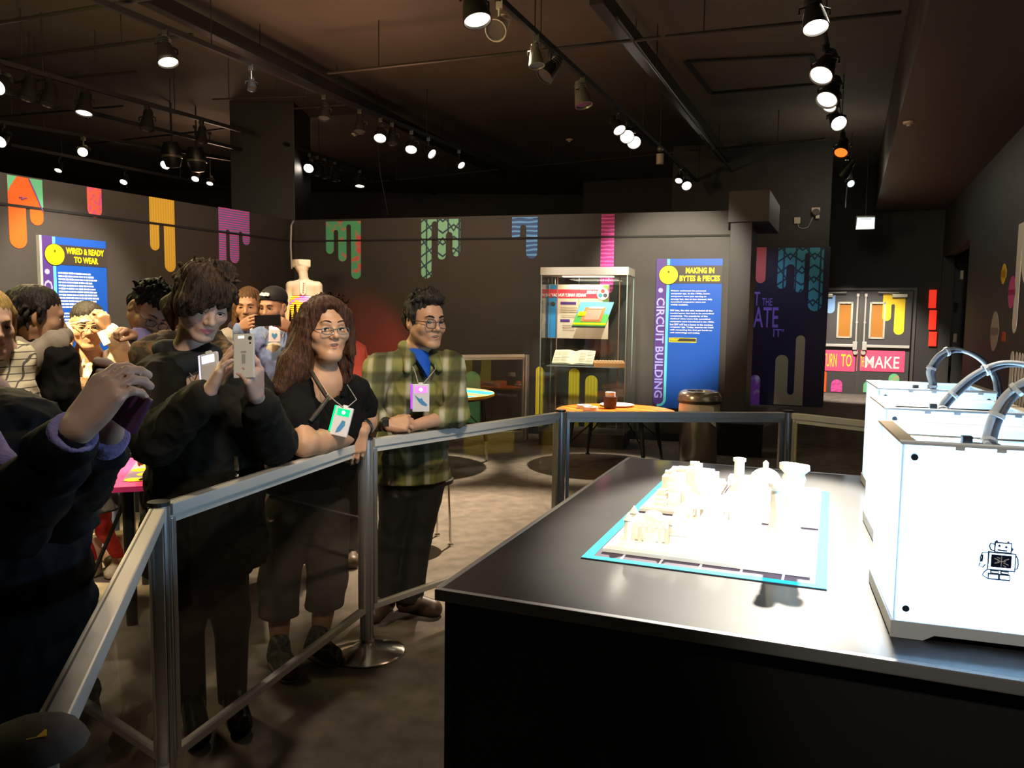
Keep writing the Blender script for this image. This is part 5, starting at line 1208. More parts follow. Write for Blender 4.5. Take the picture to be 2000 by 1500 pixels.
# ================================================================== PEOPLE TOOLKIT
def skin_mat(name, c, lip=None):
    m = mat(name, c, .48, noise=.06, nscale=25, bump=.06, bscale=220); b = m.node_tree.nodes['Principled BSDF']
    b.inputs['Subsurface Weight'].default_value = .12; b.inputs['Subsurface Radius'].default_value = (.012, .005, .003); b.inputs['Subsurface Scale'].default_value = .6
    return m
def hair_mat(name, c, c2, f=150):
    m, nt, b, tc = base_nodes(name, .58)
    b.inputs['Specular IOR Level'].default_value = .18
    mp = N(nt, 'ShaderNodeMapping'); mp.inputs['Scale'].default_value = (1, 1, .22); nt.links.new(tc.outputs['Object'], mp.inputs[0])
    n = N(nt, 'ShaderNodeTexNoise'); n.inputs['Scale'].default_value = f; n.inputs['Detail'].default_value = 5; n.inputs['Distortion'].default_value = .8; nt.links.new(mp.outputs[0], n.inputs['Vector'])
    r = N(nt, 'ShaderNodeMapRange'); r.inputs['From Min'].default_value = .38; r.inputs['From Max'].default_value = .68; nt.links.new(n.outputs['Fac'], r.inputs['Value'])
    mx = N(nt, 'ShaderNodeMix', data_type='RGBA'); mx.inputs['A'].default_value = (*c, 1); mx.inputs['B'].default_value = (*c2, 1); nt.links.new(r.outputs[0], mx.inputs['Factor']); nt.links.new(mx.outputs['Result'], b.inputs['Base Color'])
    bp = N(nt, 'ShaderNodeBump'); bp.inputs['Strength'].default_value = .7; bp.inputs['Distance'].default_value = .007; nt.links.new(n.outputs['Fac'], bp.inputs['Height']); nt.links.new(bp.outputs[0], b.inputs['Normal'])
    return m
SK_A = skin_mat('skin_warm', (.50, .27, .16)); SK_B = skin_mat('skin_fair', (.60, .38, .29)); SK_C = skin_mat('skin_tan', (.45, .25, .15)); SK_D = skin_mat('skin_brown', (.34, .18, .09))
LIP = mat('lip_skin', (.43, .19, .13), .42); LIP2 = mat('rose_lips', (.52, .17, .18), .38); EYEW = mat('eye_white', (.70, .66, .62), .25); IRIS = mat('dark_iris', (.025, .015, .01), .15); TEETH = mat('teeth', (.72, .68, .60), .4)
NAIL_D = mat('dark_nail_polish', (.03, .005, .01), .25)
H_BLACK = hair_mat('black_hair', (.008, .007, .006), (.045, .035, .028)); H_DBROWN = hair_mat('dark_brown_hair', (.016, .009, .006), (.075, .042, .024)); H_RBROWN = hair_mat('reddish_brown_hair', (.020, .008, .005), (.085, .035, .018)); H_BROWN = hair_mat('brown_hair', (.07, .035, .015), (.20, .11, .05)); H_BLOND = hair_mat('blond_hair', (.30, .18, .05), (.55, .38, .14))
class Head:
    """head frame: x to the person's left, y forward, z up; origin between the ears at eye height"""
    def __init__(s, c, f, up=(0, 0, 1), sc=1.0):
        f = Vector(f).normalized(); up = Vector(up); x = f.cross(up).normalized(); u = x.cross(f).normalized()
        s.c = Vector(c); s.R = Matrix((x, f, u)).transposed(); s.s = sc; s.f = f; s.u = u; s.x = x; s.Rn = np.array(s.R)
    def p(s, x, y, z): return s.c + s.R @ (Vector((x, y, z)) * s.s)
    def loc(s, V): return (V - np.array(s.c)) @ s.Rn / s.s
def add_head(b, H, neck, mouth='closed', full=True, plump=0.0, nr=.054):
    s = H.s; R = H.Rn
    E = lambda c, r, k=.012, op='u': b.ell(H.p(*c), [q * s for q in r], R, k * s, op)
    K = lambda a, c, ra, rc, k=.012, op='u': b.cone(H.p(*a), H.p(*c), ra * s, rc * s, k * s, op)
    E((0, -.014, .046), (.077, .097, .080), .01); E((0, .020, -.012), (.066 + plump, .076, .086), .03)
    for q in (-1, 1):
        K((q * (.050 + plump), .004, -.046), (q * .020, .066, -.098), .028, .019, .03)
        E((q * .045, .057, -.026), (.025 + plump, .024, .026), .02)
    E((0, .074, -.101), (.021 + plump, .019, .017), .02)
    if plump: E((0, .035, -.115), (.045, .045, .022), .03)
    K((-.034, .081, .026), (.034, .081, .026), .012, .012, .016)
    b.cone(H.p(0, -.022, -.05), neck, nr * s, (nr + .006) * s, .03)
    if not full:
        K((0, .086, .008), (0, .108, -.030), .009, .013, .012); E((0, .083, -.066), (.024, .012, .010), .01)
        for q in (-1, 1): E((q * .032, .103, .002), (.019, .017, .012), .01, 's'); E((q * .079, -.012, -.006), (.009, .020, .031), .008)
        return
    for q in (-1, 1):
        E((q * .032, .104, .001), (.020, .020, .013), .012, 's'); E((q * .032, .0765, .000), (.0170, .0150, .0135), .005)
        E((q * .032, .094, -.0012), (.0145, .015, .0064), .002, 's')
    K((0, .085, .012), (0, .106, -.024), .0078, .0098, .012); E((0, .1075, -.029), (.012, .0125, .0105), .008)
    for q in (-1, 1): E((q * .0130, .096, -.0335), (.0085, .0105, .0078), .006); E((q * .0065, .103, -.0425), (.0042, .007, .004), .003, 's')
    E((0, .073, -.060), (.032, .022, .026), .016)
    for q in (-1, 1):
        K((q * .024, .076, -.0640), (q * .004, .0925, -.0595), .0040, .0058, .005); K((q * .021, .077, -.0670), (0, .0915, -.0720), .0040, .0068, .005)
    if mouth == 'open': E((0, .096, -.0655), (.018, .018, .0062), .003, 's')
    elif mouth == 'smile': E((0, .098, -.0650), (.021, .015, .0036), .003, 's')
    else: K((-.023, .0865, -.0658), (.023, .0865, -.0658), .0012, .0012, .003, 's')
    for q in (-1, 1):
        E((q * .080, -.012, -.006), (.009, .020, .032), .006); E((q * .090, -.006, -.001), (.0075, .011, .018), .006, 's')
def lip_faces(H):
    def f(C):
        L = H.loc(C); x = np.abs(L[:, 0]); z0 = -.0655 ; m = (L[:, 1] > .070) & (L[:, 1] < .112) & (x < .0255) & (np.abs(L[:, 2] - z0) < (.0098 * (1 - (x / .030) ** 2)))
        return m.astype(int)
    return f
LASH = mat('dark_lashes', (.012, .008, .006), .6)
def eyes(root, H, iris=IRIS, look=(0, 0)):
    inv = root.matrix_basis.inverted()
    for q in (-1, 1):
        c = H.p(q * .032, .0750, -.0003); mb = MB(); mb.sphere((0, 0, 0), .0134 * H.s, 16)
        d = (H.R @ Vector((look[0], 1, look[1]))).normalized(); me_o = mb.build('eyeball', [EYEW, iris], root, True)
        me_o.location = inv @ c
        rl = root.matrix_basis.to_3x3().inverted() @ d
        for p in me_o.data.polygons:
            if p.center.normalized().dot(rl) > .89: p.material_index = 1
        pts = [inv @ H.p(q * (.032 + x), y, z) for x, y, z in ((-.0150, .0835, -.0025), (-.010, .0895, .0038), (-.002, .0918, .0060), (.006, .0905, .0052), (.0125, .0855, .0018), (.0165, .0805, -.0015))]
        MB().tube(pts, [.0008 * H.s, .0014 * H.s, .0017 * H.s, .0017 * H.s, .0015 * H.s, .0007 * H.s], 5).build('eyelashes', LASH, root, True)
def brows(root, H, m, lift=0.0, r=.0028):
    inv = root.matrix_basis.inverted()
    for q in (-1, 1):
        pts = [inv @ H.p(q * x, y, z + lift) for x, y, z in ((.013, .0960, .0225), (.024, .0972, .0275), (.037, .0935, .0295), (.051, .0810, .0235))]
        MB().tube(pts, [r * .8 * H.s, r * 1.2 * H.s, r * H.s, r * .4 * H.s], 6).build('eyebrow', m, root, True)
def glasses(root, H, m, w=.024, hgt=.017, drop=-.004, lens=True, r=.0016):
    inv = root.matrix_basis.inverted(); g = MB(); lm = MB(); gp = lambda x, y, z: inv @ H.p(x, y, z)
    for q in (-1, 1):
        pts = []
        for k in range(20):
            a = 2 * PI * k / 20; ca, sa = math.cos(a), math.sin(a); ex = abs(ca) ** .7 * (1 if ca > 0 else -1); ez = abs(sa) ** .7 * (1 if sa > 0 else -1)
            x = .033 + ex * w; pts.append(gp(q * x, .1075 - .10 * max(0, x - .02) ** 1.15 , drop + ez * hgt))
        g.tube(pts, r * H.s, 6, True)
        if lens:
            vs = [lm.bm.verts.new(p) for p in pts]; lm.bm.faces.new(vs)
        g.tube([gp(q * (.033 + w), .101, drop + hgt * .5), gp(q * .068, .088, drop + hgt * .5), gp(q * .082, .02, .006), gp(q * .083, -.012, .008)], r * 1.1 * H.s, 6)
    g.tube([gp(-.010, .107, drop + hgt * .45), gp(0, .110, drop + hgt * .6), gp(.010, .107, drop + hgt * .45)], r * 1.1 * H.s, 6)
    o = g.build('eyeglasses', m, root, True)
    if lens:
        lo = lm.build('lens', LENSG, root); lo.parent = o
LENSG = glass_mat('spectacle_lens', (.93, .94, .95), .9)
def hand(b, w, d, n, side, curl=(.3, .3, .3, .3), thumb=(.5, .3), sc=1.0, spread=.05, k=.004):
    """w wrist, d direction of the fingers, n palm normal (the side the fingers bend to), side: direction the thumb leaves to"""
    d = Vector(d).normalized(); n = Vector(n); n = (n - d * n.dot(d)).normalized(); t = Vector(side); t = (t - d * t.dot(d) - n * t.dot(n)).normalized(); w = Vector(w); tips = []
    offs = (.031, .0105, -.010, -.029); lens = (.072, .080, .074, .058); base = (.086, .090, .086, .078); rad = (.0092, .0095, .0090, .0080)
    for i in range(4):
        kb = w + d * base[i] * sc + t * offs[i] * sc
        b.cone(w + t * offs[i] * .45 * sc + d * .008, kb, .017 * sc, .0128 * sc, .012)
    b.ell(w + d * .048 * sc + n * .006 * sc + t * .002, (.036 * sc, .046 * sc, .016 * sc), np.array(Matrix((t, d, n)).transposed()), .012)
    for i in range(4):
        p = w + d * base[i] * sc + t * offs[i] * sc; ang = 0; c = curl[i]; cs = c if isinstance(c, (tuple, list)) else (c, c * 1.1, c * .8)
        dd = (d + t * spread * (1.5 - i)).normalized(); r = rad[i] * sc
        for j, fr in enumerate((.45, .31, .24)):
            ang += cs[j]; q = p + (dd * math.cos(ang) + n * math.sin(ang)) * lens[i] * fr * sc
            b.cone(p, q, r, r * .92, k); p = q; r *= .92
        tips.append(p)
    p = w + d * .022 * sc + t * .022 * sc + n * .006 * sc; a0, a1 = thumb
    d1 = (d * math.cos(a0) + t * math.sin(a0) + n * .35).normalized(); q = p + d1 * .042 * sc; b.cone(p, q, .016 * sc, .0125 * sc, .012)
    d2 = (d1 - t * a1 + n * a1 * .6).normalized(); q2 = q + d2 * .032 * sc; b.cone(q, q2, .0118 * sc, .0108 * sc, k); q3 = q2 + (d2 - t * a1 * .6 + n * a1 * .3).normalized() * .026 * sc; b.cone(q2, q3, .0108 * sc, .009 * sc, k); tips.append(q3)
    return tips
def body_skin(J, H, g=1.0, arms=True, legs=True, mouth='closed', full=True, plump=0.0, arm_r=1.0, hands=(), feet=True, leg_r=1.0):
    b = Solid(); add_head(b, H, J['nb'], mouth, full, plump)
    lat = (J['shl'] - J['shr']).normalized()
    b.econe(J['nb'], J['wa'], .10 * g, .115 * g, lat, .62, .05); b.cone(J['shl'], J['shr'], .045 * g, .045 * g, .05); b.econe(J['wa'], J['pe'], .125 * g, .14 * g, lat, .7, .05)
    for q in 'lr':
        if arms:
            b.cone(J['sh' + q], J['el' + q], .048 * arm_r * g, .038 * arm_r * g, .03); m_ = J['el' + q].lerp(J['wr' + q], .3)
            b.cone(J['el' + q], m_, .037 * arm_r * g, .040 * arm_r * g, .02); b.cone(m_, J['wr' + q], .040 * arm_r * g, .025 * arm_r * g, .02)
        if legs:
            b.cone(J['hi' + q], J['kn' + q], .082 * leg_r * g, .052 * leg_r * g, .03); m_ = J['kn' + q].lerp(J['an' + q], .3)
            b.cone(J['kn' + q], m_, .050 * leg_r * g, .054 * leg_r * g, .02); b.cone(m_, J['an' + q], .054 * leg_r * g, .034 * leg_r * g, .02)
            if feet: b.cone(J['an' + q] - Vector((0, 0, .03)), J['to' + q], .036, .026, .02)
    tips = [hand(b, *h) if isinstance(h, tuple) else hand(b, **h) for h in hands]
    return b, tips
def shoe(name, root, an, to, m, heel=.0, r=.043, sole=None, hgt=.06):
    s = Solid(); d = Vector((to.x - an.x, to.y - an.y, 0)).normalized(); back = Vector((an.x, an.y, .04)) - d * .035
    s.cone(back + Vector((0, 0, heel)), Vector((to.x, to.y, .032)), r * .92, r, .02); s.cone(back + Vector((0, 0, heel)), Vector((an.x, an.y, hgt + .05 + heel)), r * .95, r * 1.02, .02); s.cone(Vector((an.x, an.y, .07 + heel)), Vector((to.x, to.y, .04)), r * .9, r * .8, .03)
    if heel: s.cone(back - d * .0 + Vector((0, 0, heel)), Vector((back.x, back.y, .01)), .026, .022, .01)
    s.cut((0, 0, .004), (0, 0, -1)); o = solid_obj(name, s, .007, m, root)
    if sole:
        s2 = Solid(); s2.econe(Vector((back.x, back.y, .016)), Vector((to.x, to.y, .016)), r * .98, r * 1.06, Vector((-d.y, d.x, 0)), .9, .01); s2.cut((0, 0, .003), (0, 0, -1)); s2.cut((0, 0, .028), (0, 0, 1)); solid_obj('sole', s2, .007, sole, o if False else root)
    return o
def garment_top(J, g, t, hem, sleeve=(1, 1), lat=None, chest=.165, waist=.16, hip=.18, flat=.66, k=.05, upper=.060, fore=.05, cuff=.045):
    """hem: height where it ends; sleeve: how far along the forearm each sleeve reaches (l, r); 0..1, negative = part of the upper arm"""
    s = Solid(); lat = (J['shl'] - J['shr']).normalized() if lat is None else lat
    s.econe(J['ch'], J['wa'], (chest + t) * g, (waist + t) * g, lat, flat, k); s.econe(J['wa'], J['pe'], (waist + t) * g, (hip + t) * g, lat, flat + .06, k)
    if hem < J['pe'].z: s.econe(J['pe'], Vector((J['pe'].x, J['pe'].y, hem - .02)), (hip + t) * g, (hip + t + .02) * g, lat, flat + .08, k)
    s.econe(J['nb'] - Vector((0, 0, .03 * g)), J['ch'], (.075 + t * .5) * g, (chest + t) * g, lat, flat, k)
    s.cone(J['shl'], J['shr'], (.048 + t) * g, (.048 + t) * g, .06)
    for q in 'lr': s.cone(J['nb'] + Vector((0, 0, -.012)), J['sh' + q], (.050 + t) * g, (.046 + t) * g, .04)
    for q, f in zip('lr', sleeve):
        if f < 0:
            e = J['sh' + q].lerp(J['el' + q], -f); s.cone(J['sh' + q], e, (upper + t) * g, (upper + t * .9) * g, .035); n = J['el' + q] - J['sh' + q]
            continue
        s.cone(J['sh' + q], J['el' + q], (upper + t) * g, (fore + t) * g, .04)
        if f > 0:
            e = J['el' + q].lerp(J['wr' + q], f); s.cone(J['el' + q], e, (fore + t) * g, (cuff + t * .6) * g, .025)
    s.cut((0, 0, hem), (0, 0, -1))
    return s
def trousers(J, g, t, end=(.0, .0), lat=None, flat=.75, hem_r=.06, knee=.062, top=.10):
    s = Solid(); lat = (J['shl'] - J['shr']).normalized() if lat is None else lat
    s.econe(J['wa'], J['pe'], (.135 + t) * g, (.15 + t) * g, lat, flat, .04)
    for q, e in zip('lr', end):
        s.cone(J['hi' + q], J['kn' + q], (top + t) * g, (knee + t) * g, .035); s.cone(J['kn' + q], J['an' + q], (knee + t) * g, (hem_r + t) * g, .03)
    z = max(end)
    s.cut((0, 0, z), (0, 0, -1)); s.disp = folds(.004, 34, 2.0, .6); s.damp = .008
    return s
def hair_solid(H, parts, amp=.004, f=95, seed=0.0, k=.015, face_cut=True, disp_z=.35):
    """parts: ('e', c, r) or ('c', a, b, ra, rb) in head coordinates; the face opening is carved away"""
    s = Solid()
    for q in parts:
        if q[0] == 'e': s.ell(H.p(*q[1]), [v * H.s for v in q[2]], H.Rn, k)
        elif q[0] == 'c': s.cone(H.p(*q[1]), H.p(*q[2]), q[3] * H.s, q[4] * H.s, k)
        elif q[0] == 'w': s.cone(q[1], q[2], q[3], q[4], k)
        elif q[0] == 'se': s.ell(H.p(*q[1]), [v * H.s for v in q[2]], H.Rn, .008, 's')
    def d(P):
        L = H.loc(P); phi = np.arctan2(L[:, 0], L[:, 1] + .02); return amp * (.35 * np.sin(phi * 26 + 2.2 * np.sin(L[:, 2] * 16 + seed)) + .8 * wob(L * np.array((1, 1, disp_z)), f * .55, seed))
    s.disp = d; s.damp = amp * 1.8
    return s
def tufts(s, H, n, zone, flow, L, r0, seed, k=.006, jit=.5):
    """wisps of hair: small tapering strands that lie on or lift off the hair shape. zone(rnd) -> head point, flow(p, rnd) -> direction"""
    rnd = random.Random(seed)
    for i in range(n):
        p = Vector(zone(rnd)); d = Vector(flow(p, rnd)) + Vector((rnd.uniform(-1, 1), rnd.uniform(-1, 1), rnd.uniform(-1, 1))) * jit; d.normalize()
        l = L * rnd.uniform(.6, 1.3); r = r0 * rnd.uniform(.7, 1.2); q = p + d * l * .55; e = q + (d + Vector((0, 0, -.35)) + Vector((rnd.uniform(-1, 1), rnd.uniform(-1, 1), 0)) * jit * .6).normalized() * l * .45
        s.cone(H.p(*p), H.p(*q), r * H.s, r * .75 * H.s, k); s.cone(H.p(*q), H.p(*e), r * .75 * H.s, r * .22 * H.s, k)
def on_shell(c, r, zmin=-.9, ymax=.6):
    def f(rnd):
        while True:
            a = rnd.uniform(0, 2 * PI); z = rnd.uniform(zmin, 1); w = math.sqrt(1 - z * z); y = w * math.sin(a)
            if y < ymax or z > .6: return (c[0] + r[0] * w * math.cos(a), c[1] + r[1] * y, c[2] + r[2] * z)
    return f
def teeth(root, H, z=-.0628, w=.017):
    inv = root.matrix_basis.inverted(); pts = [inv @ H.p(x, .0845 - 14 * x * x, z) for x in (-w, -w * .5, 0, w * .5, w)]
    MB().tube(pts, .0026 * H.s, 6).build('teeth', TEETH, root, True)
def lanyard(root, H, J, badge, m, w=.0022, fw=.09):
    inv = root.matrix_basis.inverted(); a = badge; nb = J['nb']; lat = (J['shl'] - J['shr']).normalized(); fwd = Vector((lat.y, -lat.x, 0)).normalized()
    if fwd.y > 0 and H.f.y < 0: fwd = -fwd
    for q in (-1, 1):
        pts = [nb + lat * q * .055 - fwd * .03 + Vector((0, 0, .03)), nb + lat * q * .075 + fwd * .05 + Vector((0, 0, .0)), nb + lat * q * .055 + fwd * fw + Vector((0, 0, -.07)), a + lat * q * .012]
        MB().tube([inv @ p for p in pts], w, 6).build('lanyard_cord', m, root, True)
def badge(p, f, up, label, glow, gstr, mark, w=.072, h=.118, side=None, edge=None):
    """light-up name badge hanging on a cord: its own thing"""
    f = Vector(f).normalized(); x = Vector(up).cross(f).normalized(); u = f.cross(x)
    root = empty('light_badge', p, 0, label, 'badge', 'light-up visitor badges'); root.rotation_euler = Matrix((x, u, f)).transposed().to_euler()
    MB().box((0, -h / 2, 0), (w, h, .014), bevel=.005).build('case', mat('badge_white', (.72, .70, .74), .4), root)
    MB().box((0, -h * .20, .0074), (w * .72, h * .24, .002)).build('lit_window', emis('badge_glow_%.2f_%.2f' % (glow[0], glow[1]), glow, gstr), root)
    MB().box((0, -h * .005, 0), (.02, .016, .010), bevel=.003).build('clip', PALE, root)
    if side: MB().box((-w * .5 - .003, -h * .45, -.004), (.012, h * .9, .014), bevel=.004).build('lit_edge', emis('badge_edge_%.2f_%.2f' % (glow[0], glow[1]), edge or glow, gstr * .55), root)
    MB().cyl((0, -h * .20, .0085), (0, -h * .20, .0092), w * .1, n=12).build('lamp', emis('glow_core', (1, .95, 1), 4), root)
    if mark: mark(root, w, h)
    return root
BLUEMARK = mat('blue_badge_ink', (.06, .26, .52), .5)
def mark_bird(root, w, h): MB().poly([(-w * .36, -h * .40, .0078), (-w * .05, -h * .54, .0078), (w * .05, -h * .50, .0078), (w * .14, -h * .60, .0078), (w * .38, -h * .74, .0078), (w * .34, -h * .80, .0078), (w * .05, -h * .74, .0078), (-w * .12, -h * .64, .0078)], .0012, (0, 0, 1)).build('blue_shape', BLUEMARK, root)
def mark_owl(root, w, h): MB().poly([(w * .05, -h * .46, .0078), (w * .24, -h * .48, .0078), (w * .26, -h * .62, .0078), (w * .08, -h * .82, .0078), (-w * .18, -h * .92, .0078), (-w * .14, -h * .76, .0078), (-w * .04, -h * .62, .0078)], .0012, (0, 0, 1)).build('blue_shape', BLUEMARK, root)
def mark_heart(root, w, h): MB().poly([(0, -h * .86, .0078), (-w * .24, -h * .66, .0078), (-w * .22, -h * .54, .0078), (-w * .10, -h * .52, .0078), (0, -h * .60, .0078), (w * .10, -h * .52, .0078), (w * .22, -h * .54, .0078), (w * .24, -h * .66, .0078)], .0012, (0, 0, 1)).build('blue_heart', BLUEMARK, root)
def person(loc, label, yaw=0): return empty('person', (loc.x, loc.y, 0), yaw, label, 'person')
def JJ(**k): return {a: at(*v) for a, v in k.items()}
def plaid(name):
    m, nt, b, tc = base_nodes(name, .8)
    def wave(ax, sc, ph=0):
        w = N(nt, 'ShaderNodeTexWave', wave_type='BANDS'); w.bands_direction = ax; w.inputs['Scale'].default_value = sc; w.inputs['Distortion'].default_value = .35; w.inputs['Phase Offset'].default_value = ph; nt.links.new(tc.outputs['Object'], w.inputs['Vector']); return w.outputs['Fac']
    def mix(f, a, c, lo, hi):
        r = N(nt, 'ShaderNodeMapRange'); r.inputs['From Min'].default_value = lo; r.inputs['From Max'].default_value = hi; nt.links.new(f, r.inputs['Value'])
        x = N(nt, 'ShaderNodeMix', data_type='RGBA'); nt.links.new(r.outputs[0], x.inputs['Factor'])
        for nm, v in (('A', a), ('B', c)):
            if isinstance(v, tuple): x.inputs[nm].default_value = (*v, 1)
            else: nt.links.new(v, x.inputs[nm])
        return x.outputs['Result']
    def mth(op, a, c):
        n = N(nt, 'ShaderNodeMath', operation=op)
        for k_, v in enumerate((a, c)):
            if isinstance(v, (int, float)): n.inputs[k_].default_value = v
            else: nt.links.new(v, n.inputs[k_])
        return n.outputs[0]
    def smo(f, lo, hi, a, c):
        r = N(nt, 'ShaderNodeMapRange'); r.interpolation_type = 'SMOOTHSTEP'
        for k_, v in (('From Min', lo), ('From Max', hi), ('To Min', a), ('To Max', c)): r.inputs[k_].default_value = v
        nt.links.new(f, r.inputs['Value']); return r.outputs[0]
    wx = wave('X', 3.5); wz = wave('Z', 2.6, .7); wx2 = wave('X', 3.5, PI); wx3 = wave('X', 1.75, 1.0); wz2 = wave('Z', 2.6, .7 + PI)
    shade = mth('MULTIPLY', smo(wz, .25, .85, 1.0, .30), smo(wx3, .35, .9, 1.0, .38))
    c0 = mix(shade, (.012, .014, .006), (.235, .225, .06), 0.0, 1.0)
    cream = mth('MULTIPLY', smo(wx2, .62, 1.0, 0.0, 1.0), smo(wz2, .15, .9, .16, .85))
    c3 = mix(cream, c0, (.50, .46, .34), 0.0, 1.0)
    nt.links.new(c3, b.inputs['Base Color']); return m
# ================================================================== THE VISITORS AT THE BARRIER
CORD = mat('grey_cord', (.34, .32, .29), .6)
DENIM = mat('blue_denim', (.17, .24, .44), .8, noise=.15, nscale=60); DARKJ = mat('dark_trousers', (.016, .014, .014), .8); SHOEB = mat('brown_leather', (.085, .05, .03), .45); CAMO = two_tone('mottled_brown_lining', f_noise(22, 3), (.035, .024, .012), (.17, .095, .035), .85, .52)
# ---- man in the plaid shirt
D = JJ(nb=(814, 692, 4.10), ch=(806, 790, 4.10), wa=(806, 868, 4.14), pe=(806, 930, 4.17), shr=(741, 722, 4.0), shl=(878, 716, 4.16), elr=(716, 806, 3.86), wrr=(757, 830, 3.75), ell=(893, 808, 3.98), wrl=(806, 832, 3.80),
       hir=(778, 940, 4.15), hil=(832, 940, 4.2), knr=(764, 1055, 4.14), knl=(815, 1060, 4.15), anr=(750, 1178, 4.08), anl=(802, 1172, 4.10))
D['tor'] = at(728, 1222, 3.95); D['tol'] = at(846, 1216, 4.05); D['tor'].z = D['tol'].z = .035
RD = person(D['pe'], 'man in a green plaid shirt and glasses leaning on the barrier rail')
HD = Head(at(831, 628, 4.04), (.60, -.79, -.04), (0, 0, 1), 1.09)
bd, tips = body_skin(D, HD, 1.0, mouth='open', feet=True, hands=[
    (D['wrr'], at(800, 826, 3.76) - D['wrr'] + Vector((.03, .0, .0)), Vector((.25, .8, -.6)), Vector((.1, -.25, 1)), ((.75, 1.1, .8), (.8, 1.15, .8), (.85, 1.2, .8), (.9, 1.2, .8)), (.75, .25), 1.04, .0),
    (D['wrl'], at(768, 842, 3.79) - D['wrl'], Vector((0, .7, .7)), Vector((0, -.3, .9)), (.5, .55, .6, .6), (.4, .3), 1.0, .02)])
V1, Q1 = bd.mesh(.0075); hd_lo = A3(HD.c) - .165; hd_hi = A3(HD.c) + .165
def body_obj(root, b, H, skin, lip=LIP, fine=.0028, coarse=.0075, hands=(), name='body'):
    """one continuous skin surface: fine cells at head and hands, coarser ones elsewhere"""
    boxes = [(A3(H.c) - .150 * H.s, A3(H.c) + .150 * H.s, fine)] + [(A3(c) - r, A3(c) + r, fine * 1.1) for c, r in hands]
    V, Q = b.mesh(coarse); C = V[Q].mean(1); keep = np.ones(len(Q), bool)
    for lo, hi, f in boxes: keep &= ~((C > lo + 2 * coarse) & (C < hi - 2 * coarse)).all(1)
    Vs, Qs = [V], [Q[keep]]; n = len(V)
    for lo, hi, f in boxes: v, q = b.mesh(f, lo, hi); Vs.append(v); Qs.append(q + n); n += len(v)
    V = np.concatenate(Vs); Q = np.concatenate(Qs); mi = lip_faces(H)(V[Q].mean(1))
    used = np.unique(Q); rm = np.full(len(V), -1); rm[used] = np.arange(len(used)); V = V[used]; Q = rm[Q]
    return np_mesh(name, to_local(V, root), Q, [skin, lip], root, mi)
def box_mesh(s, *a): return s.mesh(*a)
body_obj(RD, bd, HD, SK_A, LIP, .0026, .008, [(at(786, 832, 3.77), .13)])
teeth(RD, HD); eyes(RD, HD, look=(.12, -.05)); brows(RD, HD, H_BLACK, .0, .0040); glasses(RD, HD, mat('dark_glasses_frame', (.02, .02, .025), .3), .025, .020, -.006, True, .0019)
hs = hair_solid(HD, [('e', (0, -.022, .062), (.084, .104, .082)), ('e', (0, .03, .110), (.066, .062, .034)), ('e', (.0, .068, .106), (.052, .032, .026)), ('e', (.0, -.075, .0), (.070, .045, .062)), ('e', (-.066, -.012, .028), (.022, .036, .042)), ('e', (.066, -.012, .028), (.022, .036, .042)), ('c', (-.076, .022, .03), (-.076, .024, -.004), .010, .006), ('c', (.076, .022, .03), (.076, .024, -.004), .010, .006),
    ('se', (0, .095, .020), (.066, .060, .066)), ('se', (-.086, -.012, -.022), (.030, .030, .042)), ('se', (.086, -.012, -.022), (.030, .030, .042))], .0050, 110, 1.0)
tufts(hs, HD, 90, on_shell((0, .0, .075), (.080, .095, .072), .15, .95), lambda p, r: (p.x * 4 + .2, .6, .55), .020, .0075, 11, .007, .45)
tufts(hs, HD, 40, on_shell((0, -.02, .04), (.080, .10, .08), -.5, .3), lambda p, r: (0, -.3, -1), .035, .008, 12, .006, .3)
solid_obj('hair', hs, .0033, H_BLACK, RD)
sg = garment_top(D, 1.0, .012, .69, (.36, .60), chest=.168, waist=.165, hip=.172, flat=.68)
sg.cone(HD.p(0, .02, -.11), D['nb'] + Vector((.035, -.125, -.095)), .060, .016, .012, 's'); sg.cone(HD.p(0, -.02, -.06), D['nb'], .064, .066, .012, 's')
sg.disp = folds(.010, 34, 5.0, .6); sg.damp = .02
PLAID = plaid('green_plaid_flannel'); solid_obj('plaid_shirt', sg, .0085, PLAID, RD)
# blue T-shirt in the open collar
ts = Solid(); lt_ = (D['shl'] - D['shr']).normalized(); fwd_ = Vector((lt_.y, -lt_.x, 0)); fwd_ = fwd_ if fwd_.y < 0 else -fwd_
vb_ = D['nb'] + fwd_ * .13 - Vector((0, 0, .115)) + lt_ * .012
ts.econe(D['nb'] - Vector((0, 0, .03)), D['ch'], .0875, .1845, lt_, .68, .05); ts.cone(D['nb'] + Vector((.012, -.05, .0)), D['nb'] + Vector((.02, -.09, -.10)), .060, .065, .04)
ts.cone(HD.p(0, -.012, -.06), D['nb'] + Vector((.012, -.03, .014)), .062, .0600, .006, 's')
for q in (-1, 1):
    tc_ = D['nb'] + lt_ * (q * .075 + .008) + Vector((0, 0, .03)); e_ = (tc_ - vb_); nn = e_.cross(fwd_); nn = nn if nn.dot(lt_ * q) > 0 else -nn; ts.cut(vb_, nn)
ts.cut(D['nb'] + fwd_ * .02, -fwd_); solid_obj('tshirt', ts, .0045, mat('royal_blue_cotton', (.0, .075, .46), .8), RD)
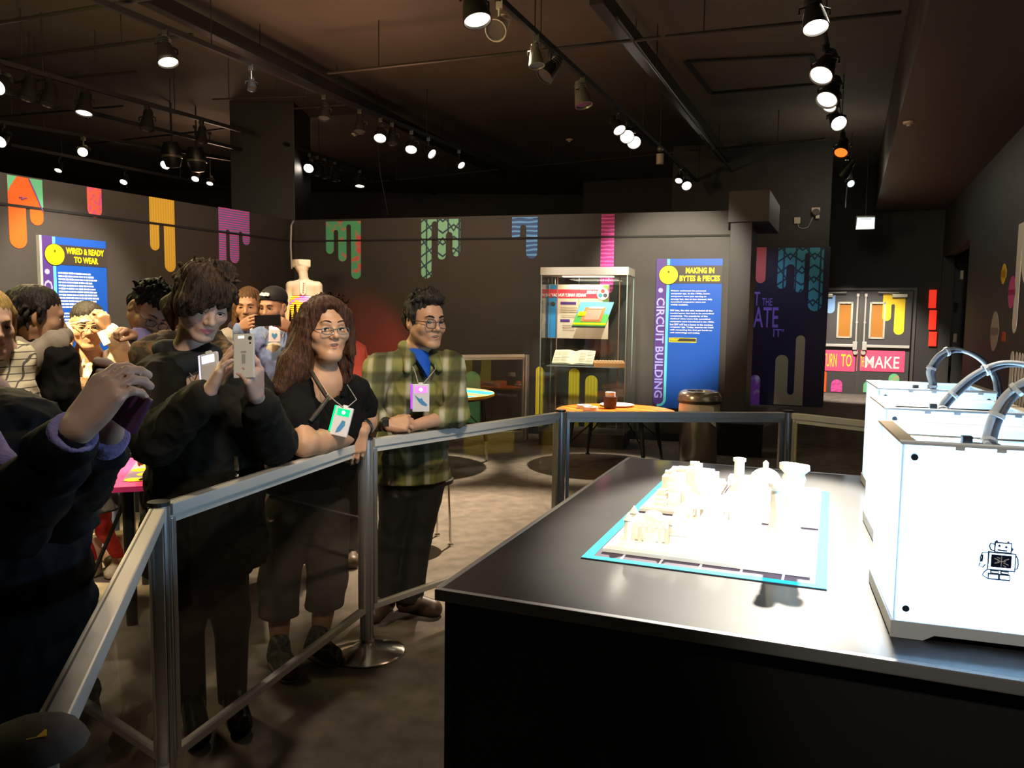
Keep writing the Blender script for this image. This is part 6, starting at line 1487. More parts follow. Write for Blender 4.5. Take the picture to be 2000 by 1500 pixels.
# collar flaps and the shirt placket
fw_ = Vector((lt_.y, -lt_.x, 0)); fw_ = fw_ if fw_.y < 0 else -fw_
inv = RD.matrix_basis.inverted()
for q in (-1, 1):
    cs = Solid(); nb = D['nb']; up_ = Vector((0, 0, 1))
    a0 = nb - fw_ * .058 + up_ * .048; a1 = nb + lt_ * q * .072 + fw_ * .01 + up_ * .044; a2 = nb + lt_ * q * .060 + fw_ * .085 - up_ * .015; a3 = nb + lt_ * q * .085 + fw_ * .10 - up_ * .070
    cs.chain([a0, a1, a2], [.018, .024, .026], .02); cs.chain([a2, a3], [.028, .014], .02); cs.cone(a1, a3, .022, .016, .02)
    cs.disp = folds(.002, 40, 3); cs.damp = .004; solid_obj('collar', cs, .006, PLAID, RD)
s_ = trousers(D, 1.0, .006, (.06, .06), hem_r=.060); solid_obj('trousers', s_, .010, DARKJ, RD)
shoe('shoe', RD, D['anr'], D['tor'], SHOEB, 0, .045); shoe('shoe', RD, D['anl'], D['tol'], SHOEB, 0, .045)
wt = MB(); ax = (D['wrr'] - D['elr']).normalized(); qd = ax.to_track_quat('Z', 'Y').to_matrix(); wc = inv @ (D['wrr'] - ax * .012)
MB().lathe([(.031, -.012), (.034, -.012), (.034, .012), (.031, .012)], wc, 24, qd, False).build('watch_strap', PLASTIC, RD, True)
MB().box(wc + qd @ Vector((0, 0, 0)) + Vector((.004, -.034, .010)), (.030, .012, .034), Matrix.Rotation(.2, 3, 'X'), .004).build('watch_case', mat('dark_watch', (.03, .028, .03), .2), RD)
bpD = at(822, 750, 3.86); lanyard(RD, HD, D, bpD, CORD, .0024, .13)
badge(bpD, (.15, -.98, .06), (0, 0, 1), 'white badge with pink-lit window and violet edge hanging on the plaid shirt', (.85, .16, .75), 1.3, mark_bird, .082, .135, True, (.45, .07, 1))

# ---- woman in the black top
C = JJ(nb=(632, 745, 3.40), ch=(628, 830, 3.44), wa=(612, 918, 3.56), pe=(598, 990, 3.64), shr=(572, 778, 3.30), shl=(687, 768, 3.54), elr=(594, 868, 3.12), wrr=(682, 855, 3.44), ell=(716, 818, 3.66), wrl=(706, 842, 3.47),
       hir=(570, 1000, 3.57), hil=(634, 1000, 3.68), knr=(545, 1130, 3.54), knl=(640, 1130, 3.64), anr=(546, 1275, 3.42), anl=(622, 1262, 3.52))
C['tor'] = at(566, 1328, 3.30); C['tol'] = at(648, 1288, 3.46); C['tor'].z = C['tol'].z = .035
RCm = person(C['pe'], 'woman with long reddish-brown hair, glasses and a black top leaning on the rail')
HC_ = Head(at(634, 643, 3.36), (.60, -.80, .03), (0, 0, 1), 1.03)
bc_, _ = body_skin(C, HC_, 1.05, mouth='open', plump=.008, arm_r=1.22, hands=[
    (C['wrl'], at(690, 905, 3.44) - C['wrl'], Vector((-.1, .75, -.2)), Vector((-.9, -.3, 0)), ((.2, .5, .3), (.25, .55, .35), (.3, .6, .4), (.35, .65, .4)), (.35, .2), 1.0, .03),
    (C['wrr'], at(690, 900, 3.47) - C['wrr'], Vector((-.3, .6, -.5)), Vector((.6, -.5, .3)), (.3, .35, .4, .4), (.4, .2), .95, .03)])
body_obj(RCm, bc_, HC_, SK_A, LIP, .0028, .008, [(at(698, 872, 3.45), .12)])
teeth(RCm, HC_, -.0630, .015); eyes(RCm, HC_, look=(.1, .05)); brows(RCm, HC_, H_DBROWN, .004, .0026); glasses(RCm, HC_, mat('teal_glasses_frame', (.10, .17, .18), .3, .4), .025, .0135, -.008, True, .0016)
hp = [('e', (0, -.020, .044), (.096, .112, .090)), ('e', (.0, .02, .092), (.078, .072, .038))]
for q in (-1, 1):
    hp += [('c', (q * .074, .015, .05), (q * .092, .0, -.08), .030, .036), ('c', (q * .090, -.01, -.08), (q * .095, -.02, -.20), .042, .034), ('c', (q * .066, .055, .075), (q * .084, .035, -.02), .020, .022)]
hp += [('c', (0, -.075, .02), (0, -.085, -.20), .085, .080), ('w', at(598, 650, 3.36), at(572, 725, 3.30), .060, .065), ('w', at(575, 715, 3.30), at(548, 760, 3.24), .075, .035), ('w', at(555, 740, 3.35), at(528, 752, 3.3), .05, .012), ('se', (.012, .110, .0), (.060, .070, .096)), ('se', (0, .075, -.13), (.058, .07, .07))]
hs = hair_solid(HC_, hp, .0065, 70, 2.0, disp_z=.25)
def zc(r):
    q = r.choice((-1, 1)); y = r.uniform(-.10, .05); return (q * r.uniform(.078 if y > -.02 else .03, .100), y, r.uniform(-.10, .10))
tufts(hs, HC_, 120, zc, lambda p, r: (p.x * 1.5, -.05, -1), .13, .0075, 31, .014, .10)
tufts(hs, HC_, 40, on_shell((0, -.015, .055), (.086, .10, .084), .2, .8), lambda p, r: (p.x * 3, -.15, -.45), .05, .0065, 32, .014, .12)
solid_obj('hair', hs, .0045, H_RBROWN, RCm)
BLKC = mat('black_jersey', (.006, .0055, .0055), .9, bump=.2, bscale=40, spec=.12)
s_ = garment_top(C, 1.05, .012, .80, (-.52, -.55), chest=.165, waist=.168, hip=.175, flat=.74, upper=.066)
s_.cone(HC_.p(0, .02, -.12), C['nb'] + Vector((.035, -.125, -.20)), .070, .030, .012, 's'); s_.cone(C['nb'] + Vector((0, 0, .05)), C['nb'] - Vector((0, 0, .02)), .075, .085, .015, 's'); s_.disp = folds(.008, 40, 1.0); s_.damp = .016
solid_obj('black_top', s_, .0085, BLKC, RCm)
GREYT = mat('dark_grey_linen', (.040, .035, .030), .9, noise=.15, nscale=50)
s_ = Solid(); ltc = (C['shl'] - C['shr']).normalized(); s_.econe(C['wa'] + Vector((0, 0, .05)), Vector((C['pe'].x, C['pe'].y, .80)), .182, .200, ltc, .80, .02); s_.cut((0, 0, .76), (0, 0, -1)); s_.disp = folds(.006, 20, 7, .3); s_.damp = .01; solid_obj('tunic_hem', s_, .010, BLKC, RCm)
s_ = trousers(C, 1.06, .010, (.20, .215), hem_r=.076, knee=.072, top=.105); solid_obj('cropped_trousers', s_, .010, GREYT, RCm)
SNK = two_tone('grey_sneaker_mesh', f_noise(45, 2), (.035, .032, .032), (.16, .15, .13), .7, .56); SOLEW = mat('pale_sole', (.40, .38, .34), .6)
shoe('sneaker', RCm, C['anr'], C['tor'], SNK, 0, .045, SOLEW); shoe('sneaker', RCm, C['anl'], C['tol'], SNK, 0, .045, SOLEW)
inv = RCm.matrix_basis.inverted(); ax = (C['wrl'] - C['ell']).normalized(); qd = ax.to_track_quat('Z', 'Y').to_matrix()
MB().lathe([(.040, -.016), (.044, -.014), (.044, .014), (.040, .016)], inv @ (C['wrl'] - ax * .045), 28, qd, False).build('black_bangle', PLASTIC, RCm, True)
MB().tube([inv @ q for q in (at(606, 722, 3.30), at(622, 750, 3.215), at(640, 778, 3.185), at(624, 800, 3.16), at(606, 822, 3.14))], .009, 10).build('bag_strap', mat('brown_strap', (.035, .026, .018), .6), RCm, True)
MB().tube([inv @ q for q in (at(626, 758, 3.19), at(636, 774, 3.17), at(640, 770, 3.17), at(630, 754, 3.19))], .0022, 6, True).build('strap_buckle', CHROME, RCm, True)
bpC = at(675, 795, 3.26); lanyard(RCm, HC_, C, bpC, CORD, .0022, .15)
badge(bpC, (-.10, -.97, .25), (.20, .1, 1), 'white badge with green-lit window and green edge on the black top', (.0, .90, .20), 1.0, mark_owl, .074, .122, True, (.0, 1.5, .35))

# ---- woman taking a picture, in the dark coat
BK = 1.045
def atb(x, y, Y): return at(x, y, Y * BK)
def JJb(**k): return {a: atb(*v) for a, v in k.items()}
B = JJb(nb=(372, 703, 2.84), ch=(405, 835, 2.84), wa=(405, 945, 2.87), pe=(400, 1040, 2.88), shr=(318, 748, 2.72), shl=(478, 760, 2.96), elr=(308, 858, 2.56), wrr=(408, 765, 2.46), ell=(532, 862, 2.82), wrl=(499, 770, 2.50),
       hir=(372, 1060, 2.84), hil=(435, 1060, 2.92), knr=(362, 1205, 2.82), knl=(452, 1205, 2.88), anr=(376, 1400, 2.80), anl=(454, 1378, 2.86))
B['tor'] = atb(388, 1462, 2.66); B['tol'] = atb(470, 1450, 2.74); B['tor'].z = B['tol'].z = .035
RB = person(B['pe'], 'woman in a dark hooded coat holding up a white phone to take a picture')
HB = Head(atb(396, 588, 2.74), (.58, -.66, -.47), (.08, 0, 1), 1.04)
phone_c = atb(477, 695, 2.44)
bb, tB = body_skin(B, HB, 1.0, mouth='closed', leg_r=.92, hands=[
    (B['wrr'], atb(452, 672, 2.46) - B['wrr'], Vector((.95, .35, -.2)), Vector((-.2, .4, 1)), ((.10, .25, .15), (.05, .12, .1), (.1, .2, .1), (.15, .3, .2)), (.55, .1), 1.0, .05),
    (B['wrl'], atb(492, 694, 2.40) - B['wrl'], Vector((-.9, .55, 0)), Vector((.3, .2, 1)), ((.35, .6, .3), (.75, .7, .3), (.85, .7, .35), (.9, .75, .35)), (.3, .1), 1.0, .04)])
body_obj(RB, bb, HB, SK_B, LIP2, .0028, .008, [(atb(432, 720, 2.46), .13), (atb(488, 720, 2.44), .12)])
eyes(RB, HB, look=(.1, -.30)); brows(RB, HB, H_DBROWN, -.002, .0028)
hp = [('e', (0, -.022, .046), (.092, .106, .084)), ('e', (.02, .056, .076), (.080, .056, .048)), ('e', (.050, .072, .044), (.056, .040, .052)), ('e', (.074, .052, .015), (.036, .040, .05)), ('e', (.0, .0, .085), (.080, .080, .044)), ('w', atb(356, 580, 2.80), atb(336, 600, 2.83), .034, .036), ('w', atb(336, 600, 2.83), atb(338, 640, 2.83), .036, .012), ('e', (.05, .03, .105), (.05, .05, .045)), ('e', (-.055, -.02, .10), (.05, .05, .045)),
      ('c', (-.078, -.03, .02), (-.084, -.045, -.075), .030, .022), ('c', (-.070, .040, .05), (-.078, .030, -.005), .016, .010), ('c', (.076, .03, .06), (.080, .03, -.03), .022, .014), ('e', (0, -.08, -.01), (.075, .05, .07)),
      ('se', (-.012, .108, -.012), (.066, .056, .058)), ('se', (-.089, -.008, -.012), (.020, .024, .034))]
hs = hair_solid(HB, hp, .0080, 110, 3.0)
tufts(hs, HB, 90, on_shell((.0, -.005, .052), (.082, .096, .078), .0, .9), lambda p, r: (p.x * 5 + .15, .25, .25), .042, .0085, 21, .010, .8)
tufts(hs, HB, 46, lambda r: (r.uniform(-.05, .085), r.uniform(.07, .10), r.uniform(.05, .085)), lambda p, r: (.6, .10, -.8), .045, .0085, 22, .010, .25)
solid_obj('hair', hs, .0038, H_DBROWN, RB)
COAT = mat('dark_olive_coat', (.0085, .0070, .0042), .85, noise=.5, nscale=9, bump=.25, bscale=30, spec=.25)
s_ = garment_top(B, 1.0, .032, .60, (.80, .86), chest=.175, waist=.175, hip=.19, flat=.82, k=.05, upper=.060, fore=.052, cuff=.040)
s_.cone(HB.p(0, .03, -.12), B['nb'] + Vector((.04, -.10, -.16)), .07, .045, .015, 's'); s_.cone(HB.p(0, -.02, -.06), B['nb'], .072, .076, .02, 's')
def puff(P):
    return folds(.009, 38, 2.0, .8)(P) + .004 * wob(P, 26, 4.0)
s_.disp = puff; s_.damp = .018; solid_obj('coat', s_, .010, COAT, RB)
hd_ = Solid(); nb = B['nb']
hd_.chain([nb + Vector((.11, -.08, -.09)), nb + Vector((.13, .03, .0)), nb + Vector((.03, .12, .045)), nb + Vector((-.10, .06, .045)), nb + Vector((-.145, -.03, .01)), nb + Vector((-.06, -.13, -.12))], [.030, .048, .060, .060, .055, .030], .04)
hd_.chain([nb + Vector((-.13, -.02, .02)), nb + Vector((-.10, -.10, -.11)), nb + Vector((-.02, -.13, -.22))], [.05, .055, .03], .04)
hd_.disp = lambda P: .007 * wob(P, 60, 2.0) + .004 * wob(P, 120, 5); hd_.damp = .014; solid_obj('fur_hood', hd_, .007, CAMO, RB)
sc_ = Solid(); sc_.chain([nb + Vector((-.075, -.05, .03)), nb + Vector((.00, -.105, -.015)), nb + Vector((.085, -.04, .02)), nb + Vector((.0, .06, .05)), nb + Vector((-.075, -.05, .03))], [.040] * 5, .03); solid_obj('dark_scarf', sc_, .008, MATTE, RB)
TIGHT = mat('maroon_tights', (.030, .008, .008), .6); s_ = trousers(B, 1.0, .007, (.06, .06), hem_r=.045, knee=.060, top=.090); s_.disp = None; solid_obj('tights', s_, .009, TIGHT, RB)
skirt = Solid(); skirt.econe(B['pe'], Vector((B['pe'].x, B['pe'].y, .56)), .17, .185, (B['shl'] - B['shr']).normalized(), .8, .02); skirt.cut((0, 0, .55), (0, 0, -1)); solid_obj('skirt', skirt, .011, MATTE, RB)
BOOT = mat('black_patent_boot', (.008, .008, .008), .2); shoe('ankle_boot', RB, B['anr'], B['tor'], BOOT, .04, .042); shoe('ankle_boot', RB, B['anl'], B['tol'], BOOT, .04, .042)
inv = RB.matrix_basis.inverted(); ax = (B['wrl'] - B['ell']).normalized()
MB().box(inv @ atb(462, 905, 2.60), (.012, .012, .05)).sphere(inv @ atb(462, 928, 2.60), .008).build('zip_pull', CHROME, RB)
bw_ = tB[1]
# white phone
def phone(p, f, up, label, m, w=.068, h=.142, t=.009):
    f = Vector(f).normalized(); x = Vector(up).cross(f).normalized(); u = f.cross(x); r = empty('phone', p, 0, label, 'phone'); r.rotation_euler = Matrix((x, u, f)).transposed().to_euler()
    MB().box((0, 0, 0), (w, h, t), bevel=.0035).build('case', m, r); MB().box((0, 0, -t / 2 - .0006), (w * .92, h * .9, .001)).build('screen', emis('screen_glow', (.65, .70, .95), .35), r)
    return r
ph = phone(phone_c, (-.10, -.98, .16), (-.06, 0, 1), 'white phone held upright by the woman in the dark coat', mat('white_phone_case', (.66, .64, .60), .35))
MB().cyl((.022, .056, .0042), (.022, .056, .0062), .006, n=14).cyl((.022, .040, .0042), (.022, .040, .0056), .003, n=10).build('camera_lens', BLKP, ph); MB().box((-.008, .060, .0048), (.02, .008, .001), bevel=.0003).build('flash', emis('phone_flash', (1, .9, .7), 1.2), ph); MB().box((0, -.01, .0048), (.012, .030, .0006)).box((0, .012, .0048), (.018, .006, .0006)).build('emblem', mat('grey_mark', (.35, .34, .33), .4), ph)
bpB = atb(408, 690, 2.53); lanyard(RB, HB, B, bpB, CORD, .002, .13)
badge(bpB, (-.25, -.9, .25), (-.25, 0, 1), 'white badge with pale lilac light on the dark coat behind the hand', (.78, .78, 1), 1.5, None, .064, .108, True)

# ---- person at the left edge, photographing, face out of the picture
A = JJ(nb=(-75, 775, 1.86), ch=(-35, 905, 1.78), wa=(-25, 1060, 1.78), pe=(-20, 1200, 1.80), shl=(45, 862, 1.86), shr=(-190, 845, 1.72), ell=(118, 990, 1.66), wrl=(212, 846, 1.48), elr=(30, 1010, 1.50), wrr=(146, 842, 1.34),
       hil=(20, 1230, 1.85), hir=(-80, 1230, 1.76), knl=(30, 1560, 1.83), knr=(-90, 1560, 1.72), anl=(30, 1900, 1.85), anr=(-100, 1900, 1.74))
for q in 'lr': A['an' + q].z = .09; A['to' + q] = A['an' + q] + Vector((.10, -.13, 0)); A['to' + q].z = .035
RA = person(A['pe'], 'person in a long dark padded coat at the left edge holding a phone')
HA = Head(at(-128, 640, 1.84), (.75, -.62, -.12), (0, 0, 1), 1.0)
ba, tA = body_skin(A, HA, 1.02, hands=[
    (A['wrr'], at(214, 757, 1.37) - A['wrr'], Vector((.45, .85, -.15)), Vector((-.45, .2, 1)), ((.35, .6, .4), (.42, .65, .4), (.5, .7, .4), (.55, .75, .45)), (.15, .05), 1.06, .02),
    (A['wrl'], at(240, 768, 1.47) - A['wrl'], Vector((-.7, -.6, 0)), Vector((.1, .3, 1)), ((.4, .7, .4), (.45, .7, .4), (.5, .7, .4), (.6, .7, .4)), (.3, .1), 1.0, .03)])
body_obj(RA, ba, HA, SK_B, LIP, .004, .009, [(at(185, 800, 1.36), .12), (at(228, 805, 1.47), .11)])
eyes(RA, HA); brows(RA, HA, H_DBROWN)
solid_obj('hair', hair_solid(HA, [('e', (0, -.022, .058), (.088, .106, .086)), ('c', (0, -.07, .0), (0, -.08, -.12), .07, .06), ('se', (0, .105, -.005), (.060, .055, .070))], .006, 80, 4), .006, H_DBROWN, RA)
NAVY = mat('dark_navy_padding', (.0065, .007, .009), .75, noise=.3, nscale=12, bump=.3, bscale=24, spec=.12)
s_ = garment_top(A, 1.0, .020, .42, (.80, .86), chest=.18, waist=.175, hip=.185, flat=.85, k=.05, upper=.056, fore=.048, cuff=.038)
s_.disp = lambda P: .010 * np.abs(np.sin(P[:, 2] * 38 + .9 * wob(P, 14, 1))) + folds(.007, 40, 2, .8)(P) - .004; s_.damp = .024
s_.cone(HA.p(0, .03, -.10), A['nb'] + Vector((.06, -.09, -.18)), .07, .05, .015, 's'); solid_obj('padded_coat', s_, .010, NAVY, RA)
LILC = mat('lilac_knit', (.26, .22, .46), .85, bump=.4, bscale=120)
for q in 'lr':
    a = A['el' + q].lerp(A['wr' + q], .82); b_ = A['el' + q].lerp(A['wr' + q], .985); c = Solid(); c.cone(a, b_, .042, .040, .01); ax = (b_ - a).normalized(); c.cut(b_ + ax * .006, ax); c.cut(a - ax * .01, -ax); solid_obj('lilac_cuff', c, .005, LILC, RA)
c = Solid(); c.econe(A['nb'] - Vector((0, 0, .0)), A['wa'], .085, .175, (A['shl'] - A['shr']).normalized(), .86, .02); c.cut(A['wa'], (0, 0, -1)); solid_obj('lilac_jumper', c, .012, LILC, RA)
lp = Solid(); lp.chain([at(-20, 850, 1.60), at(8, 905, 1.56), at(34, 960, 1.55), at(38, 1000, 1.56)], [.020, .022, .014, .006], .02); solid_obj('scarf_end', lp, .006, LILC, RA)
s_ = trousers(A, 1.0, .006, (.05, .05)); solid_obj('trousers', s_, .014, DARKJ, RA); shoe('shoe', RA, A['anl'], A['tol'], SHOEB); shoe('shoe', RA, A['anr'], A['tor'], SHOEB)
phone(at(226, 778, 1.42), (-.3, -.9, .2), (-.9, .3, .45), 'dark phone held sideways by the person at the left edge', mat('plum_phone', (.09, .03, .09), .3), .07, .145)
# ================================================================== VISITORS FARTHER BACK
def stand(Y, head, f, nb, shr, shl, elr, wrr, ell, wrl, label, skin, sc=1.0, hands=(), up=(0, 0, 1), g=1.0, mouth='closed', legs=True, hipx=None, full=True, hres=.0042, pe_h=.92, feet=None):
    """a standing visitor from the pixel positions of the visible joints; the hidden legs stand straight below"""
    J = JJ(nb=nb, shr=shr, shl=shl, elr=elr, wrr=wrr, ell=ell, wrl=wrl); m = (J['shr'] + J['shl']) / 2; lat = (J['shl'] - J['shr']); lat.z = 0; lat.normalize(); fw = Vector((lat.y, -lat.x, 0))
    J['ch'] = Vector((m.x, m.y, m.z - .16 * g)); J['wa'] = Vector((m.x, m.y, m.z - .36 * g)); b = hipx or m; J['pe'] = Vector((m.x, m.y, max(pe_h * g, m.z - .60 * g) if g == 1 else m.z - .52 * g))
    J['wa'].z = (J['ch'].z + J['pe'].z) / 2 - .02
    if hipx: J['wa'] = J['ch'].lerp(J['pe'], .55)
    fx = Vector((-lat.y, lat.x, 0)) if Vector((lat.y, -lat.x, 0)).dot(Vector(f)) < 0 else fw
    for q, sg in (('r', -1), ('l', 1)):
        h = J['pe'] + lat * sg * .085 * g + Vector((0, 0, -.03)); J['hi' + q] = h; J['kn' + q] = Vector((h.x, h.y, h.z * .54)) + fx * .02; J['an' + q] = Vector((h.x, h.y, .085)); J['to' + q] = Vector((h.x, h.y, .035)) + fx * .14
    for q, t_ in (feet or {}).items():
        fl = atz(t_[0], t_[1], .03); J['an' + q] = Vector((fl.x, fl.y + .12, .08)); J['to' + q] = fl; J['kn' + q] = Vector((J['hi' + q].x * .5 + fl.x * .5, J['hi' + q].y * .6 + fl.y * .4, .30))
    root = person(J['pe'], label); H = Head(at(*head), f, up, sc)
    b_, t_ = body_skin(J, H, g, mouth=mouth, full=full, hands=hands)
    body_obj(root, b_, H, skin, LIP, hres, .013 if g == 1 else .011, [(c, .11) for c in ()] if not hands else [(h[0] + Vector(h[1]).normalized() * .09, .12) for h in hands])
    eyes(root, H)
    return root, J, H
def legs_and_shoes(root, J, g, m, sm, t=.006):
    s = trousers(J, g, t, (.05, .05)); s.disp = None; solid_obj('trousers', s, .013, m, root)
    for q in 'lr': shoe('shoe', root, J['an' + q], J['to' + q], sm)
def shirt(root, J, g, t, m, name, hem=None, sleeve=(.9, .9), flat=.68, fa=.009, H=None, open_neck=True, res=.011, **kw):
    s = garment_top(J, g, t, (J['pe'].z - .08) if hem is None else hem, sleeve, flat=flat, **kw)
    if open_neck and H: s.cone(H.p(0, -.01, -.06), J['nb'] + Vector((0, 0, .0)), .068 * H.s, .070 * H.s, .015, 's')
    s.disp = folds(fa, 38, 2, .7); s.damp = fa * 2; return solid_obj(name, s, res, m, root)
def bob(root, H, m, parts, amp=.006, f=80, tuft=None, res=.0055, name='hair'):
    s = hair_solid(H, parts, amp, f, 1.0)
    if tuft: tuft(s)
    return solid_obj(name, s, res, m, root)
CAPH = [('e', (0, -.022, .056), (.086, .104, .084)), ('e', (0, -.075, -.005), (.070, .046, .060))]
FACEC = [('se', (0, .100, -.002), (.060, .056, .070))]
GREYJ = mat('grey_wool', (.36, .33, .29), .9, bump=.3, bscale=60, spec=.2)
# E: woman with brown hair and grey jacket
RE, J, H = stand(5.7, (485, 599, 6.10), (.12, -.98, -.10), (483, 640, 6.18), (447, 660, 6.13), (526, 657, 6.20), (436, 735, 6.11), (452, 800, 5.94), (538, 735, 6.20), (530, 800, 5.99), 'smiling woman with shoulder-length brown hair, grey jacket and a red-lit badge', SK_A, 1.10, mouth='smile')
brows(RE, H, H_BROWN)
bob(RE, H, H_BROWN, CAPH + [('c', (q * .072, .01, .05), (q * .086, -.01, -.13), .03, .030) for q in (-1, 1)] + [('c', (0, -.07, 0), (0, -.07, -.13), .07, .06)] + FACEC, tuft=lambda s: tufts(s, H, 50, lambda r: (r.choice((-1, 1)) * r.uniform(.05, .09), r.uniform(-.08, .05), r.uniform(-.1, .08)), lambda p, r: (p.x * 3, 0, -1), .09, .012, 4, .01, .25))
shirt(RE, J, 1, .014, GREYJ, 'jacket', H=H); legs_and_shoes(RE, J, 1, DARKJ, SHOEB)
s = Solid(); s.chain([J['nb'] + Vector((-.08, -.05, .01)), J['nb'] + Vector((0, -.10, -.03)), J['nb'] + Vector((.08, -.05, .01)), J['nb'] + Vector((0, .06, .03)), J['nb'] + Vector((-.08, -.05, .01))], [.04] * 5, .03); s.disp = folds(.006, 60, 1); s.damp = .012; solid_obj('scarf', s, .009, mat('plum_scarf', (.045, .028, .04), .9), RE)
bp = at(484, 632, 5.84); badge(bp, (0, -1, .1), (0, 0, 1), 'red-lit badge on the grey jacket of the smiling woman', (1, .05, .04), 2.6, None, .072, .11); lanyard(RE, H, J, bp, CORD, .003, .16)
# F: man in cap with phone
pF = at(523, 626, 5.20)
hF = [(at(572, 644, 5.26), at(542, 628, 5.22) - at(572, 644, 5.26), Vector((-.5, .8, -.2)), Vector((0, .1, 1)), ((.3, .6, .4),) * 4, (.4, .2), 1.0, .03), (at(470, 640, 5.30), at(490, 628, 5.24) - at(470, 640, 5.30), Vector((.5, .8, 0)), Vector((0, 0, 1)), ((.3, .6, .4),) * 4, (.4, .2), 1.0, .03)]
RF, J, H = stand(5.6, (534, 600, 5.58), (-.30, -.94, -.16), (538, 640, 5.62), (505, 662, 5.58), (588, 656, 5.64), (478, 690, 5.45), (470, 640, 5.30), (606, 700, 5.48), (572, 644, 5.26), 'man in a black cap and denim jacket photographing with a dark phone held sideways', SK_A, 1.02, hands=hF)
brows(RF, H, H_DBROWN)
cap = Solid(); cap.ell(H.p(0, -.016, .062), [.088 * H.s, .108 * H.s, .082 * H.s], H.Rn); cap.cut(H.p(0, 0, .036), -(H.u * .93 - H.f * .30)); cap.econe(H.p(0, .07, .042), H.p(0, .145, .030), .070, .062, H.x, .16, .02); solid_obj('cap', cap, .0055, mat('black_cap', (.010, .010, .012), .8), RF)
inv = RF.matrix_basis.inverted(); e_ = MB()
for x in range(5): e_.cyl(inv @ H.p(-.03 + .014 * x, .090 - .3 * abs(-.03 + .014 * x) * .3, .098 + .003 * (x % 2)), inv @ H.p(-.03 + .014 * x, .096 - .09 * abs(-.03 + .014 * x), .100 + .003 * (x % 2)), .012 if x < 4 else .007, n=10)
e_.build('cap_emblem', WHP, RF, label='white blotchy emblem on the front')
bob(RF, H, H_DBROWN, [('e', (0, -.030, .020), (.081, .092, .050)), ('se', (0, .09, .0), (.075, .075, .075))], .003)
shirt(RF, J, 1, .012, DENIM, 'denim_jacket', H=H)
lat = (J['shl'] - J['shr']).normalized(); ts = Solid(); ts.econe(J['ch'] + Vector((-.02, -.068, .09)), J['wa'] + Vector((-.02, -.075, -.10)), .062, .075, lat, .72, .02); ts.cut(J['wa'] - Vector((0, 0, .18)), (0, 0, -1)); solid_obj('cream_shirt', ts, .009, mat('cream_cotton', (.55, .47, .36), .9), RF)
legs_and_shoes(RF, J, 1, DARKJ, SHOEB)
phone(pF, (.12, -.98, .1), (.99, .1, .05), 'dark phone held sideways by the man in the cap', mat('black_phone', (.012, .012, .013), .25), .072, .165, .011)
bp = at(537, 632, 5.40); badge(bp, (0, -1, .1), (0, 0, 1), 'white-lit badge with a blue heart on the denim jacket', (.85, .92, 1), 3.0, mark_heart, .080, .125); lanyard(RF, H, J, bp, CORD, .003, .14)
# H: young person in the cream sweater putting on glasses
hH = [(at(136, 642, 4.75), at(150, 606, 4.71) - at(136, 642, 4.75), Vector((.8, .5, -.3)), Vector((.2, -.9, .3)), ((.15, .3, .2), (.3, .6, .4), (.4, .7, .5), (.5, .8, .5)), (.4, .1), .95, .05), (at(210, 644, 4.68), at(202, 616, 4.66) - at(210, 644, 4.68), Vector((-.8, .3, 0)), Vector((0, -1, .2)), ((.5, .9, .6),) * 4, (.5, .3), .95, .02)]
RH, J, H = stand(4.3, (172, 638, 4.77), (.50, -.86, -.06), (172, 700, 4.81), (128, 718, 4.75), (210, 715, 4.88), (112, 676, 4.62), (136, 642, 4.75), (244, 685, 4.84), (210, 644, 4.68), 'young person in a bright cream sweater lifting clear glasses with both hands', SK_C, 1.10, hands=hH, pe_h=.90)
brows(RH, H, H_BLACK)
bob(RH, H, H_BLACK, CAPH + [('e', (0, -.10, -.02), (.05, .05, .07))] + [('se', (0, .105, -.012), (.062, .060, .074))], .003)
CREAMK = mat('cream_sweater', (.82, .72, .52), .85, bump=.2, bscale=90); shirt(RH, J, 1, .012, CREAMK, 'sweater', H=H, sleeve=(.86, .84)); legs_and_shoes(RH, J, 1, DENIM, SHOEB)
glasses(RH, H, mat('clear_frame', (.55, .45, .28), .3), .026, .017, .004, True, .0018)
inv = RH.matrix_basis.inverted(); MB().tube([inv @ H.p(-.085, .01, .05), inv @ H.p(-.05, .085, .045), inv @ H.p(.03, .10, .035), inv @ H.p(.085, .04, .02)], .0025, 6).build('white_band', WHITE, RH, True)
c = at(203, 660, 4.62); o = MB().box((0, 0, 0), (.042, .012, .085), Matrix.Rotation(-.45, 3, 'Y'), .004).build('white_pouch', mat('pale_pouch', (.78, .74, .62), .6), RH, loc=inv @ c); o['label'] = 'small white pouch beside the raised hand'  # pouch parented to the figure, hanging free of hand and face
# G: person bending forward, dark curly hair and glasses
hG = [(at(268, 658, 3.80), at(243, 646, 3.74) - at(268, 658, 3.80), Vector((.1, .3, -.9)), Vector((.2, -.9, .2)), ((.9, 1.2, .8),) * 4, (.6, .4), 1.0, .0), (at(312, 858, 4.02), at(286, 876, 3.98) - at(312, 858, 4.02), Vector((0, .1, -1)), Vector((-.6, -.8, 0)), ((.3, .5, .3),) * 4, (.5, .1), 1.0, .06)]
RG, J, H = stand(3.95, (290, 606, 3.90), (.62, -.52, -.62), (332, 655, 4.05), (300, 705, 3.90), (392, 690, 4.15), (312, 700, 3.82), (268, 658, 3.80), (370, 780, 4.10), (312, 858, 4.02), 'person with dark tousled hair and glasses bending over behind the phone woman', SK_A, 1.05, up=(.35, .1, 1), hands=hG, hipx=Vector((-1.22, 4.55, 0)))
brows(RG, H, H_BLACK); glasses(RG, H, mat('thin_dark_frame', (.03, .02, .02), .3), .025, .017, -.004, True, .0016)
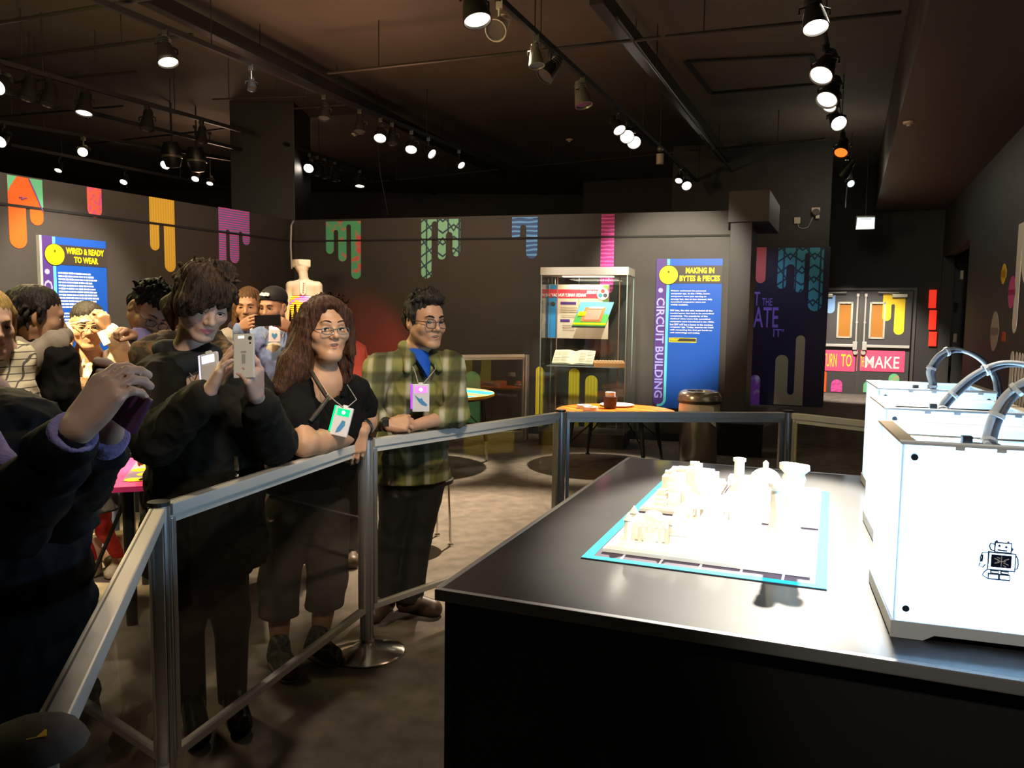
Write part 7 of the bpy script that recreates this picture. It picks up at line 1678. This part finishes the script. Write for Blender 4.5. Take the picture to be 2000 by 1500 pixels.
bob(RG, H, H_BLACK, CAPH + [('e', (0, .04, .095), (.072, .055, .045))] + [('se', (0, .100, -.004), (.062, .054, .066))], .007, 100, tuft=lambda s: tufts(s, H, 90, on_shell((0, -.01, .06), (.084, .10, .085), -.1, .9), lambda p, r: (p.x * 8, .3, .3), .030, .007, 8, .009, .7), res=.0045)
shirt(RG, J, 1, .012, LILC, 'lilac_sweater', H=H); legs_and_shoes(RG, J, 1, DARKJ, SHOEB)
# I: person seen from behind in a dark coat with a grey hood
RI, J, H = stand(3.6, (75, 618, 3.58), (.80, .55, -.18), (66, 668, 3.60), (112, 705, 3.54), (24, 705, 3.72), (122, 770, 3.52), (128, 830, 3.62), (5, 780, 3.72), (10, 850, 3.80), 'person seen from behind with dark hair and a grey hood on a black coat', SK_C, 1.0, full=False)
bob(RI, H, H_BLACK, CAPH + [('e', (0, -.10, -.03), (.072, .045, .06)), ('c', (0, -.10, -.02), (.0, -.13, -.10), .05, .03)] + FACEC, .006, tuft=lambda s: tufts(s, H, 70, on_shell((0, -.03, .04), (.084, .105, .085), -.7, .5), lambda p, r: (p.x * 4, -.4, -.8), .05, .011, 9, .008, .6))
BLKW = mat('black_wool_coat', (.010, .009, .008), .9, noise=.4, nscale=30, spec=.1); shirt(RI, J, 1, .018, BLKW, 'coat', hem=.62, flat=.8, H=None); legs_and_shoes(RI, J, 1, DARKJ, SHOEB)
s = Solid(); nb = J['nb']; s.chain([nb + Vector((-.11, -.06, .0)), nb + Vector((-.05, -.12, -.065)), nb + Vector((.06, -.13, -.07)), nb + Vector((.13, -.06, .0)), nb + Vector((.10, .05, .03)), nb + Vector((-.08, .07, .03)), nb + Vector((-.11, -.06, .0))], [.05, .055, .055, .048, .035, .035, .05], .04); s.cone(nb + Vector((-.03, -.10, -.03)), nb + Vector((.03, -.13, -.13)), .06, .03, .04); s.disp = folds(.006, 45, 3); s.damp = .012
solid_obj('grey_hood', s, .008, mat('grey_fleece', (.30, .25, .20), .9), RI)
# J: person in a checked shirt cut by the left edge
RJ, J, H = stand(3.1, (-22, 632, 3.10), (.75, -.6, -.15), (-12, 690, 3.14), (-75, 715, 3.02), (28, 705, 3.22), (-80, 800, 3.0), (-60, 880, 2.95), (28, 800, 3.15), (40, 880, 3.0), 'blond person in a cream checked shirt at the left picture edge', SK_B, 1.0)
brows(RJ, H, H_BLOND); bob(RJ, H, H_BLOND, CAPH + [('c', (q * .07, .0, .04), (q * .08, -.03, -.10), .03, .02) for q in (-1, 1)] + FACEC, .006)
m, nt, b, tc = base_nodes('cream_check', .85); br = N(nt, 'ShaderNodeTexBrick'); br.offset = 0; br.inputs['Scale'].default_value = 1; br.inputs['Brick Width'].default_value = .028; br.inputs['Row Height'].default_value = .028; br.inputs['Mortar Size'].default_value = .0022
br.inputs['Color1'].default_value = (.62, .56, .40, 1); br.inputs['Color2'].default_value = (.60, .54, .38, 1); br.inputs['Mortar'].default_value = (.10, .09, .08, 1)
mp = N(nt, 'ShaderNodeMapping'); mp.inputs['Rotation'].default_value = (PI / 2, 0, 0); nt.links.new(tc.outputs['Object'], mp.inputs[0]); nt.links.new(mp.outputs[0], br.inputs['Vector']); nt.links.new(br.outputs['Color'], b.inputs['Base Color'])
shirt(RJ, J, 1, .012, m, 'checked_shirt', H=H); legs_and_shoes(RJ, J, 1, DARKJ, SHOEB)
# K: child in dark coat, red leggings and pale boots
RK, J, H = stand(4.42, (163, 782, 4.42), (.35, -.85, -.25), (168, 820, 4.44), (138, 838, 4.40), (202, 836, 4.50), (128, 895, 4.36), (150, 930, 4.20), (214, 895, 4.44), (212, 925, 4.28), 'child with a hair clip, dark coat, red leggings and pale boots', SK_B, .86, g=.62, feet={'r': (160, 1128), 'l': (216, 1120)})
brows(RK, H, H_BROWN)
bob(RK, H, H_BROWN, CAPH + [('c', (q * .07, .0, .04), (q * .085, -.02, -.16), .03, .025) for q in (-1, 1)] + [('c', (0, -.07, 0), (0, -.08, -.15), .07, .06)] + FACEC, .006, tuft=lambda s: tufts(s, H, 40, on_shell((0, -.02, .05), (.086, .10, .085), -.2, .5), lambda p, r: (p.x * 9, 0, -.8), .07, .012, 10, .01, .3))
inv = RK.matrix_basis.inverted(); MB().tube([inv @ H.p(-.085, .02, .055), inv @ H.p(-.05, .08, .085), inv @ H.p(.0, .10, .095), inv @ H.p(.05, .085, .085)], .008, 6).build('hair_band', mat('silver_band', (.35, .35, .38), .25, .6), RK, True)
CHC = mat('charcoal_coat', (.030, .028, .032), .9); shirt(RK, J, .62, .02, CHC, 'coat', hem=J['pe'].z - .13, flat=.78, H=None, res=.009)
sk = Solid(); sk.econe(J['wa'], Vector((J['pe'].x, J['pe'].y, J['pe'].z - .16)), .10, .165, (J['shl'] - J['shr']).normalized(), .8, .02); sk.cut((0, 0, J['pe'].z - .15), (0, 0, -1)); sk.disp = folds(.006, 40, 3, .2); sk.damp = .01; solid_obj('skirt', sk, .009, CHC, RK)
s = trousers(J, .62, .004, (.10, .10), hem_r=.055, knee=.062, top=.085); s.disp = folds(.004, 60, 2, 1.4); solid_obj('red_leggings', s, .008, mat('red_velvet', (.48, .012, .012), .7), RK)
BT = mat('cream_boot', (.62, .53, .40), .7)
for q in 'lr':
    s = Solid(); a = J['an' + q]; s.cone(Vector((a.x, a.y, .05)), Vector((a.x, a.y + .01, .24)), .045, .052, .02); s.cone(Vector((a.x, a.y, .04)), J['to' + q], .043, .038, .03); s.cut((0, 0, .004), (0, 0, -1)); s.cut((0, 0, .24), (0, 0, 1)); s.disp = folds(.004, 70, 1, 1.2); s.damp = .008; solid_obj('boot', s, .008, BT, RK)
# L: red-lit person mostly hidden by the black-topped woman
RL, J, H = stand(4.9, (646, 622, 4.9), (.2, -.95, -.1), (655, 668, 4.92), (615, 690, 4.88), (690, 690, 4.95), (605, 770, 4.85), (620, 830, 4.8), (700, 760, 4.9), (705, 820, 4.85), 'person in a salmon-red top standing behind the black-topped woman', SK_B, .98)
brows(RL, H, H_RBROWN); bob(RL, H, H_RBROWN, CAPH + [('e', (0, .02, .105), (.07, .06, .04))] + FACEC, .006, tuft=lambda s: tufts(s, H, 50, on_shell((0, -.02, .06), (.086, .10, .085), .2, .9), lambda p, r: (p.x * 9, 0, .6), .05, .007, 14, .008, .7))
shirt(RL, J, 1, .012, mat('salmon_knit', (.75, .10, .06), .8), 'salmon_top', H=H); legs_and_shoes(RL, J, 1, DARKJ, SHOEB)

# ================================================================== MANNEQUIN
mY = 10.15; IV = mat('ivory_mannequin', (.62, .52, .38), .5)
mp_ = at(594, 560, mY); mx_, my_ = mp_.x, mp_.y; px2 = mY / F
mn = empty('mannequin', (mx_, my_, 0), 0, 'ivory mannequin with ridged head, white tie and glowing striped corset', 'mannequin')
PZ = .62
MB().box((0, 0, PZ / 2), (.7, .7, PZ), bevel=.006).build('pedestal', MATTE, mn)
def mz(py): return at(594, py, mY).z
s = Solid(); V3 = lambda x, z, y=0: Vector((mx_ + x, my_ + y, z)); zsh = mz(560)
lat = Vector((1, 0, 0))
s.econe(V3(0, zsh + .0), V3(0, mz(592)), .15, .165, lat, .62, .05); s.econe(V3(0, mz(592)), V3(0, mz(625)), .16, .125, lat, .66, .04); s.econe(V3(0, mz(625)), V3(0, mz(660)), .125, .175, lat, .68, .05)
s.cone(V3(-.17, zsh + .01), V3(.17, zsh + .01), .055, .055, .05); s.cone(V3(0, zsh + .02), V3(0, mz(537)), .062, .050, .03)
for q in (-1, 1):
    s.cone(V3(q * .17, zsh + .005), V3(q * .225, mz(600)), .052, .044, .03); s.cone(V3(q * .225, mz(600)), V3(q * .235, mz(645)), .042, .030, .02); s.cone(V3(q * .235, mz(645)), V3(q * .23, mz(662), -.03), .030, .018, .02)
    s.cone(V3(q * .08, mz(660)), V3(q * .09, 1.02), .085, .05, .03); s.cone(V3(q * .09, 1.02), V3(q * .09, PZ + .04), .05, .035, .03); s.cone(V3(q * .09, PZ + .03), V3(q * .09, PZ + .025, -.12), .035, .026, .02)
s.cone(V3(-.01, mz(541), -.03), V3(-.02, mz(520), -.01), .040, .080, .03); s.econe(V3(-.02, mz(522), -.01), V3(-.03, mz(506), 0), .082, .112, lat, .9, .02)
for k in range(4): s.cone(V3(-.125, mz(508 + 4.0 * k), -.02), V3(-.03 + .02 * (k % 2), mz(507 + 3 * k), -.085), .020, .016, .015); s.cone(V3(-.03, mz(507 + 3 * k), -.085), V3(.075, mz(508 + 4 * k), -.03), .016, .018, .015)
s.cut(V3(0, mz(507.5)), (0, 0, 1)); solid_obj('figure', s, .010, IV, mn)
lo_ = lambda v: v - Vector((mx_, my_, 0))
tie = MB().poly([lo_(V3(-.035, mz(549), -.075)), lo_(V3(.045, mz(549), -.075)), lo_(V3(.06, mz(572), -.128)), lo_(V3(.02, mz(578), -.130)), lo_(V3(-.015, mz(572), -.128))], .012, (0, -1, 0)).build('tie', mat('white_tie', (.72, .62, .50), .7), mn)
mb = MB()
for k in range(5): mb.cyl(lo_(V3(.022, mz(554 + 4.4 * k), -.100 - .0085 * k)), lo_(V3(.022, mz(554 + 4.4 * k), -.106 - .0085 * k)), .009, n=10)
mb.build('red_lights', emis('tie_lights', (1, .08, .05), .7), tie)
cols = [('led_yellow', (1, .62, .02)), ('led_amber', (1, .40, .02)), ('led_white', (1, .85, .7)), ('led_pink', (1, .25, .75)), ('led_green', (.35, 1, .1)), ('led_orange', (1, .25, .03)), ('led_violet', (.7, .15, 1))]
s2 = Solid(); s2.econe(V3(0, mz(577)), V3(0, mz(592)), .160, .172, lat, .66, .03); s2.econe(V3(0, mz(592)), V3(0, mz(640)), .168, .132, lat, .70, .03); s2.cut(V3(0, mz(577)), (0, 0, 1)); s2.cut(V3(0, mz(640)), (0, 0, -1)); solid_obj('corset', s2, .010, mat('corset_cloth', (.35, .16, .06), .8), mn)
for k in range(14):
    py = 580 + 4.2 * k; z = mz(py); w_ = .176 - .040 * max(0, (py - 592) / 48) - .010 * max(0, (590 - py) / 12)
    for j in range(9):
        a0 = PI + PI * (j + .04) / 9; a1 = PI + PI * (j + .96) / 9; pts = [(w_ * math.cos(a0 + (a1 - a0) * i / 5), w_ * .715 * math.sin(a0 + (a1 - a0) * i / 5), z) for i in range(6)]
        c = cols[4 if (k == 0 and j < 2) else (6 if (j + k) % 9 == 4 else (3 if j in (4, 5) and k < 3 else (2 if k < 3 and j > 4 else (0 if (j + k) % 3 else 1))))]
        if k > 5 and j > 4: c = cols[5]
        MB().tube(pts, .0085, 5).build('led_strip', emis(c[0], c[1], 1.9), mn)
point('corset_glow', V3(.0, mz(605), -.32), 5, (1, .35, .08), .08)
